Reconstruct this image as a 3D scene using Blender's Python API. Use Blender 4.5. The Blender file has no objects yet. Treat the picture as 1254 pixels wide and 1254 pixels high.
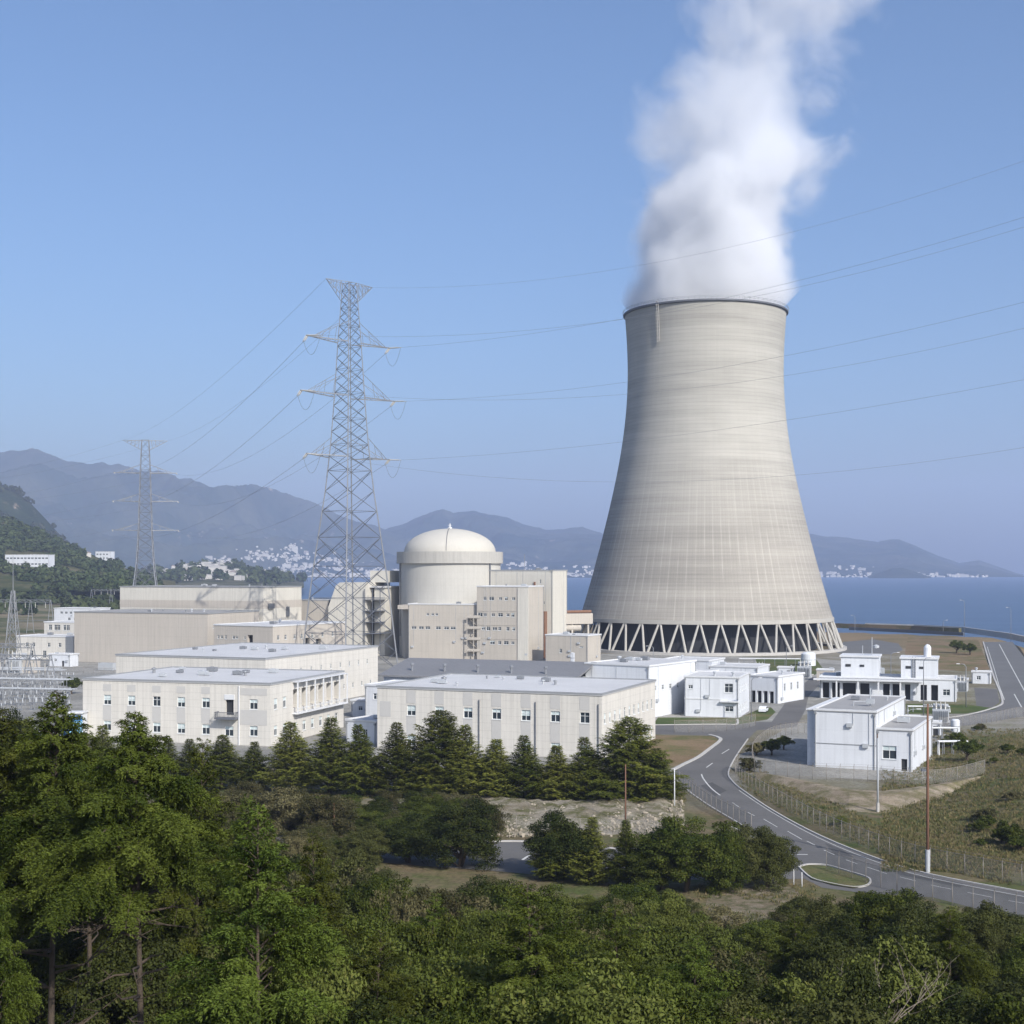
import bpy, bmesh, math, random
import numpy as np
from mathutils import Vector, Matrix, noise as mnoise
from mathutils.geometry import tessellate_polygon

R = math.radians
SC = bpy.context.scene
COL = SC.collection
CZ, FPX, H0 = 35.0, 1700.0, 697.0
rng = random.Random(7)


def XY(px, Y):
    return ((px - 627.0) / FPX * Y, Y)


def W(px, py, Y):
    return Vector(((px - 627.0) / FPX * Y, Y, CZ - (py - H0) / FPX * Y))


def G(px, py, z=0.0):
    return W(px, py, (CZ - z) * FPX / (py - H0))


# ------------------------------------------------------------------ tags
def tag(o, label=None, cat=None, group=None, kind=None):
    if label: o['label'] = label
    if cat: o['category'] = cat
    if group: o['group'] = group
    if kind: o['kind'] = kind
    return o


def thing(name, label, cat, loc=(0, 0, 0), rz=0.0, group=None):
    o = bpy.data.objects.new(name, None)
    o.empty_display_size = 0.5
    COL.objects.link(o)
    o.location = loc
    o.rotation_euler = (0, 0, rz)
    return tag(o, label, cat, group)


def link(name, me, parent=None, loc=(0, 0, 0), rot=(0, 0, 0), sc=None):
    o = bpy.data.objects.new(name, me)
    COL.objects.link(o)
    o.location = loc
    o.rotation_euler = rot
    if sc is not None: o.scale = sc if hasattr(sc, '__len__') else (sc, sc, sc)
    if parent is not None: o.parent = parent
    return o


# ------------------------------------------------------------------ materials
def newmat(name):
    m = bpy.data.materials.new(name)
    m.use_nodes = True
    nt = m.node_tree
    b = nt.nodes['Principled BSDF']
    return m, nt, b


def nd(nt, typ, **kw):
    n = nt.nodes.new(typ)
    for k, v in kw.items():
        if k.startswith('i_'):
            key = k[2:]
            n.inputs[int(key) if key.isdigit() else key.replace('_', ' ')].default_value = v
        else:
            setattr(n, k, v)
    return n


def mth(nt, op, a, b=None, c=None, clamp=False):
    n = nt.nodes.new('ShaderNodeMath')
    n.operation = op
    n.use_clamp = clamp
    for i, v in enumerate((a, b, c)):
        if v is None: continue
        if isinstance(v, (int, float)): n.inputs[i].default_value = v
        else: nt.links.new(v, n.inputs[i])
    return n.outputs[0]


def mixc(nt, fac, a, b, mode='MIX'):
    n = nt.nodes.new('ShaderNodeMix')
    n.data_type = 'RGBA'
    n.blend_type = mode
    n.clamp_factor = True
    for i, v in ((0, fac), (6, a), (7, b)):
        if isinstance(v, (int, float)): n.inputs[i].default_value = v
        elif isinstance(v, tuple): n.inputs[i].default_value = (v[0], v[1], v[2], 1)
        else: nt.links.new(v, n.inputs[i])
    return n.outputs[2]


def mrange(nt, v, a, b, c=0.0, d=1.0, smooth=False):
    n = nt.nodes.new('ShaderNodeMapRange')
    n.interpolation_type = 'SMOOTHSTEP' if smooth else 'LINEAR'
    nt.links.new(v, n.inputs[0])
    for i, x in ((1, a), (2, b), (3, c), (4, d)):
        if isinstance(x, (int, float)): n.inputs[i].default_value = x
        else: nt.links.new(x, n.inputs[i])
    return n.outputs[0]


def coords(nt, scale=(1, 1, 1), kind='Object'):
    tc = nt.nodes.new('ShaderNodeTexCoord')
    mp = nt.nodes.new('ShaderNodeMapping')
    mp.inputs['Scale'].default_value = scale
    nt.links.new(tc.outputs[kind], mp.inputs['Vector'])
    return mp.outputs[0]


def noise(nt, vec, scale, detail=4, rough=0.55, dist=0.0):
    n = nt.nodes.new('ShaderNodeTexNoise')
    n.inputs['Scale'].default_value = scale
    n.inputs['Detail'].default_value = detail
    n.inputs['Roughness'].default_value = rough
    n.inputs['Distortion'].default_value = dist
    nt.links.new(vec, n.inputs['Vector'])
    return n.outputs['Fac']


def mat(name, col, rough=0.8, var=0.12, scale=0.25, streak=0.0, panel=None, pdark=0.12, spec=0.3, metal=0.0, bump=0.0):
    """plain weathered surface: broad stains, fine grain, optional vertical streaks and panel joints"""
    m, nt, b = newmat(name)
    v = coords(nt)
    f = mth(nt, 'MULTIPLY_ADD', mth(nt, 'SUBTRACT', noise(nt, v, scale, 5, 0.6), 0.5), 2 * var, 1.0)
    f2 = mth(nt, 'MULTIPLY_ADD', mth(nt, 'SUBTRACT', noise(nt, v, scale * 14, 3, 0.6), 0.5), var, 0.0)
    f = mth(nt, 'ADD', f, f2)
    if streak:
        sv = coords(nt, (1.6, 1.6, 0.06))
        s = mrange(nt, noise(nt, sv, 1.0, 4, 0.6), 0.42, 0.75, 0.0, streak)
        f = mth(nt, 'SUBTRACT', f, s)
    if panel:
        sep = nd(nt, 'ShaderNodeSeparateXYZ')
        nt.links.new(v, sep.inputs[0])
        u = mth(nt, 'ADD', sep.outputs[0], sep.outputs[1])
        for src, w in ((u, panel[0]), (sep.outputs[2], panel[1])):
            if not w: continue
            fr = mth(nt, 'FRACT', mth(nt, 'DIVIDE', src, w))
            ln = mth(nt, 'LESS_THAN', fr, 0.10 / w)
            f = mth(nt, 'SUBTRACT', f, mth(nt, 'MULTIPLY', ln, pdark))
    mul = nd(nt, 'ShaderNodeVectorMath', operation='SCALE')
    mul.inputs[0].default_value = col
    nt.links.new(f, mul.inputs['Scale'])
    nt.links.new(mul.outputs[0], b.inputs['Base Color'])
    b.inputs['Roughness'].default_value = rough
    b.inputs['Specular IOR Level'].default_value = spec
    b.inputs['Metallic'].default_value = metal
    if bump:
        bp = nd(nt, 'ShaderNodeBump')
        bp.inputs['Strength'].default_value = bump
        bp.inputs['Distance'].default_value = 0.1
        nt.links.new(noise(nt, v, scale * 10, 4, 0.6), bp.inputs['Height'])
        nt.links.new(bp.outputs[0], b.inputs['Normal'])
    return m


def ground_mat(name, cols, scale=0.05, rough=0.95, bump=0.4):
    """patchy ground: several real ground colours mixed by noise"""
    m, nt, b = newmat(name)
    v = coords(nt)
    c = cols[0]
    for i, cc in enumerate(cols[1:]):
        off = nd(nt, 'ShaderNodeMapping')
        off.inputs['Location'].default_value = (37.0 * i + 11, 13.0 * i, 5.0 * i)
        nt.links.new(v, off.inputs['Vector'])
        n = noise(nt, off.outputs[0], scale * (1.0 + 0.9 * i), 7, 0.66)
        c = mixc(nt, mrange(nt, n, 0.44, 0.60), c, cc)
    g = noise(nt, v, scale * 45, 4, 0.7)
    c = mixc(nt, 1.0, c, mixc(nt, mrange(nt, g, 0.3, 0.75), (0.62, 0.62, 0.62), (1.25, 1.25, 1.2)), 'MULTIPLY')
    nt.links.new(c, b.inputs['Base Color'])
    b.inputs['Roughness'].default_value = rough
    b.inputs['Specular IOR Level'].default_value = 0.15
    bp = nd(nt, 'ShaderNodeBump')
    bp.inputs['Strength'].default_value = bump
    bp.inputs['Distance'].default_value = 0.4
    nt.links.new(noise(nt, v, scale * 25, 5, 0.65), bp.inputs['Height'])
    nt.links.new(bp.outputs[0], b.inputs['Normal'])
    return m


def leaf_mat(name, dark, light, dry=None, transl=0.13):
    m, nt, b = newmat(name)
    at = nd(nt, 'ShaderNodeAttribute', attribute_name='tint')
    oi = nd(nt, 'ShaderNodeObjectInfo')
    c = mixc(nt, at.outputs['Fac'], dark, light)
    if dry:
        k = mth(nt, 'MULTIPLY', mrange(nt, oi.outputs['Random'], 0.35, 1.0), 0.55)
        k = mth(nt, 'ADD', k, mth(nt, 'MULTIPLY', mth(nt, 'GREATER_THAN', at.outputs['Fac'], 0.86), 0.45), clamp=True)
        c = mixc(nt, k, c, dry)
    hs = nd(nt, 'ShaderNodeHueSaturation')
    nt.links.new(mrange(nt, oi.outputs['Random'], 0, 1, 0.472, 0.508), hs.inputs['Hue'])
    nt.links.new(mrange(nt, oi.outputs['Random'], 0, 1, 0.68, 1.25), hs.inputs['Value'])
    nt.links.new(c, hs.inputs['Color'])
    nt.links.new(hs.outputs[0], b.inputs['Base Color'])
    b.inputs['Roughness'].default_value = 0.65
    b.inputs['Specular IOR Level'].default_value = 0.08
    tr = nd(nt, 'ShaderNodeBsdfTranslucent')
    nt.links.new(hs.outputs[0], tr.inputs['Color'])
    mx = nd(nt, 'ShaderNodeMixShader')
    mx.inputs[0].default_value = transl
    nt.links.new(b.outputs[0], mx.inputs[1])
    nt.links.new(tr.outputs[0], mx.inputs[2])
    nt.links.new(mx.outputs[0], nt.nodes['Material Output'].inputs['Surface'])
    return m


M = {}
M['cream'] = mat('cream render', (0.60, 0.575, 0.525), 0.85, 0.09, 0.12, streak=0.16, panel=(3.2, 1.45), pdark=0.10)
M['cream_hall'] = mat('cream cladding', (0.57, 0.545, 0.485), 0.8, 0.08, 0.06, streak=0.14, panel=(0, 4.6), pdark=0.07)
M['tan'] = mat('tan cladding', (0.46, 0.422, 0.372), 0.85, 0.08, 0.08, streak=0.14, panel=(3.0, 3.4), pdark=0.09)
M['tan2'] = mat('tan concrete', (0.46, 0.422, 0.368), 0.88, 0.10, 0.10, streak=0.12, panel=(4.2, 3.0), pdark=0.07)
M['white'] = mat('white painted wall', (0.63, 0.65, 0.68), 0.7, 0.09, 0.2, streak=0.12, panel=(0, 3.3), pdark=0.07)
M['greypanel'] = mat('grey spandrel panel', (0.47, 0.46, 0.44), 0.8, 0.06, 0.3)
M['roof_light'] = mat('pale roof membrane', (0.52, 0.52, 0.52), 0.9, 0.16, 0.10)
M['roof_grey'] = mat('grey gravel roof', (0.30, 0.295, 0.29), 0.95, 0.15, 0.15)
M['roof_dark'] = mat('dark sheet roof', (0.19, 0.19, 0.195), 0.6, 0.15, 0.10, streak=0.0, panel=(2.0, 0), pdark=0.15)
M['coping'] = mat('weathered coping', (0.26, 0.27, 0.28), 0.6, 0.1, 0.5)
M['coping_w'] = mat('pale coping', (0.62, 0.63, 0.64), 0.6, 0.1, 0.5)
M['frame'] = mat('window frame paint', (0.66, 0.68, 0.68), 0.5, 0.05, 1.0)
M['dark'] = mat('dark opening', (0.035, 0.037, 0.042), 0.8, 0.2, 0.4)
M['black'] = mat('tower fill', (0.028, 0.030, 0.036), 0.9, 0.3, 0.3, panel=(2.2, 0), pdark=0.5)
M['steel'] = mat('galvanised steel', (0.25, 0.26, 0.275), 0.5, 0.10, 0.3, metal=0.3)
M['steel_light'] = mat('pale galvanised steel', (0.36, 0.365, 0.37), 0.5, 0.10, 0.3, metal=0.1)
M['steel_dark'] = mat('weathered steel', (0.13, 0.14, 0.16), 0.6, 0.10, 0.3, metal=0.2)
M['wire'] = mat('conductor', (0.20, 0.21, 0.23), 0.5, 0.05, 0.1, metal=0.2)
M['insul'] = mat('porcelain insulator', (0.45, 0.44, 0.41), 0.3, 0.1, 2.0)
M['post'] = mat('fence post', (0.23, 0.21, 0.185), 0.7, 0.2, 2.0)
M['wood'] = mat('brown pole', (0.17, 0.09, 0.06), 0.8, 0.2, 1.0)
M['conc'] = mat('kerb concrete', (0.44, 0.425, 0.40), 0.9, 0.15, 0.8)
M['paint'] = mat('road paint', (0.52, 0.52, 0.50), 0.8, 0.30, 1.2)
M['asphalt'] = mat('asphalt', (0.118, 0.115, 0.112), 0.92, 0.30, 0.09, spec=0.3, bump=0.1)
M['asphalt_old'] = mat('worn asphalt', (0.13, 0.13, 0.13), 0.92, 0.22, 0.07)
M['blue'] = mat('blue paint', (0.05, 0.22, 0.55), 0.4, 0.05, 1.0)
M['sky_blue'] = mat('pale blue panel', (0.25, 0.52, 0.75), 0.5, 0.35, 0.9)
M['equip'] = mat('equipment grey paint', (0.40, 0.42, 0.44), 0.5, 0.1, 0.5)
M['rust'] = mat('rusty brown', (0.20, 0.11, 0.07), 0.85, 0.25, 1.0)
M['rock'] = mat('pale rubble', (0.32, 0.28, 0.22), 0.95, 0.25, 0.7, bump=0.5)
M['bark'] = mat('bark', (0.085, 0.066, 0.050), 0.95, 0.3, 2.0, bump=0.6)
M['deadwood'] = mat('dead branch', (0.24, 0.20, 0.165), 0.95, 0.25, 2.0)
M['curtain'] = mat('pale blind', (0.52, 0.60, 0.60), 0.7, 0.1, 2.0)


def glass_mat():
    m, nt, b = newmat('window pane')
    v = coords(nt)
    b.inputs['Base Color'].default_value = (0.03, 0.04, 0.05, 1)
    b.inputs['Roughness'].default_value = 0.08
    b.inputs['Specular IOR Level'].default_value = 0.6
    return m


M['glass'] = glass_mat()


def mesh_fence_mat():
    """woven wire: mostly holes, so a fixed share of the light passes"""
    m, nt, b = newmat('chain link wire')
    b.inputs['Base Color'].default_value = (0.30, 0.29, 0.27, 1)
    b.inputs['Roughness'].default_value = 0.6
    tr = nd(nt, 'ShaderNodeBsdfTransparent')
    mx = nd(nt, 'ShaderNodeMixShader')
    v = coords(nt)
    w = noise(nt, v, 0.8, 2, 0.5)
    nt.links.new(mrange(nt, w, 0.3, 0.7, 0.16, 0.30), mx.inputs[0])
    nt.links.new(tr.outputs[0], mx.inputs[1])
    nt.links.new(b.outputs[0], mx.inputs[2])
    nt.links.new(mx.outputs[0], nt.nodes['Material Output'].inputs['Surface'])
    return m


M['link'] = mesh_fence_mat()

M['ground'] = ground_mat('plant ground', [(0.20, 0.185, 0.15), (0.13, 0.135, 0.065), (0.25, 0.235, 0.21), (0.16, 0.14, 0.09)], 0.022)
M['slope'] = ground_mat('scrub soil', [(0.105, 0.115, 0.045), (0.17, 0.135, 0.08), (0.085, 0.105, 0.035), (0.14, 0.12, 0.07)], 0.06, bump=0.8)
M['lawn_dry'] = ground_mat('dry lawn', [(0.19, 0.135, 0.08), (0.11, 0.115, 0.045), (0.22, 0.16, 0.10)], 0.05)
M['lawn'] = ground_mat('rough grass', [(0.085, 0.115, 0.035), (0.14, 0.12, 0.06), (0.065, 0.095, 0.028)], 0.07)
M['dirt'] = ground_mat('bare earth', [(0.29, 0.235, 0.175), (0.22, 0.18, 0.125), (0.34, 0.285, 0.22), (0.15, 0.135, 0.07)], 0.10)
M['paving'] = ground_mat('concrete yard', [(0.34, 0.33, 0.31), (0.27, 0.265, 0.25), (0.22, 0.215, 0.20)], 0.03, bump=0.1)

L = {}
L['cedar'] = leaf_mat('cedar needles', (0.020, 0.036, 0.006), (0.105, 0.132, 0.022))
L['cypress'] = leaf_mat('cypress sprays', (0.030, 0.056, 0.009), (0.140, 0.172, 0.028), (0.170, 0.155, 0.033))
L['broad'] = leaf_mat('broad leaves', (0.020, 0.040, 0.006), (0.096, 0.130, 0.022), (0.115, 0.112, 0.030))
L['darkbroad'] = leaf_mat('dark broad leaves', (0.013, 0.025, 0.006), (0.060, 0.080, 0.019), (0.088, 0.080, 0.027))
L['brown'] = leaf_mat('autumn leaves', (0.038, 0.046, 0.017), (0.118, 0.115, 0.048), (0.140, 0.112, 0.060))
L['forest'] = leaf_mat('far forest', (0.030, 0.045, 0.018), (0.070, 0.085, 0.035), transl=0.1)


# ------------------------------------------------------------------ mesh builder
class MB:
    def __init__(s):
        s.v, s.f, s.mi = [], [], []

    def add(s, verts, faces, mi=0):
        n = len(s.v)
        s.v += [tuple(v) for v in verts]
        s.f += [tuple(i + n for i in f) for f in faces]
        s.mi += [mi] * len(faces)
        return s

    def box(s, x0, x1, y0, y1, z0, z1, mi=0):
        return s.add([(x0, y0, z0), (x1, y0, z0), (x1, y1, z0), (x0, y1, z0), (x0, y0, z1), (x1, y0, z1), (x1, y1, z1), (x0, y1, z1)],
                     [(0, 3, 2, 1), (4, 5, 6, 7), (0, 1, 5, 4), (1, 2, 6, 5), (2, 3, 7, 6), (3, 0, 4, 7)], mi)

    def tube(s, p0, p1, r0, r1=None, n=5, mi=0, cap=True):
        r1 = r0 if r1 is None else r1
        p0, p1 = Vector(p0), Vector(p1)
        d = (p1 - p0)
        if d.length < 1e-6: return s
        d.normalize()
        a = d.orthogonal().normalized()
        b = d.cross(a)
        vs = []
        for p, r in ((p0, r0), (p1, r1)):
            for i in range(n):
                t = 2 * math.pi * i / n
                vs.append(p + (a * math.cos(t) + b * math.sin(t)) * r)
        fs = [(i, (i + 1) % n, n + (i + 1) % n, n + i) for i in range(n)]
        if cap: fs += [tuple(range(n))[::-1], tuple(range(n, 2 * n))]
        return s.add(vs, fs, mi)

    def path(s, pts, radii, n=6, mi=0):
        """one continuous tube through pts"""
        pts = [Vector(p) for p in pts]
        vs, fs = [], []
        a = None
        for k, p in enumerate(pts):
            d = (pts[min(k + 1, len(pts) - 1)] - pts[max(k - 1, 0)]).normalized()
            if a is None: a = d.orthogonal().normalized()
            a = (a - d * a.dot(d)).normalized()
            b = d.cross(a)
            r = radii[k] if hasattr(radii, '__len__') else radii
            for i in range(n):
                t = 2 * math.pi * i / n
                vs.append(p + (a * math.cos(t) + b * math.sin(t)) * r)
        for k in range(len(pts) - 1):
            for i in range(n):
                fs.append((k * n + i, k * n + (i + 1) % n, (k + 1) * n + (i + 1) % n, (k + 1) * n + i))
        fs += [tuple(range(n))[::-1], tuple(range((len(pts) - 1) * n, len(pts) * n))]
        return s.add(vs, fs, mi)

    def lathe(s, prof, n=32, c=(0, 0), mi=0, a0=0.0, a1=2 * math.pi):
        """prof: (r, z) from bottom to top"""
        full = abs(a1 - a0 - 2 * math.pi) < 1e-6
        m = n if full else n + 1
        vs = []
        for r, z in prof:
            for i in range(m):
                t = a0 + (a1 - a0) * i / n
                vs.append((c[0] + r * math.cos(t), c[1] + r * math.sin(t), z))
        fs = []
        for k in range(len(prof) - 1):
            for i in range(n):
                j = (i + 1) % m
                fs.append((k * m + i, k * m + j, (k + 1) * m + j, (k + 1) * m + i))
        return s.add(vs, fs, mi)

    def prism(s, poly, z0, z1, mi=0):
        n = len(poly)
        vs = [(x, y, z0) for x, y in poly] + [(x, y, z1) for x, y in poly]
        fs = [tuple(range(n))[::-1], tuple(range(n, 2 * n))] + [(i, (i + 1) % n, n + (i + 1) % n, n + i) for i in range(n)]
        return s.add(vs, fs, mi)

    def xprism(s, prof, x0, x1, mi=0):
        """prof: (y, z) outline extruded along x"""
        n = len(prof)
        vs = [(x0, y, z) for y, z in prof] + [(x1, y, z) for y, z in prof]
        fs = [tuple(range(n)), tuple(range(n, 2 * n))[::-1]] + [(i, n + i, n + (i + 1) % n, (i + 1) % n) for i in range(n)]
        return s.add(vs, fs, mi)

    def yprism(s, prof, y0, y1, mi=0):
        n = len(prof)
        vs = [(x, y0, z) for x, z in prof] + [(x, y1, z) for x, z in prof]
        fs = [tuple(range(n)), tuple(range(n, 2 * n))[::-1]] + [(i, (i + 1) % n, n + (i + 1) % n, n + i)[::-1] for i in range(n)]
        return s.add(vs, fs, mi)

    def poly(s, pts, z=None, mi=0):
        """flat (possibly concave) sheet; pts are 3D"""
        pts = [Vector(p) for p in pts]
        tris = tessellate_polygon([pts])
        out = []
        for t in tris:
            a, b, c = (pts[i] for i in t)
            out.append(t if (b - a).cross(c - a).z > 0 else t[::-1])
        return s.add(pts, out, mi)

    def mesh(s, name, mats, smooth=False):
        me = bpy.data.meshes.new(name)
        me.from_pydata(s.v, [], s.f)
        mats = mats if isinstance(mats, (list, tuple)) else [mats]
        for m in mats: me.materials.append(m)
        if len(mats) > 1: me.polygons.foreach_set('material_index', s.mi)
        if smooth: me.polygons.foreach_set('use_smooth', [True] * len(me.polygons))
        me.update()
        return me

    def build(s, name, mats, parent=None, smooth=False, loc=(0, 0, 0), rot=(0, 0, 0), fix=True):
        me = s.mesh(name, mats, smooth)
        if fix:
            bm = bmesh.new()
            bm.from_mesh(me)
            bmesh.ops.recalc_face_normals(bm, faces=bm.faces)
            bm.to_mesh(me)
            bm.free()
        return link(name, me, parent, loc, rot)


# ------------------------------------------------------------------ terrain
def sstep(a, b, x):
    t = np.clip((x - a) / (b - a), 0, 1)
    return t * t * (3 - 2 * t)


def vnoise(x, y, s, seed=0):
    """smooth value noise on arrays"""
    x = np.asarray(x, float) / s + seed * 17.13
    y = np.asarray(y, float) / s + seed * 7.77
    xi, yi = np.floor(x), np.floor(y)
    fx, fy = x - xi, y - yi
    fx, fy = fx * fx * (3 - 2 * fx), fy * fy * (3 - 2 * fy)

    def h(a, b):
        v = np.sin(a * 127.1 + b * 311.7 + seed * 74.7) * 43758.5453
        return v - np.floor(v)
    return (h(xi, yi) * (1 - fx) + h(xi + 1, yi) * fx) * (1 - fy) + (h(xi, yi + 1) * (1 - fx) + h(xi + 1, yi + 1) * fx) * fy


def fbm(x, y, s, o=4, seed=0):
    a, t, tot = 1.0, 0, 0
    for k in range(o):
        t = t + a * (vnoise(x, y, s / 2 ** k, seed + k) - 0.5)
        tot += a
        a *= 0.5
    return t / tot * 2


HILL_Y = [-60, 0, 20, 40, 60, 85, 110, 132, 133]
HILL_Z = [40, 33.3, 23, 15, 9, 4.5, 1.5, 0, 0]


def tz(x, y):
    x = np.asarray(x, float)
    y = np.asarray(y, float)
    near = np.interp(y, HILL_Y, HILL_Z)
    near = near + sstep(133, 90, y) * fbm(x, y, 25, 3, 3) * 0.8 * sstep(0, 30, y)
    # right-hand scrub mound
    mound = 2.6 * sstep(0, 22, x - 50 - (y - 160) * 0.28) * sstep(160, 185, y) * sstep(290, 235, y)
    # coast
    yc = np.interp(x, [-1e5, 60, 259, 1e5], [900, 900, 730, 730])
    xr = np.where(y > 517, 196 + (y - 517) * 0.345, 196 + (517 - y) * 0.5)
    ca = np.minimum(yc - y, (xr - x))
    cb = np.where(y > 650, -0.182 * y - x + 25 * fbm(x, y, 300, 3, 9), -1e3)
    land = np.maximum(ca, cb)
    z = sstep(-22, 22, land) * 12 - 12
    z = z + sstep(0, 500, -x - 0.24 * y) * sstep(700, 1300, y) * 22 * (1 + 0.4 * fbm(x, y, 200, 3, 5))
    return z + near + mound


def tzs(x, y):
    return float(tz(np.array([x]), np.array([y]))[0])


def grid_object(name, X, Y, Z, m, smooth=True):
    r, c = X.shape
    v = np.stack([X, Y, Z], -1).reshape(-1, 3)
    idx = np.arange(r * c).reshape(r, c)
    f = np.stack([idx[:-1, :-1], idx[:-1, 1:], idx[1:, 1:], idx[1:, :-1]], -1).reshape(-1, 4)
    me = bpy.data.meshes.new(name)
    me.from_pydata(v.tolist(), [], f.tolist())
    me.materials.append(m)
    if smooth: me.polygons.foreach_set('use_smooth', [True] * len(me.polygons))
    me.update()
    return link(name, me)


def terrain_mat():
    m, nt, b = newmat('terrain')
    g = nd(nt, 'ShaderNodeNewGeometry')
    sep = nd(nt, 'ShaderNodeSeparateXYZ')
    nt.links.new(g.outputs['Position'], sep.inputs[0])
    v = g.outputs['Position']
    x, y, z = sep.outputs

    def pal(cols, s):
        c = cols[0]
        for i, cc in enumerate(cols[1:]):
            off = nd(nt, 'ShaderNodeMapping')
            off.inputs['Location'].default_value = (37.0 * i + 11, 13.0 * i, 5.0)
            nt.links.new(v, off.inputs['Vector'])
            c = mixc(nt, mrange(nt, noise(nt, off.outputs[0], s * (1 + 0.9 * i), 7, 0.66), 0.44, 0.60), c, cc)
        return c
    plant = pal([(0.24, 0.225, 0.19), (0.15, 0.15, 0.085), (0.28, 0.265, 0.24), (0.17, 0.15, 0.10)], 0.02)
    scrub = pal([(0.095, 0.105, 0.042), (0.18, 0.14, 0.088), (0.075, 0.098, 0.032), (0.15, 0.12, 0.075)], 0.06)
    far = pal([(0.14, 0.135, 0.07), (0.07, 0.085, 0.035), (0.24, 0.20, 0.14)], 0.008)
    coast = pal([(0.24, 0.18, 0.115), (0.17, 0.14, 0.08)], 0.02)
    # scrub near the camera and on the right-hand mound
    ed = mth(nt, 'MULTIPLY_ADD', noise(nt, v, 0.08, 4, 0.6), 30.0, y)
    c = mixc(nt, mrange(nt, ed, 212, 226), scrub, plant)
    # the mound to the right of the fence
    mx = mth(nt, 'SUBTRACT', x, mth(nt, 'MULTIPLY_ADD', y, 0.20, 12.0))
    mk = mth(nt, 'MULTIPLY', mrange(nt, mth(nt, 'ADD', mx, mth(nt, 'MULTIPLY', noise(nt, v, 0.1, 3), 6.0)), 2, 10), mrange(nt, y, 300, 290))
    c = mixc(nt, mk, c, scrub)
    c = mixc(nt, mrange(nt, y, 560, 640), c, coast)
    c = mixc(nt, mrange(nt, mth(nt, 'SUBTRACT', mth(nt, 'MULTIPLY', x, -1.0), mth(nt, 'MULTIPLY', y, 0.2)), -10, 60), c, mixc(nt, mrange(nt, y, 560, 700), plant, far))
    gr = noise(nt, v, 1.6, 4, 0.7)
    c = mixc(nt, 1.0, c, mixc(nt, mrange(nt, gr, 0.3, 0.75), (0.62, 0.62, 0.62), (1.25, 1.25, 1.2)), 'MULTIPLY')
    nt.links.new(c, b.inputs['Base Color'])
    b.inputs['Roughness'].default_value = 0.95
    b.inputs['Specular IOR Level'].default_value = 0.1
    bp = nd(nt, 'ShaderNodeBump')
    bp.inputs['Strength'].default_value = 0.5
    bp.inputs['Distance'].default_value = 0.5
    nt.links.new(noise(nt, v, 0.9, 5, 0.65), bp.inputs['Height'])
    nt.links.new(bp.outputs[0], b.inputs['Normal'])
    return m


ys = np.concatenate([np.arange(-60, 300, 4.0), 300 * 1.022 ** np.arange(0, 150)])
ys = ys[ys < 7300]
us = np.linspace(-1, 1, 221)
YY, UU = np.meshgrid(ys, us, indexing='ij')
XX = UU * (np.maximum(YY, 0) * 0.85 + 170)
terrain = grid_object('ground', XX, YY, tz(XX, YY), terrain_mat())
tag(terrain, 'plant site ground and coastal land running down from the wooded slope', 'ground', kind='structure')


def sea_mat():
    m, nt, b = newmat('sea water')
    v = coords(nt)
    n1 = noise(nt, v, 0.12, 5, 0.6)
    n2 = noise(nt, coords(nt, (0.004, 0.02, 1)), 1.0, 5, 0.6)
    c = mixc(nt, mrange(nt, n2, 0.35, 0.7), (0.055, 0.096, 0.165), (0.072, 0.120, 0.200))
    nt.links.new(c, b.inputs['Base Color'])
    b.inputs['Roughness'].default_value = 0.38
    b.inputs['Specular IOR Level'].default_value = 0.22
    b.inputs['IOR'].default_value = 1.33
    bp = nd(nt, 'ShaderNodeBump')
    bp.inputs['Strength'].default_value = 0.6
    bp.inputs['Distance'].default_value = 1.0
    nt.links.new(n1, bp.inputs['Height'])
    nt.links.new(bp.outputs[0], b.inputs['Normal'])
    return m


sea = MB().add([(-11500, 350, -8), (11500, 350, -8), (11500, 13300, -8), (-11500, 13300, -8)], [(0, 1, 2, 3)]).build('sea', sea_mat(), fix=False)
tag(sea, 'calm blue bay behind the plant', 'sea', kind='structure')


# ------------------------------------------------------------------ mountains
def mountain_mat(name, green, brown, rock=None, rockamt=0.0, s=0.004):
    m, nt, b = newmat(name)
    g = nd(nt, 'ShaderNodeNewGeometry')
    v = g.outputs['Position']
    c = mixc(nt, mrange(nt, noise(nt, v, s, 8, 0.65), 0.40, 0.62), green, brown)
    c = mixc(nt, mrange(nt, noise(nt, v, s * 9, 6, 0.7), 0.35, 0.65), mixc(nt, 1.0, c, (0.55, 0.6, 0.6), 'MULTIPLY'), c)
    if rock:
        k = mrange(nt, noise(nt, v, s * 2.2, 6, 0.7), 0.66 - rockamt, 0.72 - rockamt)
        c = mixc(nt, k, c, rock)
    nt.links.new(c, b.inputs['Base Color'])
    b.inputs['Roughness'].default_value = 1.0
    b.inputs['Specular IOR Level'].default_value = 0.0
    return m


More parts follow.
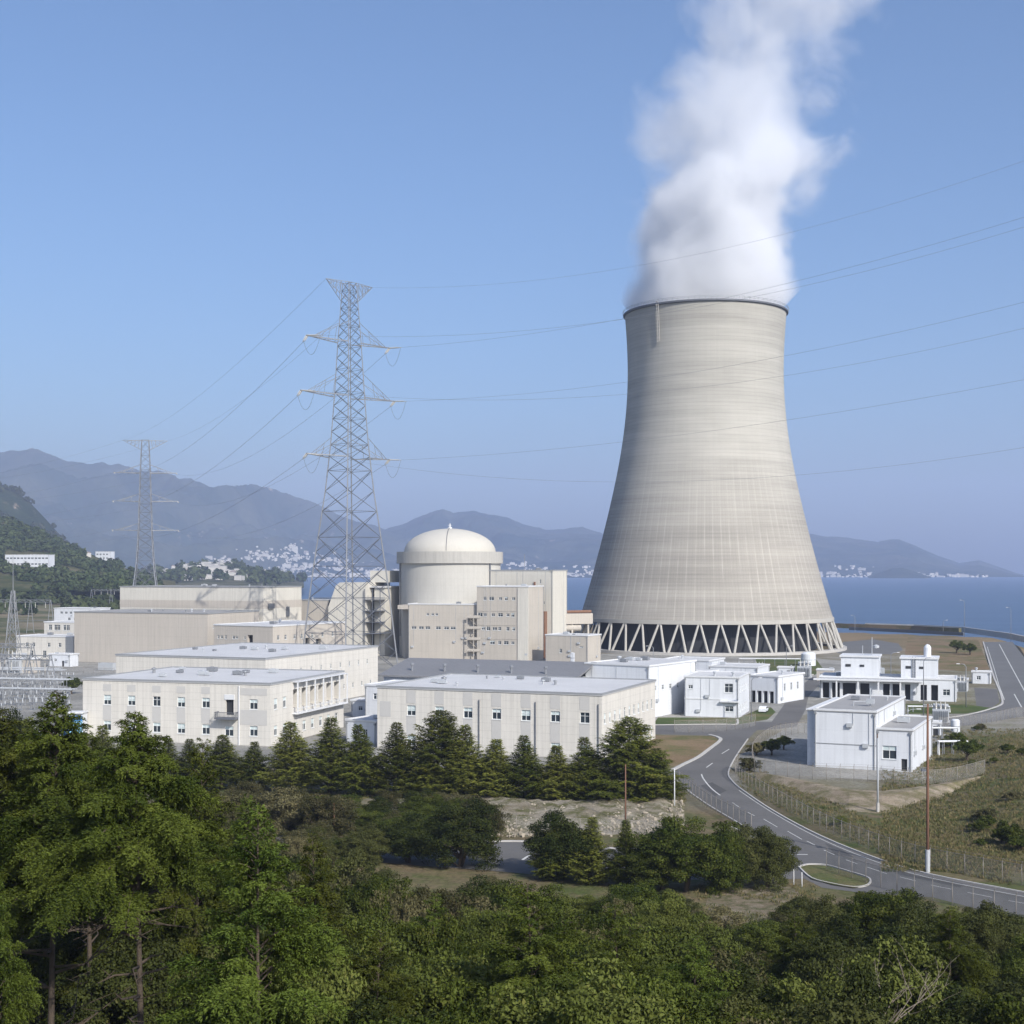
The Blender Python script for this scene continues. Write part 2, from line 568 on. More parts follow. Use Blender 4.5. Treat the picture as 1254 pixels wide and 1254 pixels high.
def mountain(name, label, prof, y_foot, y_ridge, y_back, z_foot, m, amp, seed, n=220, rows=70, foot_ang=None):
    """a range whose crest follows prof (direction px, apparent height py) at its crest distance"""
    ppx = [p[0] for p in prof]
    ppy = [p[1] for p in prof]
    px = np.linspace(ppx[0], ppx[-1], n)
    t = np.concatenate([np.linspace(0, 1, rows), np.linspace(1, 2, rows // 3)[1:]])
    TT, PX = np.meshgrid(t, px, indexing='ij')
    Yd = np.where(TT <= 1, y_foot + (y_ridge - y_foot) * TT, y_ridge + (y_back - y_ridge) * (TT - 1))
    Xd = (PX - 627) / FPX * Yd
    crest = CZ + (H0 - np.interp(PX, ppx, ppy)) / FPX * y_ridge
    rise = np.where(TT <= 1, TT ** 1.15, 1 - np.maximum(TT - 1, 0) ** 1.5)
    f = fbm(Xd, Yd, (y_back - y_foot) * 0.30, 5, seed)
    ridges = 1 - np.abs(fbm(Xd, Yd, (y_back - y_foot) * 0.15, 6, seed + 5)) * 2
    env = np.sin(np.clip(TT, 0, 2) * math.pi / 2) ** 1.0 * np.where(TT < 1, (1 - 0.80 * TT ** 2), 0.2)
    Z = z_foot + (crest - z_foot) * rise + amp * env * (f * 0.8 + (ridges - 0.6) * 0.7) * np.clip((crest - z_foot) / 300.0, 0.1, 1.5)
    Z = np.maximum(Z, z_foot - 3)
    return tag(grid_object(name, Xd, Yd, Z, m), label, 'mountain', kind='structure'), (px, t, Xd, Yd, Z)


farm = mountain_mat('far mountain woods', (0.010, 0.028, 0.024), (0.060, 0.068, 0.052), (0.26, 0.22, 0.19), 0.02, 0.0026)
m1, m1g = mountain('mountain', 'long blue mountain ridge across the bay on the left', [(-700, 640), (-420, 575), (-250, 548), (-120, 556), (0, 554), (20, 552), (38, 549), (48, 549), (62, 553), (80, 560), (100, 566), (140, 569), (178, 576), (215, 583), (262, 591), (310, 596), (345, 607), (380, 618), (420, 636), (455, 648), (500, 664), (560, 684), (620, 703)],
                   6700, 9300, 11800, -9, farm, 420, 1, n=560, rows=140)
m2, m2g = mountain('mountain', 'middle blue mountains beyond the bay behind the dome', [(330, 705), (400, 676), (440, 662), (475, 650), (500, 645), (520, 637), (541, 632), (556, 636), (580, 634), (600, 638), (622, 641), (640, 648), (668, 653), (700, 650), (735, 651), (770, 655), (830, 662), (880, 668), (940, 690), (980, 704)],
                   6900, 9900, 12200, -9, farm, 330, 2, n=400, rows=120)
m3, m3g = mountain('mountain', 'low blue hills across the bay right of the cooling tower', [(820, 700), (880, 678), (940, 664), (985, 657), (1005, 661), (1040, 664), (1075, 668), (1100, 665), (1122, 671), (1150, 682), (1175, 690), (1200, 687), (1222, 694), (1245, 702), (1262, 706)],
                   7400, 10100, 12300, -9, farm, 240, 3, n=320, rows=120)
m4, m4g = mountain('island_hill', 'small dark wooded islet hump in front of the far hills', [(1062, 708), (1075, 702), (1092, 696), (1104, 695), (1118, 699), (1132, 704), (1142, 708)],
                   6500, 6800, 7100, -9, farm, 10, 4, n=40, rows=20)
rockm = mountain_mat('rocky mountain woods', (0.022, 0.038, 0.022), (0.045, 0.058, 0.030), (0.34, 0.26, 0.21), 0.075, 0.0040)
m5, m5g = mountain('hill', 'dark wooded spur with bare rock faces at the left edge', [(-420, 560), (-250, 560), (-120, 572), (-40, 585), (0, 596), (20, 604), (38, 618), (58, 640), (80, 664), (105, 682), (150, 700), (190, 709)],
                   2700, 3600, 4600, 8, rockm, 110, 6, n=240, rows=90)
hillm = mountain_mat('wooded hill soil', (0.060, 0.075, 0.030), (0.17, 0.145, 0.085), None, 0, 0.01)
m6, m6g = mountain('hill', 'near green wooded hill behind the houses at the left edge', [(-500, 596), (-300, 602), (-120, 616), (-40, 626), (0, 636), (20, 641), (45, 652), (70, 662), (95, 672), (120, 682), (145, 692), (168, 702), (190, 709), (215, 714)],
                   1300, 2000, 2900, 14, hillm, 22, 8, n=160)


# ------------------------------------------------------------------ foliage geometry (numpy)
def unit(a):
    return a / np.maximum(np.linalg.norm(a, axis=-1, keepdims=True), 1e-9)


def leaf_mesh(name, C, D, N, Ln, Wd, tint, m):
    """one rhombic folded leaf (or spray) per row"""
    D = unit(D)
    S = unit(np.cross(D, N))
    N2 = np.cross(S, D)
    Ln = Ln[:, None]
    Wd = Wd[:, None]
    v = np.stack([C - D * Ln * 0.5, C + S * Wd * 0.5 + N2 * Wd * 0.12 - D * Ln * 0.05, C + D * Ln * 0.5 - N2 * Ln * 0.10, C - S * Wd * 0.5 + N2 * Wd * 0.12 - D * Ln * 0.05], 1).reshape(-1, 3)
    n = len(C)
    me = bpy.data.meshes.new(name)
    me.vertices.add(n * 4)
    me.vertices.foreach_set('co', v.astype(np.float32).ravel())
    me.loops.add(n * 4)
    me.loops.foreach_set('vertex_index', np.arange(n * 4, dtype=np.int32))
    me.polygons.add(n)
    me.polygons.foreach_set('loop_start', np.arange(0, n * 4, 4, dtype=np.int32))
    me.polygons.foreach_set('loop_total', np.full(n, 4, dtype=np.int32))
    me.materials.append(m)
    me.update(calc_edges=True)
    a = me.attributes.new('tint', 'FLOAT', 'FACE')
    a.data.foreach_set('value', np.clip(tint, 0, 1).astype(np.float32))
    return me


def rdirs(r, n):
    return unit(r.normal(size=(n, 3)))


def broad_proto(seed, rad, n_cl, per, leaf, m, low=-0.45, spread=1.0, flat=1.0):
    """crown of leaf clumps, about 1 unit = metres; base of trunk at z=0"""
    r = np.random.default_rng(seed)
    rx, ry, rz = rad
    d = rdirs(r, n_cl * 3)
    d = d[d[:, 2] > low][:n_cl]
    n_cl = len(d)
    lump = 0.78 + 0.34 * np.sin(d[:, 0] * 3.1 + seed) * np.cos(d[:, 1] * 2.7 + seed * 2) + r.normal(0, 0.08, n_cl)
    rr = lump * np.where(r.random(n_cl) < 0.75, r.uniform(0.72, 1.0, n_cl), r.uniform(0.25, 0.7, n_cl))
    cc = d * rr[:, None] * np.array([rx, ry, rz])
    zc = rz * (abs(low)) * 0.9 + 0.35 * rz
    cr = r.uniform(0.20, 0.34, n_cl) * min(rx, rz) * spread
    ct = r.uniform(0.1, 0.75, n_cl)
    k = np.repeat(np.arange(n_cl), per)
    n = len(k)
    dd = rdirs(r, n)
    dd[:, 2] = np.where(r.random(n) < 0.6, np.abs(dd[:, 2]), dd[:, 2])
    pos = cc[k] + dd * (cr[k] * r.uniform(0.45, 1.05, n))[:, None] * np.array([1.15, 1.15, 0.8 * flat])
    out = unit(dd * 0.8 + d[k] * 0.4 + np.array([0, 0, 0.35]))
    nr = unit(out + r.normal(0, 0.55, (n, 3)))
    Dr = unit(np.cross(nr, rdirs(r, n)) + out * 0.35)
    pos[:, 2] += zc + rz * 0.25
    ln = leaf * r.uniform(0.7, 1.4, n)
    crown = leaf_mesh('crown', pos, Dr, nr, ln, ln * r.uniform(0.45, 0.7, n), ct[k] + r.normal(0, 0.16, n), m)
    tb = MB()
    top = zc + rz * 0.3
    tr = 0.035 * rx + 0.05
    tb.path([(0, 0, -0.4), (0.05 * rx, 0.02, top * 0.35), (-0.04 * rx, 0.04, top * 0.75), (0, 0, top + 0.3 * rz)], [tr * 1.3, tr, tr * 0.8, tr * 0.3], 7)
    pick = r.choice(n_cl, min(16, n_cl), replace=False)
    for i in pick:
        c = cc[i] + np.array([0, 0, zc + rz * 0.25])
        z0 = top * r.uniform(0.3, 0.85)
        mid = np.array([c[0] * 0.5, c[1] * 0.5, z0 + (c[2] - z0) * 0.4])
        tb.path([(0, 0, z0), mid, c], [tr * 0.5, tr * 0.3, tr * 0.1], 5)
    return crown, tb.mesh('trunk', M['bark'], True)


def conifer_proto(seed, Ht, Rb, m, n_br, leaf, bare=0.0, droop=0.25, up=0.25, irregular=0.25, dens=1.0, power=0.8, subl=0.55, dead=0, upright=0.0, wr=0.42):
    """conifer: whorled boughs that carry side shoots covered in short sprays"""
    r = np.random.default_rng(seed)
    C, D, N, Ln, T = [], [], [], [], []
    tb = MB()
    tr = 0.011 * Ht + 0.03
    lean = r.normal(0, 0.012 * Ht, 2)
    npt = 9
    tb.path([(lean[0] * (k / (npt - 1)) ** 2, lean[1] * (k / (npt - 1)) ** 2, -0.5 + (Ht * 0.985 + 0.5) * k / (npt - 1)) for k in range(npt)], [tr * (1.25 - 1.15 * k / (npt - 1)) for k in range(npt)], 7)
    for i in range(n_br):
        t = (i + r.uniform(0, 1)) / n_br
        t = t ** 0.80
        z = Ht * (bare + (0.99 - bare) * t)
        az = i * 2.39996 + r.normal(0, 0.3)
        ln = Rb * (1 - t) ** power * r.uniform(1 - irregular, 1 + irregular) + 0.04 * Rb
        if t < 0.12: ln *= 0.6 + 3.2 * t
        ox = lean[0] * (z / Ht) ** 2
        oy = lean[1] * (z / Ht) ** 2
        ca, sa = math.cos(az), math.sin(az)
        ns = 7
        s = np.linspace(0, 1, ns)
        rise = ln * (up * s - droop * s * s) + 0.5 * ln * t * s
        bx, by, bz = ox + ca * ln * s, oy + sa * ln * s, z + rise
        tb.path([(bx[k], by[k], bz[k]) for k in range(0, ns, 2)], [tr * 0.34 * (1 - t * 0.7) * (1 - 0.75 * k / 6) for k in range(0, ns, 2)], 4)
        nsh = max(3, int(ln * 5.2 * dens))
        bt = r.uniform(0.15, 0.75)
        for q in range(nsh):
            u = 0.18 + 0.82 * (q + r.uniform(0, 1)) / nsh
            k = u * (ns - 1)
            k0 = min(int(k), ns - 2)
            fr = k - k0
            p = np.array([bx[k0] + (bx[k0 + 1] - bx[k0]) * fr, by[k0] + (by[k0 + 1] - by[k0]) * fr, bz[k0] + (bz[k0 + 1] - bz[k0]) * fr])
            side = 1 if q % 2 else -1
            a2 = az + side * r.uniform(0.5, 1.1)
            sl = subl * (0.35 + 0.65 * (1 - u)) * max(ln, 0.5) * 0.75 * r.uniform(0.7, 1.2) + leaf * 0.8
            dv = np.array([math.cos(a2), math.sin(a2), r.uniform(-0.35, 0.22)])
            nl = max(4, int(sl / (leaf * 0.20)))
            w = (np.arange(nl) + 0.6) / nl
            pp = p + dv * (sl * w)[:, None] + np.stack([np.zeros(nl), np.zeros(nl), -0.22 * sl * w * w], 1)
            sid = np.where(np.arange(nl) % 2, 1.0, -1.0)
            perp = np.array([-dv[1], dv[0], 0.0])
            ld = unit(dv + perp * sid[:, None] * 0.8 + np.array([0, 0, upright]) + r.normal(0, 0.3, (nl, 3)))
            ll = leaf * (1.05 - 0.35 * w) * r.uniform(0.75, 1.25, nl)
            C.append(pp + ld * (ll * 0.4)[:, None] + r.normal(0, leaf * 0.16, (nl, 3)))
            D.append(ld)
            N.append(unit(np.array([0, 0, 1.0]) + np.array([ca, sa, 0]) * 0.5 + r.normal(0, 0.5, (nl, 3))))
            Ln.append(ll)
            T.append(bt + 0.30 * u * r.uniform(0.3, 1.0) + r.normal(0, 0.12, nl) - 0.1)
    for i in range(dead):
        z = Ht * r.uniform(min(0.25, bare * 0.5), bare + 0.05)
        az = r.uniform(0, 6.28)
        ln = Rb * r.uniform(0.35, 0.75)
        p1 = np.array([math.cos(az) * ln * 0.5, math.sin(az) * ln * 0.5, z + 0.05 * ln])
        p2 = np.array([math.cos(az + 0.25) * ln, math.sin(az + 0.25) * ln, z + r.uniform(-0.1, 0.35) * ln])
        tb.path([(0, 0, z), p1, p2], [tr * 0.3, tr * 0.2, tr * 0.06], 4)
        for _ in range(2):
            q = p1 + (p2 - p1) * r.uniform(0.1, 0.8)
            tb.path([q, q + np.array([r.normal(), r.normal(), r.uniform(-0.2, 0.7)]) * ln * 0.22], [tr * 0.12, tr * 0.04], 4)
    C, D, N = np.concatenate(C), np.concatenate(D), np.concatenate(N)
    Ln, T = np.concatenate(Ln), np.concatenate(T)
    return leaf_mesh('crown', C, D, N, Ln, Ln * wr, T, m), tb.mesh('trunk', M['bark'], True)


def plant(name, label, cat, group, proto, loc, sc=1.0, rz=None):
    t = thing(name, label, cat, loc, rng.uniform(0, 6.28) if rz is None else rz, group)
    t.scale = sc if hasattr(sc, '__len__') else (sc, sc, sc)
    t.rotation_euler = (rng.gauss(0, 0.025), rng.gauss(0, 0.025), t.rotation_euler[2])
    link('crown', proto[0], t)
    link('trunk', proto[1], t)
    return t


# ------------------------------------------------------------------ building helper
def side_map(side, Wd, Dp):
    return {'front': lambda s, d, z: (s, d, z), 'right': lambda s, d, z: (Wd - d, s, z),
            'left': lambda s, d, z: (d, Dp - s, z), 'back': lambda s, d, z: (Wd - s, Dp - d, z)}[side]


SIDE_ROT = {'front': 0.0, 'right': math.pi / 2, 'left': -math.pi / 2, 'back': math.pi}
WIN_CACHE = {}


def window_meshes(w, h, style):
    key = (round(w, 2), round(h, 2), style)
    if key in WIN_CACHE: return WIN_CACHE[key]
    f = MB()
    t = min(0.09, w * 0.08)
    a, b2 = 0.13, 0.20
    f.box(-w / 2, w / 2, a, b2, -h / 2, -h / 2 + t).box(-w / 2, w / 2, a, b2, h / 2 - t, h / 2)
    f.box(-w / 2, -w / 2 + t, a, b2, -h / 2 + t, h / 2 - t).box(w / 2 - t, w / 2, a, b2, -h / 2 + t, h / 2 - t)
    f.box(-t / 2, t / 2, a + 0.01, b2, -h / 2 + t, h / 2 - t)
    f.box(-w / 2 + t, w / 2 - t, a + 0.015, b2 - 0.004, h * 0.14, h * 0.14 + t * 0.8)
    f.box(-w / 2 - 0.08, w / 2 + 0.08, -0.10, 0.12, -h / 2 - 0.10, -h / 2 - 0.004)
    p = MB()
    d = 0.21
    cut = {0: -h / 2, 1: h * 0.14, 2: -h * 0.05, 3: -h / 2 + 0.01}[style]
    if style in (0,):
        p.add([(-w / 2, d, -h / 2), (w / 2, d, -h / 2), (w / 2, d, h / 2), (-w / 2, d, h / 2)], [(0, 1, 2, 3)], 0)
    else:
        p.add([(-w / 2, d, -h / 2), (w / 2, d, -h / 2), (w / 2, d, cut), (-w / 2, d, cut)], [(0, 1, 2, 3)], 0)
        p.add([(-w / 2, d, cut), (w / 2, d, cut), (w / 2, d, h / 2), (-w / 2, d, h / 2)], [(0, 1, 2, 3)], 1)
    WIN_CACHE[key] = (f.mesh('window', M['frame']), p.mesh('pane', [M['glass'], M['curtain']]))
    return WIN_CACHE[key]


def wall_mesh(Wd, Dp, Ht, holes, z0=-0.5):
    """four walls with real openings 0.22 m deep, closed on top"""
    mb = MB()
    for side in ('front', 'right', 'back', 'left'):
        n = Wd if side in ('front', 'back') else Dp
        fm = side_map(side, Wd, Dp)
        hs = holes.get(side, [])
        us_ = sorted({0.0, n} | {h[0] for h in hs} | {h[1] for h in hs})
        zs_ = sorted({z0, Ht} | {h[2] for h in hs} | {h[3] for h in hs})
        for i in range(len(us_) - 1):
            for j in range(len(zs_) - 1):
                u0, u1, a, b = us_[i], us_[i + 1], zs_[j], zs_[j + 1]
                cu, cz = (u0 + u1) / 2, (a + b) / 2
                if any(h[0] < cu < h[1] and h[2] < cz < h[3] for h in hs): continue
                mb.add([fm(u0, 0, a), fm(u1, 0, a), fm(u1, 0, b), fm(u0, 0, b)], [(0, 1, 2, 3)])
        for h in hs:
            u0, u1, a, b = h[:4]
            dp = h[4] if len(h) > 4 else 0.22
            c = [(u0, a), (u1, a), (u1, b), (u0, b)]
            for k in range(4):
                p, q = c[k], c[(k + 1) % 4]
                mb.add([fm(p[0], 0, p[1]), fm(q[0], 0, q[1]), fm(q[0], dp, q[1]), fm(p[0], dp, p[1])], [(3, 2, 1, 0)])
    mb.add([(0, 0, Ht), (Wd, 0, Ht), (Wd, Dp, Ht), (0, Dp, Ht)], [(0, 1, 2, 3)])
    return mb


def flat_roof(p, Wd, Dp, Ht, mroof, mcop, over=0.15, x0=0.0, y0=0.0, th=0.25, cw=0.35):
    MB().box(x0 - over, x0 + Wd + over, y0 - over, y0 + Dp + over, Ht, Ht + th).build('roof', mroof, p)
    c = MB()
    a, b, d, e = x0 - over - 0.03, x0 + Wd + over + 0.03, y0 - over - 0.03, y0 + Dp + over + 0.03
    z0, z1 = Ht + th - 0.12, Ht + th + 0.22
    c.box(a, b, d, d + cw, z0, z1).box(a, b, e - cw, e, z0, z1).box(a, a + cw, d + cw, e - cw, z0, z1).box(b - cw, b, d + cw, e - cw, z0, z1)
    c.build('coping', mcop, p)


def building(name, label, cat, fl, fr, Dp, Ht, mwall, mroof=None, mcop=None, wins=(), group=None, extra_holes=None, panels=None, z=0.0, seed=0):
    """fl, fr: world xy of the front-left and front-right corners; wins: (side, s, z, w, h[, style])"""
    dx, dy = fr[0] - fl[0], fr[1] - fl[1]
    Wd = math.hypot(dx, dy)
    b = thing(name, label, cat, (fl[0], fl[1], z), math.atan2(dy, dx), group)
    holes = {}
    for w in wins:
        s, zc, ww, hh = w[1:5]
        holes.setdefault(w[0], []).append((s - ww / 2, s + ww / 2, zc - hh / 2, zc + hh / 2))
    for sd, hl in (extra_holes or {}).items():
        holes.setdefault(sd, []).extend(hl)
    wall_mesh(Wd, Dp, Ht, holes).build('wall', mwall, b, fix=False)
    if mroof: flat_roof(b, Wd, Dp, Ht, mroof, mcop or M['coping'])
    rr = random.Random(seed + 3)
    for w in wins:
        side, s, zc, ww, hh = w[:5]
        st = w[5] if len(w) > 5 else rr.choice((0, 1, 1, 2, 2))
        fm, pm = window_meshes(ww, hh, st)
        x, y, zz = side_map(side, Wd, Dp)(s, 0, zc)
        o = link('window', fm, b, (x, y, zz), (0, 0, SIDE_ROT[side]))
        link('pane', pm, o)
    for sd, hl in (extra_holes or {}).items():
        for h in hl:
            dp = h[4] if len(h) > 4 else 0.22
            fmap = side_map(sd, Wd, Dp)
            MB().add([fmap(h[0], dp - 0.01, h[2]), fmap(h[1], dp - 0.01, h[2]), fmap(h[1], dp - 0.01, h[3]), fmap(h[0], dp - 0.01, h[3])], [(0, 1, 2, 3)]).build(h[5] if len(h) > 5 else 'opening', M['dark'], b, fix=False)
    if panels:
        for sd, u0, u1, a, c in panels:
            fmap = side_map(sd, Wd, Dp)
            pts = [fmap(u, d, zz) for u in (u0, u1) for d in (-0.04, 0.05) for zz in (a, c)]
            xs, ys_, zs = zip(*pts)
            MB().box(min(xs), max(xs), min(ys_), max(ys_), min(zs), max(zs)).build('spandrel_panel', M['greypanel'], b)
    if mwall in (M['white'], M['tan2'], M['cream_hall']) and Wd < 60:
        for side, n_, L_ in (('front', 1 + int(Wd / 6), Wd), ('right', int(Dp / 10), Dp)):
            fmap = side_map(side, Wd, Dp)
            for _ in range(n_):
                u, zc = rr.uniform(0.8, L_ - 0.8), rr.uniform(1.2, max(1.6, min(Ht - 1.2, 9)))
                if any(h[0] - 0.9 < u < h[1] + 0.9 and h[2] - 0.8 < zc < h[3] + 0.8 for h in holes.get(side, [])): continue
                q = [fmap(u + a, d, zc + c) for a in (-0.5, 0.5) for d in (-0.42, -0.01) for c in (-0.35, 0.35)]
                xs, ys_, zs = zip(*q)
                MB().box(min(xs), max(xs), min(ys_), max(ys_), min(zs), max(zs)).tube(fmap(u + 0.62, -0.06, zc), fmap(u + 0.62, -0.06, Ht - 0.1), 0.05, n=5).tube(fmap(u + 0.5, -0.1, zc), fmap(u + 0.62, -0.06, zc), 0.05, n=5).build('air_conditioner', M['equip'], b)
            for u in ((0.25, L_ - 0.3) if side == 'front' else (L_ - 0.4,)):
                if any(h[0] - 0.2 < u < h[1] + 0.2 for h in holes.get(side, [])): continue
                MB().tube(fmap(u, -0.11, -0.2), fmap(u, -0.11, Ht - 0.05), 0.09, n=6).box(*[v for k in range(3) for v in (min(fmap(u - 0.2, -0.3, Ht - 0.5)[k], fmap(u + 0.2, -0.01, Ht - 0.1)[k]), max(fmap(u - 0.2, -0.3, Ht - 0.5)[k], fmap(u + 0.2, -0.01, Ht - 0.1)[k]))]).build('downpipe', M['coping'], b)
    if mroof: roof_bits(b, Wd, Dp, Ht, min(6, 1 + int(Wd * Dp / 300)), seed + 100)
    return b, Wd


def roof_bits(b, Wd, Dp, Ht, n, seed, mats=None):
    r = random.Random(seed)
    for i in range(n):
        x, y = r.uniform(0.12, 0.88) * Wd, r.uniform(0.2, 0.85) * Dp
        s = r.uniform(0.5, 1.1)
        m = MB()
        if r.random() < 0.5:
            m.lathe([(0.3 * s, 0), (0.3 * s, 0.8 * s), (0.55 * s, 0.85 * s), (0.5 * s, 1.05 * s), (0.0, 1.25 * s)], 10)
        else:
            m.box(-s, s, -0.6 * s, 0.6 * s, 0.12, 0.9 * s).box(-s * 0.9, -s * 0.7, -0.5 * s, 0.5 * s, 0, 0.12).box(s * 0.7, s * 0.9, -0.5 * s, 0.5 * s, 0, 0.12)
            m.lathe([(0.4 * s, 0.9 * s), (0.4 * s, 1.0 * s), (0.0, 1.0 * s)], 10)
        m.build('roof_vent', (mats or [M['equip'], M['steel']])[i % 2], b, loc=(x, y, Ht + 0.25))


# ------------------------------------------------------------------ cooling tower
def cooling_tower():
    cx, cy = 236.5 * 620 / FPX, 620.0
    t = thing('cooling_tower', 'huge grey concrete cooling tower with steam rising from its rim', 'cooling tower', (cx, cy, 0))
    px_r = [(386, 98), (410, 96), (436, 94.7), (460, 94.6), (482, 95.4), (531, 99.4), (570, 105.7), (608, 113.5), (646, 122.7), (684, 132.4), (723, 143), (746, 149.7), (756, 153.3)]
    k = 620 / FPX
    zs = [35 + (697 - p) * k for p, _ in px_r][::-1]
    rs = [q * k for _, q in px_r][::-1]
    zz = np.linspace(zs[0], zs[-1], 60)
    # smooth the measured outline a little
    co = np.polyfit(zs, rs, 5)
    rr = np.polyval(co, zz)
    prof = list(zip(rr, zz))
    out = [(a, b) for a, b in prof]
    mb = MB()
    inner = [(a - 0.9, b) for a, b in prof][::-1]
    mb.lathe(out + [(rr[-1] + 0.0, zz[-1] + 0.3)] + [(rr[-1] - 0.9, zz[-1] + 0.3)] + inner + [out[0]], 192)
    # shell material in cylindrical coordinates
    m, nt, b = newmat('weathered tower concrete')
    tc = nd(nt, 'ShaderNodeTexCoord')
    sep = nd(nt, 'ShaderNodeSeparateXYZ')
    nt.links.new(tc.outputs['Object'], sep.inputs[0])
    x, y, z = sep.outputs
    th = mth(nt, 'ARCTAN2', y, x)
    cyl = nd(nt, 'ShaderNodeCombineXYZ')
    nt.links.new(mth(nt, 'MULTIPLY', th, 40.0), cyl.inputs[0])
    nt.links.new(z, cyl.inputs[2])

    def nz(sx, sz, det=5, ro=0.6, off=0.0):
        mp = nd(nt, 'ShaderNodeMapping')
        mp.inputs['Scale'].default_value = (sx, 1, sz)
        mp.inputs['Location'].default_value = (off, off, off)
        nt.links.new(cyl.outputs[0], mp.inputs['Vector'])
        return noise(nt, mp.outputs[0], 1.0, det, ro)
    band = nz(0.006, 0.085, 4, 0.6)            # pours of different colour, ring by ring
    band2 = nz(0.02, 0.33, 4, 0.65, 9.0)
    blot = nz(0.05, 0.04, 6, 0.62, 3.0)
    strk = nz(0.55, 0.018, 5, 0.65, 5.0)
    f = mth(nt, 'ADD', mth(nt, 'MULTIPLY', mth(nt, 'SUBTRACT', band, 0.5), 0.62), 1.0)
    f = mth(nt, 'ADD', f, mth(nt, 'MULTIPLY', mth(nt, 'SUBTRACT', band2, 0.5), 0.52))
    f = mth(nt, 'ADD', f, mth(nt, 'MULTIPLY', mth(nt, 'SUBTRACT', blot, 0.5), 0.22))
    f = mth(nt, 'ADD', f, mth(nt, 'MULTIPLY', mth(nt, 'SUBTRACT', strk, 0.5), 0.16))
    lowpart = mrange(nt, z, 95, 40)
    lowpart = mth(nt, 'MULTIPLY', lowpart, mrange(nt, nz(0.12, 0.05, 3, 0.6, 7.0), 0.35, 0.6))
    for n, amp, wd in ((84, 0.22, 0.14), (252, -0.07, 0.14)):
        fr = mth(nt, 'FRACT', mth(nt, 'MULTIPLY', th, n / (2 * math.pi)))
        ln = mth(nt, 'LESS_THAN', fr, wd)
        f = mth(nt, 'ADD', f, mth(nt, 'MULTIPLY', mth(nt, 'MULTIPLY', ln, lowpart if amp > 0 else 1.0), amp))
    fr = mth(nt, 'FRACT', mth(nt, 'DIVIDE', z, 1.55))
    f = mth(nt, 'SUBTRACT', f, mth(nt, 'MULTIPLY', mth(nt, 'LESS_THAN', fr, 0.18), 0.09))
    # dirtier, browner lower third as built up by age
    low2 = mth(nt, 'MULTIPLY', mrange(nt, z, 88, 52, 0, 1, True), 0.14)
    f = mth(nt, 'SUBTRACT', f, low2)
    col = mixc(nt, mrange(nt, z, 100, 40), (0.405, 0.390, 0.350), (0.390, 0.366, 0.325))
    sc = nd(nt, 'ShaderNodeVectorMath', operation='SCALE')
    nt.links.new(col, sc.inputs[0])
    nt.links.new(f, sc.inputs['Scale'])
    nt.links.new(sc.outputs[0], b.inputs['Base Color'])
    b.inputs['Roughness'].default_value = 0.92
    b.inputs['Specular IOR Level'].default_value = 0.15
    mb.build('shell', m, t, smooth=True)
    # ring beam and rim gallery
    r0, z0 = rr[0], zz[0]
    rt, zt = rr[-1], zz[-1]
    cm = mat('ring beam concrete', (0.40, 0.385, 0.35), 0.9, 0.12, 0.2)
    MB().lathe([(r0 - 1.3, z0 - 1.1), (r0 + 0.35, z0 - 1.1), (r0 + 0.30, z0 + 0.5), (r0 - 1.3, z0 + 0.5)], 168).build('ring_beam', cm, t, smooth=False)
    MB().lathe([(rt + 0.05, zt - 0.6), (rt + 0.8, zt - 0.25), (rt + 0.8, zt + 0.42), (rt - 1.2, zt + 0.5), (rt - 1.2, zt - 0.3)], 128).build('rim', M['steel_dark'], t)
    rail = MB()
    for h in (1.1, 1.65):
        rail.lathe([(rt + 0.9, zt + h), (rt + 1.0, zt + h), (rt + 1.0, zt + h + 0.08), (rt + 0.9, zt + h + 0.08), (rt + 0.9, zt + h)], 96)
    for i in range(96):
        a = 2 * math.pi * i / 96
        rail.tube(((rt + 0.95) * math.cos(a), (rt + 0.95) * math.sin(a), zt + 0.5), ((rt + 0.95) * math.cos(a), (rt + 0.95) * math.sin(a), zt + 1.7), 0.05, n=4)
    rail.build('railing', M['steel'], t)
    # raking legs in V pairs
    N = 42
    rf = 164.5 * k
    for i in range(N):
        a = 2 * math.pi * (i + 0.3) / N
        da = math.pi / N
        for s in (-1, 1):
            top = ((r0 - 0.3) * math.cos(a + s * 0.10 * da), (r0 - 0.3) * math.sin(a + s * 0.10 * da), z0 - 1.0)
            ft = (rf * math.cos(a + s * 0.86 * da), rf * math.sin(a + s * 0.86 * da), 0.2)
            MB().tube(ft, top, 0.56, 0.46, 8).build('leg', cm, t)
    MB().lathe([(rf - 2.5, -0.3), (rf - 2.5, 1.1), (rf + 1.6, 1.1), (rf + 1.6, -0.3)], 96).build('basin_wall', M['conc'], t)
    MB().lathe([(rf - 11, 0.3), (rf - 11.5, z0 - 0.6), (0.1, z0 - 0.6)], 84).build('fill_pack', M['black'], t)
    # ladder with broken cage near the rim, upper left
    lad = MB()
    a = R(270) - math.asin(65.0 / 98.0)
    ring = [np.interp(zv, zz, rr) for zv in np.linspace(zt - 16, zt + 1, 12)]
    pts = [((q + 0.7) * math.cos(a), (q + 0.7) * math.sin(a), zv) for q, zv in zip(ring, np.linspace(zt - 16, zt + 1, 12))]
    tx, ty = -math.sin(a), math.cos(a)
    for s in (-0.45, 0.45):
        lad.path([(p[0] + tx * s, p[1] + ty * s, p[2]) for p in pts], 0.14, 4)
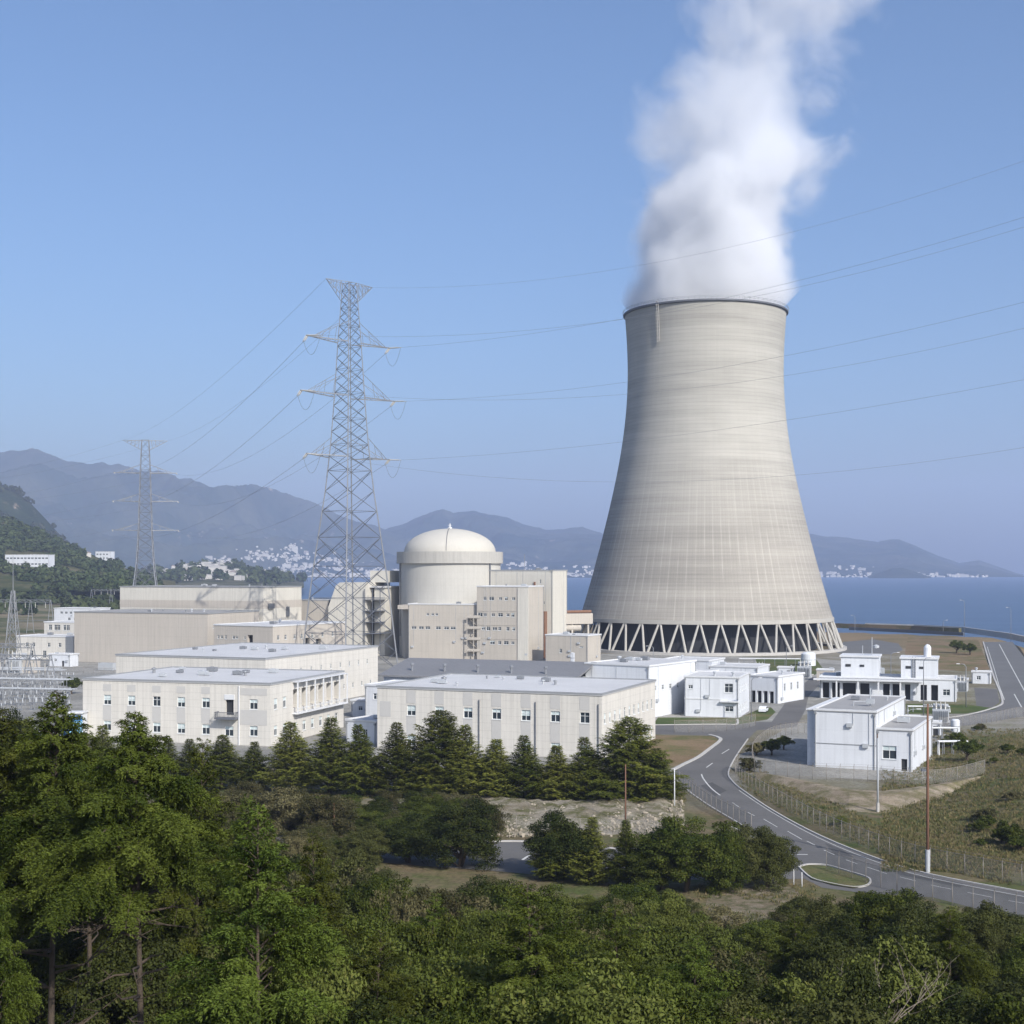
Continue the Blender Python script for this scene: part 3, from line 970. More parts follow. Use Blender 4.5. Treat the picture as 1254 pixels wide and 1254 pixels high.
    for i in range(34):
        u = i / 33 * 11
        j = min(int(u), 10)
        p = [pts[j][q] + (pts[j + 1][q] - pts[j][q]) * (u - j) for q in range(3)]
        lad.tube((p[0] - tx * .45, p[1] - ty * .45, p[2]), (p[0] + tx * .45, p[1] + ty * .45, p[2]), 0.07, n=4)
        if i % 3 == 0:
            ox, oy = math.cos(a) * 0.9, math.sin(a) * 0.9
            lad.path([(p[0] - tx * .5, p[1] - ty * .5, p[2]), (p[0] - tx * .5 + ox, p[1] - ty * .5 + oy, p[2]), (p[0] + tx * .5 + ox, p[1] + ty * .5 + oy, p[2]), (p[0] + tx * .5, p[1] + ty * .5, p[2])], 0.06, 4)
    lad.build('ladder', M['conc'], t)
    return cx, cy, zt, rt


TCX, TCY, TZT, TRT = cooling_tower()


def steam():
    prof = []
    n = 30
    mb = MB()
    segs = 28
    for i in range(n + 1):
        z = -10 + 190 * i / n
        cxo = 31.5 * max(z, 0) ** 1.5 / 135 ** 1.5
        r = 32.0 if z < 1 else min(33 + (z - 1) * 0.9, 62 + z * 0.06)
        for k in range(segs):
            a = 2 * math.pi * k / segs
            prof.append((cxo + r * math.cos(a), r * math.sin(a), z))
    fs = []
    for i in range(n):
        for k in range(segs):
            fs.append((i * segs + k, i * segs + (k + 1) % segs, (i + 1) * segs + (k + 1) % segs, (i + 1) * segs + k))
    fs += [tuple(range(segs))[::-1], tuple(range(n * segs, (n + 1) * segs))]
    mb.add(prof, fs)
    m = bpy.data.materials.new('steam')
    m.use_nodes = True
    nt = m.node_tree
    nt.nodes.clear()
    out = nd(nt, 'ShaderNodeOutputMaterial')
    vol = nd(nt, 'ShaderNodeVolumePrincipled')
    vol.inputs['Color'].default_value = (0.972, 0.978, 0.99, 1)
    vol.inputs['Anisotropy'].default_value = 0.13
    vol.inputs['Density Attribute'].default_value = ''
    tc = nd(nt, 'ShaderNodeTexCoord')
    P = tc.outputs['Object']
    sep0 = nd(nt, 'ShaderNodeSeparateXYZ')
    nt.links.new(P, sep0.inputs[0])
    z0 = sep0.outputs[2]
    # turbulence: warp the coordinates, more with height
    nz = nd(nt, 'ShaderNodeTexNoise')
    nz.inputs['Scale'].default_value = 1 / 46.0
    nz.inputs['Detail'].default_value = 2
    nt.links.new(P, nz.inputs['Vector'])
    sub = nd(nt, 'ShaderNodeVectorMath', operation='SUBTRACT')
    nt.links.new(nz.outputs['Color'], sub.inputs[0])
    sub.inputs[1].default_value = (0.5, 0.5, 0.5)
    amp = mrange(nt, z0, 0, 90, 8, 44)
    scl = nd(nt, 'ShaderNodeVectorMath', operation='SCALE')
    nt.links.new(sub.outputs[0], scl.inputs[0])
    nt.links.new(amp, scl.inputs['Scale'])
    add = nd(nt, 'ShaderNodeVectorMath', operation='ADD')
    nt.links.new(P, add.inputs[0])
    nt.links.new(scl.outputs[0], add.inputs[1])
    sep = nd(nt, 'ShaderNodeSeparateXYZ')
    nt.links.new(add.outputs[0], sep.inputs[0])
    x, y, _ = sep.outputs
    zc = mth(nt, 'MAXIMUM', z0, 0.0)
    cxo = mth(nt, 'MULTIPLY', mth(nt, 'POWER', mth(nt, 'DIVIDE', zc, 135.0), 1.5), 31.5)
    dx = mth(nt, 'SUBTRACT', x, cxo)
    d = mth(nt, 'SQRT', mth(nt, 'ADD', mth(nt, 'MULTIPLY', dx, dx), mth(nt, 'MULTIPLY', y, y)))
    rad = mrange(nt, z0, 0, 140, 37.5, 47)
    d = mth(nt, 'DIVIDE', d, rad)
    f1 = noise(nt, add.outputs[0], 1 / 27.0, 7, 0.58)
    v = mth(nt, 'MULTIPLY', mth(nt, 'SUBTRACT', 1.0, d), 1.15)
    v = mth(nt, 'ADD', v, mth(nt, 'MULTIPLY', mth(nt, 'SUBTRACT', f1, 0.5), mrange(nt, z0, 0, 110, 0.5, 3.4)))
    v = mth(nt, 'ADD', v, mrange(nt, z0, 0, 120, 0.10, -0.16))
    dens = mrange(nt, v, 0.02, mrange(nt, z0, 0, 120, 0.36, 0.62), 0, 1, True)
    dens = mth(nt, 'MULTIPLY', dens, mrange(nt, d, 1.0, 1.25, 1, 0))
    dens = mth(nt, 'MULTIPLY', dens, mth(nt, 'ADD', mrange(nt, z0, 0, 100, 0.13, 0.0), 0.030))
    nt.links.new(dens, vol.inputs['Density'])
    nt.links.new(vol.outputs[0], out.inputs['Volume'])
    m.cycles.volume_step_rate = 0.25
    o = mb.build('steam_plume', m, loc=(TCX, TCY, TZT))
    tag(o, 'white steam plume billowing out of the cooling tower', 'steam', kind='stuff')


steam()


# ------------------------------------------------------------------ containment building and its neighbours
def containment():
    X, Y = XY(551, 568)
    k = 568 / FPX
    t = thing('containment_building', 'domed concrete reactor building with round drum and tan block in front', 'reactor building', (X, Y, 0))
    cm = mat('drum concrete', (0.475, 0.46, 0.42), 0.9, 0.08, 0.10, streak=0.10, panel=(0, 2.6), pdark=0.07)
    rd = 62 * k
    zb, z1, z2 = 15.0, 35 + 7 * k, 35 + 21 * k
    MB().lathe([(rd, zb - 15), (rd, z1 + 0.5)], 96).build('drum', cm, t, smooth=True)
    cd = mat('cornice concrete', (0.42, 0.405, 0.37), 0.9, 0.1, 0.2, streak=0.15)
    MB().lathe([(rd - 1, z1), (65 * k, z1), (65 * k, z2), (rd - 1, z2 + 0.05), (rd - 6, z2 + 0.1)], 96).build('cornice', cd, t)
    rdm = 56 * k
    dz = 29 * k
    pr = [(rdm * math.cos(a), z2 - 0.1 + dz * math.sin(a)) for a in np.linspace(0, math.pi / 2 - 0.01, 22)]
    MB().lathe(pr, 96).build('dome', mat('dome concrete', (0.51, 0.488, 0.435), 0.88, 0.06, 0.15, streak=0.05), t, smooth=True)
    MB().lathe([(0.9, z2 + dz - 0.3), (0.9, z2 + dz + 0.5), (0.3, z2 + dz + 0.6), (0.2, z2 + dz + 2.0), (0, z2 + dz + 2.0)], 12).box(-0.9, 0.9, -0.1, 0.1, z2 + dz + 1.2, z2 + dz + 1.35).build('vent_finial', M['coping_w'], t)
    s = MB()
    pts = [((rdm + 0.15) * math.cos(a) * math.cos(R(268)), (rdm + 0.15) * math.cos(a) * math.sin(R(268)), z2 - 0.1 + (dz + 0.15) * math.sin(a)) for a in np.linspace(0.05, 1.5, 14)]
    s.path(pts, 0.12, 4)
    s.build('dome_ladder', M['steel_dark'], t)
    pp = MB()
    a = R(270 + 52)
    pp.tube(((rd + 0.4) * math.cos(a), (rd + 0.4) * math.sin(a), 8), ((rd + 0.4) * math.cos(a), (rd + 0.4) * math.sin(a), z1), 0.3, n=8)
    a = R(270 - 70)
    pp.tube(((rd + 0.4) * math.cos(a), (rd + 0.4) * math.sin(a), 8), ((rd + 0.4) * math.cos(a), (rd + 0.4) * math.sin(a), z1), 0.22, n=8)
    pp.build('downpipe', M['steel_dark'], t)
    return t


containment()

# block in front of the drum, with its dark recessed bay
fl, fr = XY(500, 541), XY(592, 533)
hol = {'front': []}
wl = []
Wb = math.hypot(fr[0] - fl[0], fr[1] - fl[1])
for u0, u1, z in ((0.14, 0.20, 11.3), (0.23, 0.29, 11.3), (0.32, 0.37, 11.3)):
    pass
for px in (507, 516, 524, 537, 547, 555):
    wl.append(('front', (px - 500) / 92 * Wb, 35 - 72 * 537 / FPX, 2.0, 1.1, 0))
for px in (524, 530, 535):
    wl.append(('front', (px - 500) / 92 * Wb, 35 - 55.5 * 537 / FPX, 1.1, 0.9, 0))
b, _ = building('reactor_annex', 'tan windowed block in front of the domed reactor drum', 'building', fl, fr, 20, 21.2, M['tan2'], M['roof_light'], M['coping_w'], wl, seed=2)
MB().box(-4.1, -0.01, 5.0, 19, -0.3, 20.6).build('shaded_bay', M['tan2'], b)
MB().box(-4.3, 0.0, -0.25, 19.2, 19.4, 21.0).build('canopy', M['tan2'], b)
st = MB()
for zz in (3.4, 7.8, 12.0, 16.2):
    st.box(Wb - 6.2, Wb - 0.6, -1.9, -0.05, zz, zz + 0.25)
    st.box(Wb - 6.2, Wb - 0.6, -1.92, -1.84, zz + 0.3, zz + 1.1)
for u in (6.1, 3.4, 0.7):
    st.box(Wb - u - 0.12, Wb - u + 0.12, -1.8, -1.56, 0, 17)
for i, zz in enumerate((3.6, 8.0, 12.2)):
    s = 1 if i % 2 else -1
    st.add([(Wb - 3.4 - s * 2.4, -1.5, zz), (Wb - 3.4 - s * 2.4, -0.5, zz), (Wb - 3.4 + s * 2.4, -0.5, zz + 4.2), (Wb - 3.4 + s * 2.4, -1.5, zz + 4.2)], [(0, 1, 2, 3)])
st.build('balcony_stair', M['tan2'], b)

# stair of blocks right of the drum
fl, fr = XY(584, 532), XY(647, 524)
Wb = math.hypot(fr[0] - fl[0], fr[1] - fl[1])
wl = []
rw = random.Random(4)
for py, xs in ((733, (594, 602, 613, 620, 629)), (753, (588, 594, 604, 613, 622, 628)), (770, (592, 598, 606, 612, 622, 629)), (787, (603, 612, 620, 628))):
    for px in xs:
        wl.append(('front', (px - 584) / 63 * Wb, 35 - (py - 697) * 528 / FPX, rw.choice((1.3, 1.5, 2.0)) * (1 if xs[-1] != px else 0.9), rw.choice((1.1, 1.35, 1.5)), rw.choice((0, 0, 1))))
b, _ = building('auxiliary_building', 'tan four storey block with rows of small windows right of the dome', 'building', fl, fr, 16, 28.2, M['tan2'], M['roof_light'], M['coping_w'], wl, seed=5)
MB().box(Wb * 0.80, Wb + 0.02, -0.35, -0.01, -0.3, 28.0).build('pilaster', M['cream_hall'], b)
led = MB()
for zz in (8.4, 13.6, 19.0):
    led.box(-0.05, Wb * 0.8, -0.12, -0.01, zz, zz + 0.2)
led.build('string_course', M['tan2'], b)
fl, fr = XY(593, 556), XY(677, 543)
Wb = math.hypot(fr[0] - fl[0], fr[1] - fl[1])
wl = []
for px, py, w, h in ((662, 712, 0.6, 1.5), (663, 724.5, 1.2, 0.6), (666.5, 738, 0.5, 1.1), (661, 752, 1.0, 4.0)):
    wl.append(('front', (px - 593) / 84 * Wb, 35 - (py - 697) * 546 / FPX, w, h, 0))
b, _ = building('auxiliary_building', 'tallest plain cream block rising behind the windowed tan block', 'building', fl, fr, 14, 34.3, M['cream_hall'], M['roof_light'], M['coping'], wl, seed=6)
q = MB()
for px, za, zb in ((655.5, 34, 8), (668, 15, 3)):
    u = (px - 593) / 84 * Wb
    q.box(u - 0.3, u + 0.3, -0.5, -0.02, zb, za - 4)
q.box(Wb * 0.70, Wb * 0.9, -2.0, -0.02, 17.0, 17.5).box(Wb * 0.86, Wb * 0.92, -2.4, -0.02, 0, 18.5)
q.build('pipe_riser', M['rust'], b)
MB().tube((Wb * 0.5, 6, 34), (Wb * 0.5, 6, 41), 0.09, n=5).build('antenna', M['steel'], b)
# annex with round corner at the foot of the tall block
fl, fr = XY(668, 520), XY(720, 512)
Wb = math.hypot(fr[0] - fl[0], fr[1] - fl[1])
b, _ = building('pump_house', 'small tan pump house at the foot of the cooling tower', 'building', fl, fr, 12, 10.2, M['tan2'], M['roof_light'], M['coping_w'], [('front', Wb * 0.36, 4.6, 1.2, 1.5, 0), ('front', Wb * 0.85, 6.2, 1.5, 0.5, 0)], seed=7)
roof_bits(b, Wb, 12, 10.2, 2, 3)
# covered pipe bridge from the tall block to the tower
p0, p1 = XY(677, 552), XY(726, 560)
b = thing('pipe_bridge', 'tan covered pipe bridge running from the tall block to the tower', 'pipe bridge', (p0[0], p0[1], 0), math.atan2(p1[1] - p0[1], p1[0] - p0[0]))
ln = math.hypot(p1[0] - p0[0], p1[1] - p0[1])
MB().box(0, ln, 0, 3.5, 13.0, 17.2).build('deck', M['tan2'], b)
MB().tube((0, 1.6, 17.9), (ln, 1.6, 17.9), 0.6, n=10).tube((0, 2.8, 17.7), (ln * 0.9, 2.8, 17.7), 0.35, n=8).build('pipe', M['rust'], b)
MB().tube((ln * 0.25, 1.7, 11.5), (ln * 0.72, 1.7, 11.5), 1.5, n=14).build('tank', M['tan2'], b)
for u in (0.1, 0.5, 0.9):
    MB().box(ln * u - 0.35, ln * u + 0.35, 0.5, 3.0, -0.2, 13.0).build('leg', M['tan2'], b)

# ------------------------------------------------------------------ turbine halls on the left
b, Wb = building('turbine_hall', 'long tan windowless hall in front of the cream hall', 'hall', XY(91, 526), XY(254, 505), 35.5, 18.6, M['tan'], M['roof_grey'], M['coping'],
                 [('right', s, 13.6, 0.9, 0.7, 0) for s in (4, 6, 8, 10.5, 15, 17.5, 24, 27)] + [('right', s, 6.0, 1.2, 2.0, 0) for s in (2.5, 4.6, 6.8)], seed=11)
b, Wb = building('turbine_hall', 'tall cream banded turbine hall behind the tan hall', 'hall', XY(147, 566), XY(322.5, 541.5), 29.5, 27.7, M['cream_hall'], M['roof_grey'], M['coping'], [], seed=12)
MB().box(-0.06, Wb + 0.06, -0.06, 29.56, 19.6, 22.6).build('cladding_band', M['tan'], b)
MB().box(Wb + 0.08, Wb + 0.9, 3, 7, 19.5, 21.5).box(Wb + 0.08, Wb + 0.6, 17, 19, 16, 20).build('wall_unit', M['steel_dark'], b)
rw = random.Random(21)
b, Wb = building('service_building', 'low tan service block with dark loading openings right of the halls', 'building', XY(262, 489), XY(334, 476), 42, 15.2, M['tan'], M['roof_light'], M['coping_w'],
                 [('front', s, 11.2, rw.uniform(0.8, 1.4), rw.uniform(0.7, 1.5), 0) for s in (2, 3.6, 5.4, 9, 10.4, 14)] + [('right', s, 11.4, 1.2, 1.6, 0) for s in (3, 7, 12, 16, 22, 28, 34)], seed=13,
                 extra_holes={'front': [(15.2, 17.6, 8.6, 12.2, 1.2)], 'right': [(18, 20.5, 7.5, 10.6, 1.2), (24, 27, 6, 10, 1.2)]})
fl, fr = XY(366, 575), XY(402, 569)
b, Wb = building('service_building', 'low flat tan block between the cream hall and the pylon', 'building', fl, fr, 14, 22.0, M['tan'], M['roof_light'], M['coping'], [], seed=14)
# building with sloped shoulder behind the pylon
fl, fr = XY(402, 566), XY(478, 556)
ang = math.atan2(fr[1] - fl[1], fr[0] - fl[0])
Wb = math.hypot(fr[0] - fl[0], fr[1] - fl[1])
b = thing('fuel_building', 'cream block with sloping left shoulder behind the pylon', 'building', (fl[0], fl[1], 0), ang)
MB().yprism([(0, -0.3), (17.2, -0.3), (17.2, 29.6), (5.2, 29.6), (3.4, 28.2), (0, 19.5)], 0, 22).build('wall', M['cream_hall'], b)
MB().box(18.9, 23.6, 4, 20, -0.3, 27.5).build('stair_tower', M['cream_hall'], b)
MB().box(17.21, 18.89, 5, 20, -0.3, 26.0).build('gap_shade', M['dark'], b)  # near-black filler paints the shade of the open gap
MB().box(15.0, 23.4, 8, 18, 29.61, 34.4).build('penthouse', M['cream_hall'], b)
MB().box(16.0, 24.2, 3, 20.4, 27.51, 28.1).build('roof', M['roof_light'], b)
wb = MB()
for z in (22.5, 18.0, 13.5, 9.0):
    wb.box(16.6, 24.0, -0.9, 3.9, z, z + 0.3).box(16.6, 24.0, -0.92, -0.86, z + 0.9, z + 1.0)
for u in (16.8, 20.4, 23.8):
    wb.box(u - 0.12, u + 0.12, -0.8, -0.55, 0, 27)
wb.build('gallery', M['steel_dark'], b)

# ------------------------------------------------------------------ office blocks at the front
cols = [503.6, 538, 573, 608, 644, 680, 716]
fl, fr = XY(462, 272), XY(737, 254.6)
Wf = math.hypot(fr[0] - fl[0], fr[1] - fl[1])


def s_of(px, fl, fr):
    """distance along the front where the direction px meets it"""
    t = (px - 627) / FPX
    dx, dy = fr[0] - fl[0], fr[1] - fl[1]
    u = (t * fl[1] - fl[0]) / (dx - t * dy)
    return u * math.hypot(dx, dy)


wins, pan = [], []
for i, c in enumerate(cols):
    s = s_of(c, fl, fr)
    wins += [('front', s, 7.6, 1.85, 2.0, (2, 1, 1, 1, 2, 1, 0)[i]), ('front', s, 1.7, 1.85, 2.0, (1, 2, 1, 2, 1, 1, 2)[i])]
    pan += [('front', s - 1.0, s + 1.0, 2.85, 6.4), ('front', s - 1.0, s + 1.0, 9.0, 11.5)]
s = s_of(472, fl, fr)
pan.append(('front', s - 1.2, s + 1.2, 6.2, 9.2))
for i in range(11):
    s = 1.9 + i * 3.05
    wins += [('right', s, 7.4, 1.3, 2.0), ('right', s, 2.0, 1.3, 2.0)]
b, Wb = building('office_building', 'long cream two storey office block behind the middle of the cypress row', 'building', fl, fr, 35, 11.75, M['cream'], M['roof_light'], M['coping'], wins, panels=pan, seed=31)
roof_bits(b, Wb, 35, 11.75, 5, 8)
for px in (587, 656, 733):
    s = s_of(px, fl, fr)
    MB().tube((s, -0.14, -0.3), (s, -0.14, 10.2), 0.11, n=6).build('downpipe', M['steel_dark'], b)

cols = [131.4, 161, 191.8, 221.8, 252, 310.5]
fl, fr = XY(101.4, 286.7), XY(331.3, 274)
wins, pan = [], []
for i, c in enumerate(cols):
    s = s_of(c, fl, fr)
    wins += [('front', s, 8.2, 1.75, 2.0, (2, 2, 0, 2, 1, 1)[i]), ('front', s, 2.9, 1.75, 2.0, (1, 2, 1, 2, 1, 1)[i])]
    w2 = 1.0 if c < 300 else 3.0
    pan += [('front', s - w2, s + w2, 4.1, 7.1), ('front', s - w2, s + w2, 10.0, 11.4)]
sb = s_of(280, fl, fr)
wins += [('front', sb + 0.1, 2.7, 1.9, 2.0, 1)]
for s in (2.3, 6.2):
    wins += [('right', s, 8.2, 1.5, 2.2), ('right', s, 2.9, 1.5, 2.0)]
for i in range(6):
    wins.append(('right', 11.2 + i * 4, 2.6, 1.5, 2.0))
eh = {'front': [(sb - 0.7, sb + 1.1, 5.9, 9.0, 0.5, 'door')], 'right': [(10.0 + i * 4.0, 13.2 + i * 4.0, 6.6, 10.4, 2.2, 'loggia') for i in range(6)]}
b, Wb = building('office_building', 'cream two storey office block with a small balcony at the left', 'building', fl, fr, 35, 12.1, M['cream'], M['roof_light'], M['coping'], wins, panels=pan, extra_holes=eh, seed=32)
roof_bits(b, Wb, 35, 12.1, 6, 9)
bal = MB()
bal.box(sb - 2.2, sb + 2.2, -1.9, -0.01, 5.2, 5.55).box(sb - 2.2, sb + 2.2, -1.9, -1.82, 6.55, 6.65)
for i in range(16):
    x = sb - 2.15 + i * 4.3 / 15
    bal.box(x - 0.03, x + 0.03, -1.88, -1.83, 5.55, 6.56)
for sx in (-2.2, 2.12):
    bal.box(sb + sx, sb + sx + 0.08, -1.82, -0.02, 6.55, 6.65)
    for j in range(5):
        bal.box(sb + sx + 0.01, sb + sx + 0.06, -1.5 + j * 0.3, -1.46 + j * 0.3, 5.55, 6.56)
bal.build('balcony', M['steel_dark'], b)
MB().box(sb - 0.9, sb + 1.3, -0.12, 0.0, 9.0, 10.0).build('lintel', M['coping_w'], b)
MB().box(Wb + 0.01, Wb + 1.3, 9.6, 34.6, 5.4, 5.7).box(Wb + 1.22, Wb + 1.3, 9.6, 34.6, 6.5, 6.6).box(Wb + 0.01, Wb + 1.3, 9.6, 34.6, 11.9, 12.05).build('gallery_floor', M['coping_w'], b)
for i in range(7):
    MB().box(Wb + 1.0, Wb + 1.25, 9.7 + i * 4.1, 9.95 + i * 4.1, 5.7, 11.9).build('gallery_post', M['coping_w'], b)
s = s_of(293, fl, fr)
MB().tube((s, -0.13, -0.3), (s, -0.13, 11.8), 0.13, n=6).build('downpipe', M['coping_w'], b)

fl, fr = XY(142, 353), XY(325, 337)
wins = []
for i in range(9):
    wins += [('right', 12 + i * 5.2, 9.3, 0.9, 1.3, 0), ('right', 14 + i * 5.2, 3.4, 1.0, 1.3, 0)]
b, Wb = building('workshop_building', 'long low cream workshop with flat pale roof behind the left office block', 'building', fl, fr, 60, 13.0, M['cream'], M['roof_light'], M['coping'], wins, seed=33)
roof_bits(b, Wb, 60, 13.0, 3, 12)

# ------------------------------------------------------------------ low grey-roofed sheds in the middle
fl, fr = XY(470, 338), XY(700, 322)
ang = math.atan2(fr[1] - fl[1], fr[0] - fl[0])
Wb = math.hypot(fr[0] - fl[0], fr[1] - fl[1])
b = thing('storage_shed', 'long low shed with dark grey pitched roof behind the middle office block', 'shed', (fl[0], fl[1], 0), ang)
MB().box(0, Wb, 0, 34, -0.3, 9.0).build('wall', M['white'], b)
MB().xprism([(-1.2, 8.95), (-1.2, 9.35), (17, 12.4), (35.2, 9.35), (35.2, 8.95), (17, 12.0)], -1.0, Wb + 1.0).build('roof', M['roof_dark'], b)
r = random.Random(3)
for i in range(5):
    x = Wb * (0.12 + 0.18 * i)
    MB().tube((x, 4, 9.6), (x, 4, 11.6), 0.25, n=8).lathe([(0.5, 11.55), (0.5, 11.9), (0, 12.2)], 8, (x, 4)).build('roof_vent', M['steel'], b)
wins = [('front', s, 5.6, 1.6, 1.4, 0) for s in (3, 6.5, 9, 11, 15)]
b, Wb = building('workshop_annex', 'low white annex with dark windows between the two office blocks', 'building', XY(447, 322), XY(516, 316), 14, 7.9, M['white'], M['roof_light'], M['coping_w'], wins, seed=35)
b, Wb = building('site_office', 'small white box building behind the gap between the office blocks', 'building', XY(424, 282), XY(461, 278), 9, 4.2, M['white'], M['roof_light'], M['coping_w'], [('front', 2.2, 2.2, 1.4, 1.2, 1), ('front', 4.8, 2.0, 1.1, 1.6, 0)], seed=36)
wins = [('front', 2.2, 7.3, 0.9, 0.9, 0), ('front', 6.2, 7.0, 0.9, 0.9, 0), ('front', 11.5, 6.7, 2.6, 2.0, 0), ('front', 15.4, 6.8, 1.1, 1.5, 0)] + [('right', 3 + i * 3.8, 6.8, 1.2, 1.2, 0) for i in range(5)]
b, Wb = building('white_building', 'white flat roofed block behind the right end of the long office block', 'building', XY(716.5, 336), XY(795, 326), 24, 12.0, M['white'], M['roof_light'], M['coping_w'], wins, seed=37)
roof_bits(b, Wb, 24, 12.0, 3, 14)
wins = [('front', s, 3.3, 1.8, 3.0, 0) for s in (6, 8.6, 11.2, 15)]
b, Wb = building('white_building', 'low white block with dark openings at the foot of the tower', 'building', XY(810, 415), XY(868, 408), 14, 7.8, M['white'], M['roof_light'], M['coping_w'], wins, seed=38)
wins = [('front', 3, 4.5, 2.2, 1.2, 0), ('front', 7.5, 4.5, 2.2, 1.6, 0), ('right', 3, 4.6, 1.4, 1.2, 0)]
b, Wb = building('white_building', 'low wide white block just behind the white two storey house', 'building', XY(868, 398), XY(928, 392), 13, 7.0, M['white'], M['roof_light'], M['coping_w'], wins, seed=39)
b, Wb = building('white_building', 'narrow white block between the long office block and the white house', 'building', XY(800, 352), XY(838, 346), 16, 8.6, M['white'], M['roof_light'], M['coping_w'], [('front', 2.2, 4.2, 1.8, 3.2, 0), ('front', 5.2, 4.2, 1.8, 3.2, 0)], seed=40)

# white two-storey house with a corner bay
fl, fr = XY(838, 331), XY(905, 327)
Wb = math.hypot(fr[0] - fl[0], fr[1] - fl[1])
wins = [('front', 1.5, 7.0, 1.1, 0.9, 0), ('front', 10.6, 6.9, 2.0, 2.1, 0), ('front', 10.7, 2.0, 2.0, 1.3, 0)] + [('right', 2 + i * 3.4, 6.6, 1.2, 1.6, 0) for i in range(4)] + [('right', 2 + i * 3.4, 2.0, 1.2, 1.6, 0) for i in range(4)]
b, Wb = building('control_house', 'white two storey house with corner bay beside the road junction', 'house', fl, fr, 17, 9.2, M['white'], M['roof_light'], M['coping_w'], wins, seed=41)
MB().box(8.7, Wb + 0.02, -0.9, -0.01, 3.6, 3.9).build('bay_ledge', M['coping_w'], b)
MB().box(-0.02, 8.7, -0.10, -0.01, 4.1, 4.35).build('string_course', M['coping_w'], b)
roof_bits(b, Wb, 17, 9.2, 1, 15)
fl, fr = XY(917, 366), XY(953, 361)
Wb = math.hypot(fr[0] - fl[0], fr[1] - fl[1])
b, Wb = building('garage', 'low white garage with scalloped openings right of the white house', 'garage', fl, fr, 16, 6.8, M['white'], M['roof_light'], M['coping_w'], [('right', 4 + i * 4, 4.0, 1.2, 2.0, 0) for i in range(3)], seed=42, extra_holes={'front': [(0.6 + i * 1.75, 1.9 + i * 1.75, 0.0, 3.1, 1.2) for i in range(4)]})

# white block inside the fence on the right
fl, fr = XY(997, 246), XY(1073, 241.5)
Wb = math.hypot(fr[0] - fl[0], fr[1] - fl[1])
b, Wb = building('switch_house', 'tall white windowless block inside the fenced yard on the right', 'building', fl, fr, 31, 9.9, M['white'], M['roof_grey'], M['coping_w'], [('right', 6, 6.5, 0.9, 1.0, 0)], seed=43)
MB().box(-1.5, -0.01, 1.3, 26, -0.3, 9.85).build('side_wing', M['white'], b)
MB().box(-1.62, -0.22, 0.9, 26.2, 9.9, 10.1).build('side_roof', M['coping_w'], b)
MB().tube((8.0, 10, 10.1), (8.0, 10, 13.4), 0.13, n=6).box(7.3, 8.7, 9.6, 10.4, 10.6, 11.5).tube((5.2, 9, 11.0), (8.0, 10, 11.0), 0.09, n=5).tube((5.2, 9, 10.0), (5.2, 9, 11.0), 0.09, n=5).build('roof_aerial', M['equip'], b)
MB().box(-0.03, Wb + 0.03, -0.08, -0.01, 4.2, 4.32).build('string_course', M['coping'], b)
dxy = Vector((fr[0] - fl[0], fr[1] - fl[1])).normalized()
f2 = (fr[0] + dxy.x * 0.02 + 0.1, fr[1] + dxy.y * 0.02 + 0.25)
f3 = (f2[0] + dxy.x * 6.1, f2[1] + dxy.y * 6.1)
b, Wb2 = building('switch_house_annex', 'low white lean-to with a barred window beside the tall white block', 'building', f2, f3, 23, 7.0, M['white'], M['roof_grey'], M['coping_w'], [('front', 2.2, 3.2, 2.4, 2.3, 1), ('right', 4, 3.4, 1.0, 1.2, 0)], seed=44, extra_holes={'front': [(4.2, 5.2, 0.1, 2.2, 0.3, 'door')]})
MB().tube((0.2, -0.12, 0), (0.2, -0.12, 6.4), 0.09, n=6).build('downpipe', M['rust'], b)

# control complex with two roof towers
fl, fr = XY(1004, 377), XY(1171, 366)
ang = math.atan2(fr[1] - fl[1], fr[0] - fl[0])
Wb = math.hypot(fr[0] - fl[0], fr[1] - fl[1])
wins = [('front', u * Wb, 2.4, 1.8, 1.6, 0) for u in (0.93,)]
b, Wb = building('control_complex', 'white low building with two square roof towers behind the fenced yard', 'building', fl, fr, 13, 5.6, M['white'], M['roof_light'], M['coping_w'], wins, seed=45,
                 extra_holes={'front': [(u * Wb, (u + w) * Wb, 0.1, 4.3, 1.6) for u, w in ((0.02, 0.05), (0.09, 0.06), (0.17, 0.10), (0.30, 0.07), (0.47, 0.05), (0.54, 0.06), (0.63, 0.04), (0.74, 0.05), (0.82, 0.05))]})
MB().box(-1.5, Wb * 0.76, -2.2, -0.18, 5.05, 5.45).build('canopy', M['coping_w'], b)
for u in (0.13, 0.29, 0.44, 0.60, 0.74):
    MB().box(u * Wb - 0.2, u * Wb + 0.2, -2.0, -1.6, 0, 5.04).build('column', M['coping_w'], b)
for u0, u1, h, lab in ((0.155, 0.435, 11.2, 0), (0.60, 0.865, 11.0, 1)):
    tw = MB()
    tw.box(u0 * Wb, u1 * Wb, 1.6, 11, 5.86, h).build('tower', M['white'], b)
    MB().box(u0 * Wb - 0.35, u1 * Wb + 0.35, 1.25, 11.35, h, h + 0.45).build('tower_roof', M['coping_w'], b)
    MB().box(u0 * Wb + 1.2, u0 * Wb + 2.6, 1.5, 1.6 - 0.004, h - 2.6, h - 1.9).box((u0 + u1) / 2 * Wb, (u0 + u1) / 2 * Wb + 1.2, 1.5, 1.596, h - 2.6, h - 2.0).build('louvre', M['dark'], b)
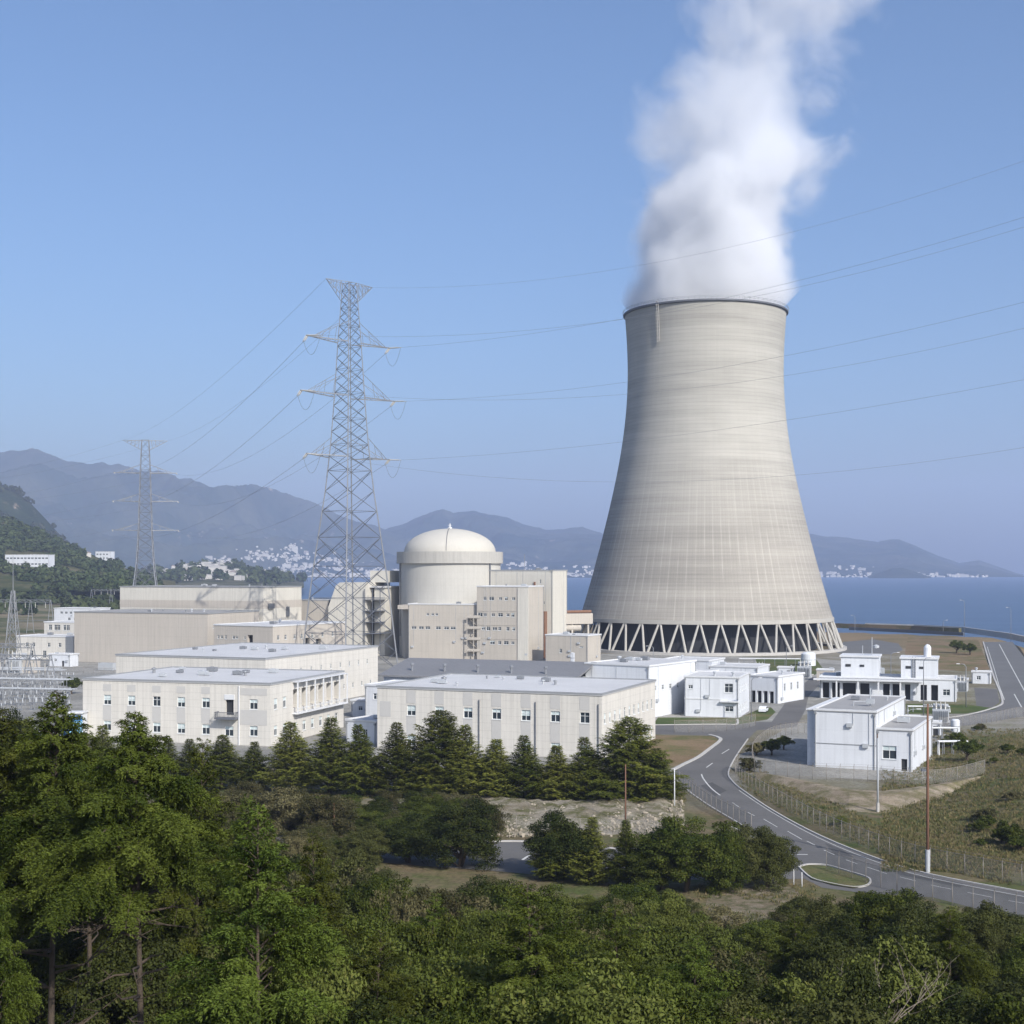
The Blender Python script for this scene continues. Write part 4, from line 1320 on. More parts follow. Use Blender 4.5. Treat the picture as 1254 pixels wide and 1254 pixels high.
MB().tube((0.38 * Wb, 5, 11.6), (0.38 * Wb, 5, 16.5), 0.12, n=5).tube((0.31 * Wb, 5, 11.6), (0.31 * Wb, 5, 14.2), 0.1, n=5).lathe([(0.0, 13.4), (0.8, 13.6), (0.8, 14.2), (0, 14.5)], 10, (0.41 * Wb, 6)).build('aerial', M['equip'], b)
MB().lathe([(0.95, 11.4), (0.95, 14.0), (0.6, 14.6), (0, 14.9)], 14, (0.79 * Wb, 5)).build('water_tank', M['white'], b)
st = MB()
for z in np.arange(6, 11, 0.45):
    st.box(0.685 * Wb, 0.705 * Wb, 1.35, 1.42, z, z + 0.06)
st.box(0.683 * Wb, 0.687 * Wb, 1.3, 1.42, 5.8, 11.6).box(0.703 * Wb, 0.707 * Wb, 1.3, 1.42, 5.8, 11.6).build('ladder', M['steel_dark'], b)
b, Wb = building('equipment_cabin', 'small white cabin beside the parking bay near the far road', 'cabin', XY(1190, 425), XY(1213, 423), 4, 3.4, M['white'], M['roof_light'], M['coping_w'], [('front', 2.0, 1.8, 1.2, 1.2, 0)], seed=46)

sheds = [(842, 442, 6, 4, 3.2, 'tan', 'tiny tan hut below the left legs of the tower'), (884, 452, 7, 4, 3.0, 'white', 'tiny white hut below the middle of the tower'), (952, 452, 5, 4, 2.8, 'white', 'tiny white hut on the small plots right of the tower foot'), (1000, 436, 5, 4, 3.2, 'tan', 'tiny tan hut beside the round white tank'), (1018, 408, 7, 5, 3.6, 'white', 'small white shed left behind the control complex'), (1150, 402, 8, 4, 3.0, 'white', 'small white shed right behind the second roof tower'), (1096, 300, 5, 4, 2.8, 'tan', 'small tan hut between the switch house annex and the control complex'), (1128, 292, 4, 3, 2.6, 'white', 'small white hut at the pipe rack behind the switch house'), (762, 400, 12, 6, 5.0, 'tan', 'low tan shed behind the white flat roofed block'), (690, 420, 10, 6, 5.5, 'white', 'low white shed at the foot of the pump house'), (430, 330, 8, 5, 3.6, 'white', 'low white hut beside the workshop end wall'), (60, 500, 9, 5, 4.2, 'white', 'low white hut in front of the pale annex'), (5, 470, 10, 6, 4.5, 'tan', 'low tan hut under the slim lattice mast')]
for px, Y, w_, d_, h_, mm, lab in sheds:
    x, y = XY(px, Y)
    building('shed', lab, 'shed', (x, y), (x + w_ * 0.95, y - w_ * 0.31), d_, h_, M[mm], M['roof_light'], M['coping_w'], [('front', w_ * 0.3, h_ * 0.55, 1.1, 1.0, 0)], seed=px, extra_holes={'front': [(w_ * 0.6, w_ * 0.6 + 1.0, 0.05, 2.1, 0.25, 'door')]})
for px, Y, ln_, rz, m_, lab in ((905, 452, 6, -18, 'rust', 'brown shipping container below the tower'), (1060, 455, 6, -10, 'equip', 'grey shipping container on the dry ground behind the first roof tower'), (700, 470, 6, -20, 'rust', 'brown container beside the pump house'), (120, 480, 6, -20, 'equip', 'pale grey container in front of the tan hall'), (448, 300, 6, -18, 'equip', 'grey container between the two office blocks')):
    x, y = XY(px, Y)
    t = thing('shipping_container', lab, 'container', (x, y, 0), R(rz))
    cb = MB().box(0, ln_, 0, 2.4, 0.1, 2.6)
    for k in range(int(ln_ / 0.3)):
        cb.box(0.1 + k * 0.3, 0.22 + k * 0.3, -0.05, 0.0 - 0.003, 0.25, 2.45)
    cb.build('body', M[m_], t)
    MB().box(ln_ + 0.003, ln_ + 0.06, 0.08, 1.17, 0.2, 2.5).box(ln_ + 0.003, ln_ + 0.06, 1.23, 2.32, 0.2, 2.5).build('door', M[m_], t)

# ------------------------------------------------------------------ far-left plant buildings
wins = [('front', s, 5.6, 1.3, 1.6, 0) for s in (5, 8, 15, 20)] + [('front', 7, 2.0, 1.6, 2.6, 0), ('front', 13, 2.0, 1.6, 2.6, 0)]
b, Wb = building('pale_annex', 'low pale annex at the left end of the tan hall', 'building', XY(20, 544), XY(90, 536), 14, 8.6, M['cream'], M['roof_light'], M['coping_w'], wins, seed=51)
wins = [('front', s, 11.5, 1.5, 2.2, 0) for s in (3, 5.6, 7, 10, 11.6)]
b, Wb = building('pale_annex', 'taller pale block behind the low annex left of the tan hall', 'building', XY(54, 562), XY(92, 557), 12, 13.4, M['cream'], M['roof_light'], M['coping_w'], wins, seed=52)
wins = [('front', 6 + i * 3.6, 6.4, 2.0, 1.4, 0) for i in range(9)] + [('front', 12 + i * 4.5, 2.4, 2.0, 1.6, 0) for i in range(5)]
b, Wb = building('site_building', 'white two storey building behind the left end of the halls', 'building', XY(66, 905), XY(112, 895), 20, 9.0, M['white'], M['roof_light'], M['coping_w'], wins, z=tzs(XY(80, 900)[0], 900) + 0.0, seed=53)
# kiosk with a blue front and blue container
fl, fr = XY(84, 283), XY(101, 282)
b = thing('kiosk', 'small kiosk with bright blue and white front left of the office block', 'kiosk', (fl[0], fl[1], 0), 0)
MB().box(0, 2.9, 0, 3, -0.2, 5.6).build('wall', M['white'], b)
MB().box(0.05, 2.85, -0.06, -0.005, 1.6, 5.0).build('sign_panel', M['sky_blue'], b)
MB().box(0.05, 2.85, -0.08, -0.062, 4.1, 5.1).build('fascia', M['blue'], b)
MB().box(-0.3, 3.1, -0.5, 3.2, 5.61, 5.85).build('roof', M['coping_w'], b)
b = thing('waste_container', 'blue container beside the blue and white kiosk', 'container', (*XY(75, 288), 0), 0)
MB().add([(0, 0, 0.2), (2.2, 0, 0.2), (2.2, 3, 0.2), (0, 3, 0.2), (-0.2, -0.2, 2.2), (2.4, -0.2, 2.2), (2.4, 3.2, 2.2), (-0.2, 3.2, 2.2)], [(0, 3, 2, 1), (4, 5, 6, 7), (0, 1, 5, 4), (1, 2, 6, 5), (2, 3, 7, 6), (3, 0, 4, 7)]).build('body', M['blue'], b)
MB().xprism([(-0.25, 2.21), (3.25, 2.21), (3.1, 2.5), (1.5, 2.7), (-0.1, 2.5)], -0.25, 2.45).build('lid', M['steel_dark'], b)
# ------------------------------------------------------------------ roads and ground sheets
def px_poly(pts, z):
    return [G(x, y, z) for x, y in pts]


def sheet(name, label, pts, z, m, cat='road'):
    return tag(MB().poly(px_poly(pts, z)).build(name, m, fix=False), label, cat, kind='structure')


sheet('yard', 'pale concrete yard between the plant buildings', [(0, 800), (90, 806), (260, 806), (480, 800), (720, 800), (1000, 806), (1080, 815), (1085, 850), (950, 884), (905, 888), (800, 888), (790, 940), (700, 936), (450, 945), (200, 930), (60, 915), (0, 905)], 0.005, M['paving'], 'yard')
sheet('road', 'grey access road curving from the plant down to the lower right', [(800, 888), (903, 887.6), (930, 884), (945, 884), (958, 866), (969, 848), (995, 829), (1012, 829), (990, 853), (986, 870), (975, 890), (950, 893), (927, 894), (916, 905), (901, 927), (892, 946), (897, 957), (911, 969), (950, 995), (1007, 1025), (1075, 1052), (1137, 1070.6), (1254, 1093), (1420, 1124), (1420, 1160), (1254, 1128), (1143, 1099), (1060, 1094), (1007, 1087), (985, 1076), (940, 1077), (800, 1077), (690, 1074), (600, 1066), (430, 1054), (200, 1040), (200, 1018), (430, 1026), (560, 1031), (650, 1031), (760, 1040), (900, 1044), (955, 1044), (912, 1014), (867, 987), (837, 965), (820, 950), (822, 944), (855, 927), (880, 906), (874, 901), (800, 899)], 0.012, M['asphalt'])
sheet('road', 'far grey road along the sea wall at the right edge', [(1204, 786), (1240, 786), (1262, 815), (1330, 862), (1330, 892), (1254, 877), (1187, 888), (1120, 893), (1120, 884), (1151, 880), (1187, 875), (1222, 865), (1227.5, 857), (1220, 836), (1216, 826)], 0.012, M['asphalt_old'])
sheet('parking_bay', 'small asphalt parking bay beside the far road', [(1193, 842), (1221, 844), (1224, 860), (1215, 866), (1196, 866)], 0.010, M['asphalt'], 'parking bay')
sheet('road', 'ring road curving behind the right side of the tower', [(1020, 798), (1033, 786), (1070, 783), (1100, 788), (1106, 796), (1092, 801), (1040, 803)], 0.012, M['asphalt_old'])
sheet('lawn', 'dry brown lawn between the long office block and the road', [(800, 900), (876, 901.5), (881, 906), (853, 926), (819, 942), (800, 944), (785, 925)], 0.010, M['lawn_dry'], 'lawn')
sheet('lawn', 'strip of rough grass in front of the white two storey house', [(806, 878.5), (905, 879), (930, 868), (944, 866), (950, 872), (940, 881), (905, 887), (800, 887)], 0.011, M['lawn'], 'lawn')
sheet('lawn', 'green grass and small fenced plots at the foot of the tower', [(925, 806), (1000, 808), (1010, 822), (992, 828), (975, 832), (930, 824)], 0.009, M['lawn'], 'lawn')
sheet('lawn', 'brown dry field between the ring road and the sea', [(1108, 800), (1112, 780), (1198, 784), (1212, 820), (1180, 822), (1120, 818)], 0.009, M['lawn_dry'], 'lawn')
sheet('lawn', 'grass plot in front of the control complex', [(1108, 862), (1180, 862), (1222, 868), (1180, 874), (1112, 874)], 0.013, M['lawn'], 'lawn')
sheet('yard', 'grey gravel yard around the white switch house', [(905, 925), (975, 885), (1110, 890), (1190, 905), (1204, 945), (1200, 955), (1070, 955), (940, 948), (905, 940)], 0.006, M['paving'], 'yard')
sheet('verge', 'green grass strip under the cypress row', [(60, 962), (330, 964), (480, 970), (640, 973), (800, 978), (838, 980), (838, 988), (640, 985), (480, 982), (300, 974), (60, 970)], 0.011, M['lawn'], 'verge')
sheet('footpath', 'bare earth patch and path between the trees below the side road', [(868, 1092), (905, 1084), (950, 1083), (972, 1088), (985, 1098), (972, 1112), (985, 1130), (960, 1150), (880, 1150), (860, 1125)], 0.008, ground_mat('trodden earth', [(0.21, 0.17, 0.125), (0.15, 0.125, 0.08), (0.26, 0.22, 0.17), (0.10, 0.10, 0.05)], 0.25), 'path')
isl = [(978, 1062), (990, 1059), (1012, 1060), (1040, 1068), (1064, 1076), (1063, 1084), (1046, 1087), (1020, 1083), (994, 1076)]
sheet('traffic_island', 'grass island where the side road joins the main road', isl, 0.13, M['lawn'], 'traffic island')
# earth bank below the switch house fence, and the grass below it
bank = MB()
pts = [(925, 951), (960, 956), (1000, 962), (1040, 967), (1080, 969), (1120, 966), (1160, 962), (1205, 955)]
for i in range(len(pts) - 1):
    (xa, ya), (xb, yb) = pts[i], pts[i + 1]
    w0, w1 = [(2, 6, 14, 26, 28, 20, 12, 4)[j] for j in (i, i + 1)]
    for a0, a1, h0, h1 in ((0.0, 0.25, 0.05, 0.9), (0.25, 0.45, 0.9, 0.95), (0.45, 1.0, 0.95, 0.02)):
        bank.add([G(xa, ya + w0 * a0) + Vector((0, 0, h0)), G(xb, yb + w1 * a0) + Vector((0, 0, h0)), G(xb, yb + w1 * a1) + Vector((0, 0, h1)), G(xa, ya + w0 * a1) + Vector((0, 0, h1))], [(0, 1, 2, 3)])
tag(bank.build('earth_bank', M['dirt'], fix=False, smooth=True), 'bare sandy bank below the fence of the switch house yard', 'bank', kind='structure')
sheet('verge', 'grassy verge between the main road fence and the earth bank', [(895, 941), (925, 950), (1000, 972), (1060, 1002), (1120, 1000), (1150, 1010), (1254, 1040), (1300, 1050), (1300, 1085), (1254, 1080), (1140, 1061), (1075, 1043), (1007, 1016), (950, 987), (915, 962)], 0.009, M['slope'], 'verge')
# rubble embankment below the cypress row
r = np.random.default_rng(5)
bk = MB()
xs = np.linspace(380, 838, 60)
rows_ = [(984, 0.9), (990, 1.25), (1000, 1.1), (1012, 0.6), (1024, 0.02)]
vv, ff = [], []
for k, (py, h) in enumerate(rows_):
    for x in xs:
        e = min(1, (x - 375) / 60, (842 - x) / 30)
        p = G(x, py + 3 * math.sin(x * 0.03))
        p.z = 0.01 + h * e * (0.8 + 0.4 * r.random())
        vv.append(p)
n = len(xs)
for k in range(len(rows_) - 1):
    for i in range(n - 1):
        ff.append((k * n + i, (k + 1) * n + i, (k + 1) * n + i + 1, k * n + i + 1))
bk.add(vv, ff)
tag(bk.build('embankment', ground_mat('stony bank', [(0.32, 0.28, 0.22), (0.20, 0.17, 0.115), (0.40, 0.36, 0.30), (0.12, 0.12, 0.05)], 0.12, bump=0.9), smooth=True, fix=False), 'stony embankment below the cypress row', 'embankment', kind='structure')
rb = MB()
ico = bmesh.new()
bmesh.ops.create_icosphere(ico, subdivisions=1, radius=1)
iv = np.array([v.co[:] for v in ico.verts])
ifc = [tuple(v.index for v in f.verts) for f in ico.faces]
ico.free()
for i in range(1500):
    px = r.uniform(590, 838)
    py = r.uniform(986, 1026)
    p = G(px, py)
    s = 0.07 + 0.26 * r.random() ** 2.5
    v = iv * (s * r.uniform(0.6, 1.2, 3)) * (1 + r.normal(0, 0.18, (len(iv), 1))) + np.array([p.x, p.y, 0.02 + (1.0 - abs(py - 996) / 34) * 1.0])
    rb.add(v.tolist(), ifc)
tag(rb.build('rubble', M['rock'], fix=False), 'pale broken stones lying on the embankment below the cypress row', 'rubble', kind='stuff')


def ribbon(pts, w, z0, z1):
    """raised strip along a ground line"""
    mb = MB()
    P = [Vector((p.x, p.y, 0)) for p in pts]
    Ls, Rs = [], []
    for i, p in enumerate(P):
        d = (P[min(i + 1, len(P) - 1)] - P[max(i - 1, 0)]).normalized()
        nrm = Vector((-d.y, d.x, 0)) * w / 2
        Ls.append(p + nrm)
        Rs.append(p - nrm)
    n = len(P)
    vs = [(q.x, q.y, z) for z in (z0, z1) for row in (Ls, Rs) for q in row]
    fs = []
    for i in range(n - 1):
        a, b2, c, d = i, n + i, 2 * n + i, 3 * n + i
        fs += [(c, c + 1, d + 1, d), (a, a + 1, c + 1, c), (d, d + 1, b2 + 1, b2)]
    fs += [(0, 2 * n, 3 * n, n), (n - 1, 2 * n - 1, 4 * n - 1, 3 * n - 1)]
    return mb.add(vs, fs)


def smooth_line(pts, k=4):
    """Catmull-Rom through ground points"""
    P = [Vector(p) for p in pts]
    out = []
    for i in range(len(P) - 1):
        p0, p1, p2, p3 = P[max(i - 1, 0)], P[i], P[i + 1], P[min(i + 2, len(P) - 1)]
        for j in range(k):
            t = j / k
            out.append(0.5 * ((2 * p1) + (p2 - p0) * t + (2 * p0 - 5 * p1 + 4 * p2 - p3) * t * t + (3 * p1 - p0 - 3 * p2 + p3) * t ** 3))
    return out + [P[-1]]


def kerb(label, pts, w=0.4, h=0.14):
    line = smooth_line([G(x, y) for x, y in pts])
    return tag(ribbon(line, w, -0.1, h).build('kerb', M['conc']), label, 'kerb', kind='structure')


for lab, pts in (('dark repair patch in the road bend', [(858, 962), (872, 958), (890, 968), (876, 975)]), ('dark repair patch on the lower road', [(1010, 1032), (1030, 1040), (1046, 1050), (1022, 1046)]), ('long dark repair strip near the lower right of the road', [(1100, 1066), (1180, 1082), (1176, 1087), (1096, 1070)])):
    sheet('road_patch', lab, pts, 0.015, mat('patched asphalt', (0.075, 0.074, 0.074), 0.9, 0.2, 0.3), 'road patch')
kerb('pale kerb along the dry lawn and the road junction', [(868, 900), (879, 903), (882, 907), (868, 918), (855, 927.5), (838, 936), (821, 944.5), (808, 947)], 0.7, 0.16)
kerb('kerb along the right side of the curving main road', [(916, 905), (901, 927), (892, 946), (897, 957), (911, 969), (950, 995), (1007, 1025), (1075, 1052), (1137, 1070.6), (1254, 1093), (1400, 1120)], 0.24, 0.12)
kerb('kerb along the left side of the curving main road', [(823, 950), (838, 965), (867, 986), (912, 1013), (954, 1042)], 0.22, 0.12)
kerb('kerb of the grass strip before the white house', [(800, 888), (880, 887), (898, 887.5), (903.5, 886), (903, 881)], 0.5)
kerb('kerb round the grass island', isl + [isl[0]], 0.2, 0.15)
kerb('kerb along the left side of the far road', [(1204, 786), (1216, 826), (1220, 836), (1227.5, 857), (1222, 865), (1187, 875), (1151, 880)], 0.5)
kerb('kerb along the side road behind the shrub trees', [(430, 1026), (560, 1031), (650, 1031), (760, 1040), (900, 1044), (953, 1044)], 0.5)
kerb('pale low wall along the inner plant road', [(925, 826), (960, 827), (996, 827)], 0.8, 0.4)


def markings(label, segs, z=0.018, w=0.12):
    mb = MB()
    for s in segs:
        ww = w
        if isinstance(s[-1], float):
            ww, s = s[-1], s[:-1]
        pts = smooth_line([G(x, y) for x, y in s], 3)
        for i in range(len(pts) - 1):
            d = (pts[i + 1] - pts[i]).normalized()
            q = Vector((-d.y, d.x, 0)) * ww / 2
            a, b2 = pts[i], pts[i + 1]
            mb.add([(a.x - q.x, a.y - q.y, z), (b2.x - q.x, b2.y - q.y, z), (b2.x + q.x, b2.y + q.y, z), (a.x + q.x, a.y + q.y, z)], [(0, 1, 2, 3)])
    return tag(mb.build('road_markings', M['paint'], fix=False), label, 'road marking', kind='structure')


dash = [((884, 923), (893, 917.5), 0.22), ((865, 940), (872.6, 934.5), 0.22), ((859, 948), (861, 953), (867, 961), (874, 968), (882, 974), 0.22), ((897, 983), (906, 989)), ((916, 995), (924, 999)), ((935, 1003), (952, 1013)), ((964.5, 1018), (982, 1028)), ((988, 1030), (998, 1035)), ((1009, 1041), (1022, 1047)), ((1036, 1053), (1050, 1058)), ((1062, 1062), (1086, 1070)), ((1102, 1074), (1122, 1079)), ((1140, 1084), (1165, 1089)), ((1185, 1093), (1215, 1099)), ((1235, 1103), (1270, 1109)), ((971, 1046.5), (989, 1046.5), 0.3),
        ((905, 968), (944, 994), (1002, 1026), (1072, 1055), (1134, 1074), (1254, 1098), 0.12), ((895, 1012), (915, 1021), (948, 1041), 0.12), ((640, 1053), (648, 1048), (655, 1047.5), 0.35)]
markings('white dashes and edge lines on the main road', dash)
markings('white line and dash on the far road', [((1223.7, 789), (1236, 812), (1254, 845), (1262, 860), 0.3), ((1242, 850), (1251, 866), 0.3), ((1209, 792), (1219, 824), (1223, 838), (1230, 857), 0.2)])
for lab, pts, wd in (('pale service road crossing the field below the wooded hill', [(10, 905), (60, 930), (110, 960), (150, 985), (215, 1010)], 9), ('pale track climbing to the hill houses', [(60, 1010), (100, 1080), (150, 1150), (190, 1260)], 7)):
    mb = MB()
    pr_ = None
    for i in range(40):
        u = i / 39 * (len(pts) - 1)
        k = min(int(u), len(pts) - 2)
        px_, Y_ = (pts[k][q] + (pts[k + 1][q] - pts[k][q]) * (u - k) for q in (0, 1))
        x_, y_ = XY(px_, Y_)
        cur = [(x_ + dx_, y_ + dy_, tzs(x_ + dx_, y_ + dy_) + 0.25) for dx_, dy_ in ((0, -wd / 2), (0, wd / 2))]
        if pr_: mb.add([pr_[0], cur[0], cur[1], pr_[1]], [(0, 1, 2, 3)])
        pr_ = cur
    tag(mb.build('road', M['paving'], fix=False), lab, 'road', kind='structure')
# sea wall
sw = [XY(1060, 872), XY(1120, 850), XY(1180, 815), XY(1237, 735), (259, 700), (240, 640), (218, 580), (200, 530), (195, 500), (200, 470)]
tag(ribbon([Vector((x, y, 0)) for x, y in sw], 1.2, -2.0, 1.1).build('sea_wall', M['conc']), 'low grey sea wall along the coast road', 'sea wall')
tag(ribbon([Vector((x - 3, y - 6, 0)) for x, y in [XY(1018, 885), XY(1060, 866), XY(1120, 843), XY(1178, 808)]], 2.0, -2.0, 0.9).build('coast_bank', M['lawn_dry']), 'low dry grass bank along the shore', 'bank', kind='structure')
tag(ribbon([Vector((*XY(px, 810 - (px - 1040) * 0.5), 0)) for px in (1040, 1080, 1130, 1180)], 0.5, -0.5, 1.3).build('guard_wall', M['steel_dark']), 'dark low barrier wall along the shore field', 'barrier')


# ------------------------------------------------------------------ fences
POST = {}


def fence(name, label, pts, h=2.2, step=2.6, pr=0.042, top=True, barbed=True):
    """pts: world xy; posts are parts, the wire is one panel"""
    P = [Vector((p[0], p[1], 0)) for p in pts]
    seg, tot = [], 0
    for i in range(len(P) - 1):
        l = (P[i + 1] - P[i]).length
        seg.append((tot, l, P[i], P[i + 1]))
        tot += l
    n = max(2, int(tot / step))
    n = min(n, 95)
    spots = []
    for k in range(n + 1):
        d = tot * k / n
        for a, l, p, q in seg:
            if d <= a + l + 1e-6:
                v = p + (q - p) * ((d - a) / max(l, 1e-6))
                spots.append(Vector((v.x, v.y, tzs(v.x, v.y))))
                break
    o = spots[0].copy()
    t = thing(name, label, 'fence', o)
    key = (h, pr)
    if key not in POST:
        mb = MB().tube((0, 0, -0.3), (0, 0, h + 0.12), pr, n=6)
        if barbed: mb.tube((0, 0, h + 0.1), (0.0, -0.25, h + 0.42), pr * 0.8, n=5)
        POST[key] = mb.mesh('fence_post', M['post'], True)
    for s in spots:
        link('fence_post', POST[key], t, s - o)
    w = MB()
    rl = MB()
    for a, b2 in zip(spots[:-1], spots[1:]):
        a, b2 = a - o, b2 - o
        w.add([(a.x, a.y, a.z + 0.05), (b2.x, b2.y, b2.z + 0.05), (b2.x, b2.y, b2.z + h), (a.x, a.y, a.z + h)], [(0, 1, 2, 3)])
        rl.tube((a.x, a.y, a.z + h), (b2.x, b2.y, b2.z + h), 0.03, n=4)
        if barbed: rl.tube((a.x, a.y - 0.22, a.z + h + 0.38), (b2.x, b2.y - 0.22, b2.z + h + 0.38), 0.012, n=3)
    w.build('wire_mesh', M['link'], t, fix=False)
    rl.build('top_rail', M['post'], t)
    return t


def gl(pts):
    return [(p.x, p.y) for p in smooth_line([G(x, y) for x, y in pts], 4)]


fence('chain_link_fence', 'long chain link fence along the right side of the curving road', gl([(905, 942), (900, 950), (912, 962), (955, 988), (1010, 1018), (1077, 1045), (1140, 1063), (1254, 1085), (1380, 1108)]), 2.3, 2.3)
fence('chain_link_fence', 'chain link fence along the left side of the road above the stony bank', gl([(832, 962), (850, 978), (870, 992), (893, 1004), (920, 1018)]), 2.2, 2.2)
fence('chain_link_fence', 'chain link fence between the grass island and the lower trees', gl([(1012, 1066), (1045, 1077), (1085, 1089), (1140, 1103), (1200, 1116), (1300, 1137)]), 2.3, 2.4)
fence('chain_link_fence', 'chain link fence round the front of the switch house yard', gl([(924, 947), (955, 951), (1000, 955), (1060, 957), (1110, 961), (1160, 960), (1206, 955)]), 2.4, 2.2)
fence('chain_link_fence', 'chain link fence at the left corner of the switch house yard', gl([(924, 947), (921, 930), (930, 915), (950, 903), (985, 898)]), 2.4, 2.0)
fence('chain_link_fence', 'fence along the near side of the far road above the scrub', gl([(1150, 892), (1187, 889), (1220, 884), (1254, 878), (1300, 886)]), 2.3, 2.4)
fence('chain_link_fence', 'thin fence with tall posts before the white two storey house', gl([(826, 897), (850, 897), (880, 896), (905, 893), (925, 889)]), 2.6, 2.8)
fence('chain_link_fence', 'fence along the embankment below the cypress row', gl([(380, 1003), (450, 1007), (560, 1014), (680, 1020), (760, 1022), (830, 1026)]), 2.0, 4.0)
fence('railing', 'steel railing at the back of the switch house yard', gl([(1090, 915), (1130, 912), (1165, 915), (1185, 925)]), 1.2, 2.0, barbed=False)
fence('railing', 'thin railing in front of the tan hall on the left', [XY(20, 478), XY(90, 468), XY(140, 462)], 2.0, 4.0, barbed=False)


# ------------------------------------------------------------------ poles and lamps
def utility_pole(label, px, py, top, m, r=0.14, arms=(), name='utility_pole', Y=None, cap=True):
    p = G(px, py)
    h = (py - top) * p.y / FPX
    t = thing(name, label, 'pole', p)
    MB().path([(0, 0, -0.5), (0, 0, h * 0.5), (0, 0, h)], [r, r * 0.85, r * 0.62], 8).build('shaft', m, t, smooth=True)
    for z, l in arms:
        a = MB().box(-l, l, -0.06, 0.06, h * z - 0.06, h * z + 0.06)
        for s in (-0.85, -0.4, 0.4, 0.85):
            a.lathe([(0.07, h * z + 0.06), (0.10, h * z + 0.16), (0.05, h * z + 0.3)], 6, (l * s, 0))
        a.build('crossarm', M['steel'], t)
    return t, h


t, h = utility_pole('tall brown pole beside the road fence on the right', 1136, 1068, 862, M['wood'], 0.19, ((0.985, 0.5),))
MB().tube((0, 0, 0.0), (0, 0, 2.6), 0.27, n=10).build('base_sleeve', M['equip'], t)
MB().box(-0.75, -0.2, -0.2, 0.2, h * 0.60, h * 0.60 + 0.25).tube((-0.75, 0, h * .62), (0.0, 0, h * .62), 0.05, n=5).build('lamp_bracket', M['steel_dark'], t)
t, h = utility_pole('grey pole standing in front of the white switch house', 1075, 995, 904, M['equip'], 0.16, ())
MB().tube((0, 0, 0), (0, 0, 1.4), 0.24, n=8).build('base_sleeve', M['conc'], t)
utility_pole('thin brown pole before the right end of the cypress row', 766, 1012, 936, M['wood'], 0.12, ())
utility_pole('white marker pole at the kerb corner by the dry lawn', 826, 992, 941, M['coping_w'], 0.10, (), 'marker_pole')
utility_pole('thin white post at the road side in front of the grass island', 972, 1084, 1061, M['coping_w'], 0.07, (), 'marker_pole')
utility_pole('short white post at the road side by the path', 982, 1086, 1068, M['coping_w'], 0.07, (), 'marker_pole')
utility_pole('thin post in the brush left of the embankment', 409, 1032, 979, M['wood'], 0.10, ())


def lamp_post(label, px, Y, h, side=1, m=None):
    x, y = XY(px, Y)
    t = thing('street_lamp', label, 'street lamp', (x, y, tzs(x, y)), 0, 'street lamps of the plant roads')
    MB().path([(0, 0, -0.3), (0, 0, h * 0.6), (0, 0, h * 0.93), (side * 0.5, 0, h * 0.99), (side * 1.7, 0, h)], [0.13, 0.11, 0.09, 0.08, 0.07], 6).build('post', m or M['steel'], t, smooth=True)
    MB().xprism([(-0.18, 0), (0.18, 0), (0.12, 0.16), (-0.12, 0.16)], min(side * 1.6, side * 2.5), max(side * 1.6, side * 2.5)).build('lamp_head', M['steel'], t, loc=(0, 0, h - 0.06))
    return t


for lab, px, Y, h, s in (('street lamp by the shore behind the right side of the tower', 1047, 800, 20, -1), ('street lamp by the shore above the second roof tower', 1155, 760, 17, 1), ('brown street lamp by the sea left of the far road', 1181, 730, 19, -1), ('pale street lamp at the head of the far road', 1238, 690, 19, -1),
                         ('slim lamp between the two roof towers', 1091, 400, 11, 1), ('lamp beside the grass plot of the control complex', 1183, 352, 11, -1), ('lamp in front of the control complex entrance', 1131, 330, 14, 1),
                         ('lamp in front of the tower at the small fenced plots', 963, 470, 9, 1), ('lamp at the left foot of the tower', 800, 470, 9, -1), ('lamp at the corner of the white house fence', 920, 320, 10, 1), ('lamp beside the yard behind the switch house', 1112, 268, 8, 1)):
    lamp_post(lab, px, Y, h, s)


# ------------------------------------------------------------------ pylons
def prof_at(prof, z):
    return float(np.interp(z, [p[0] for p in prof], [p[1] for p in prof]))


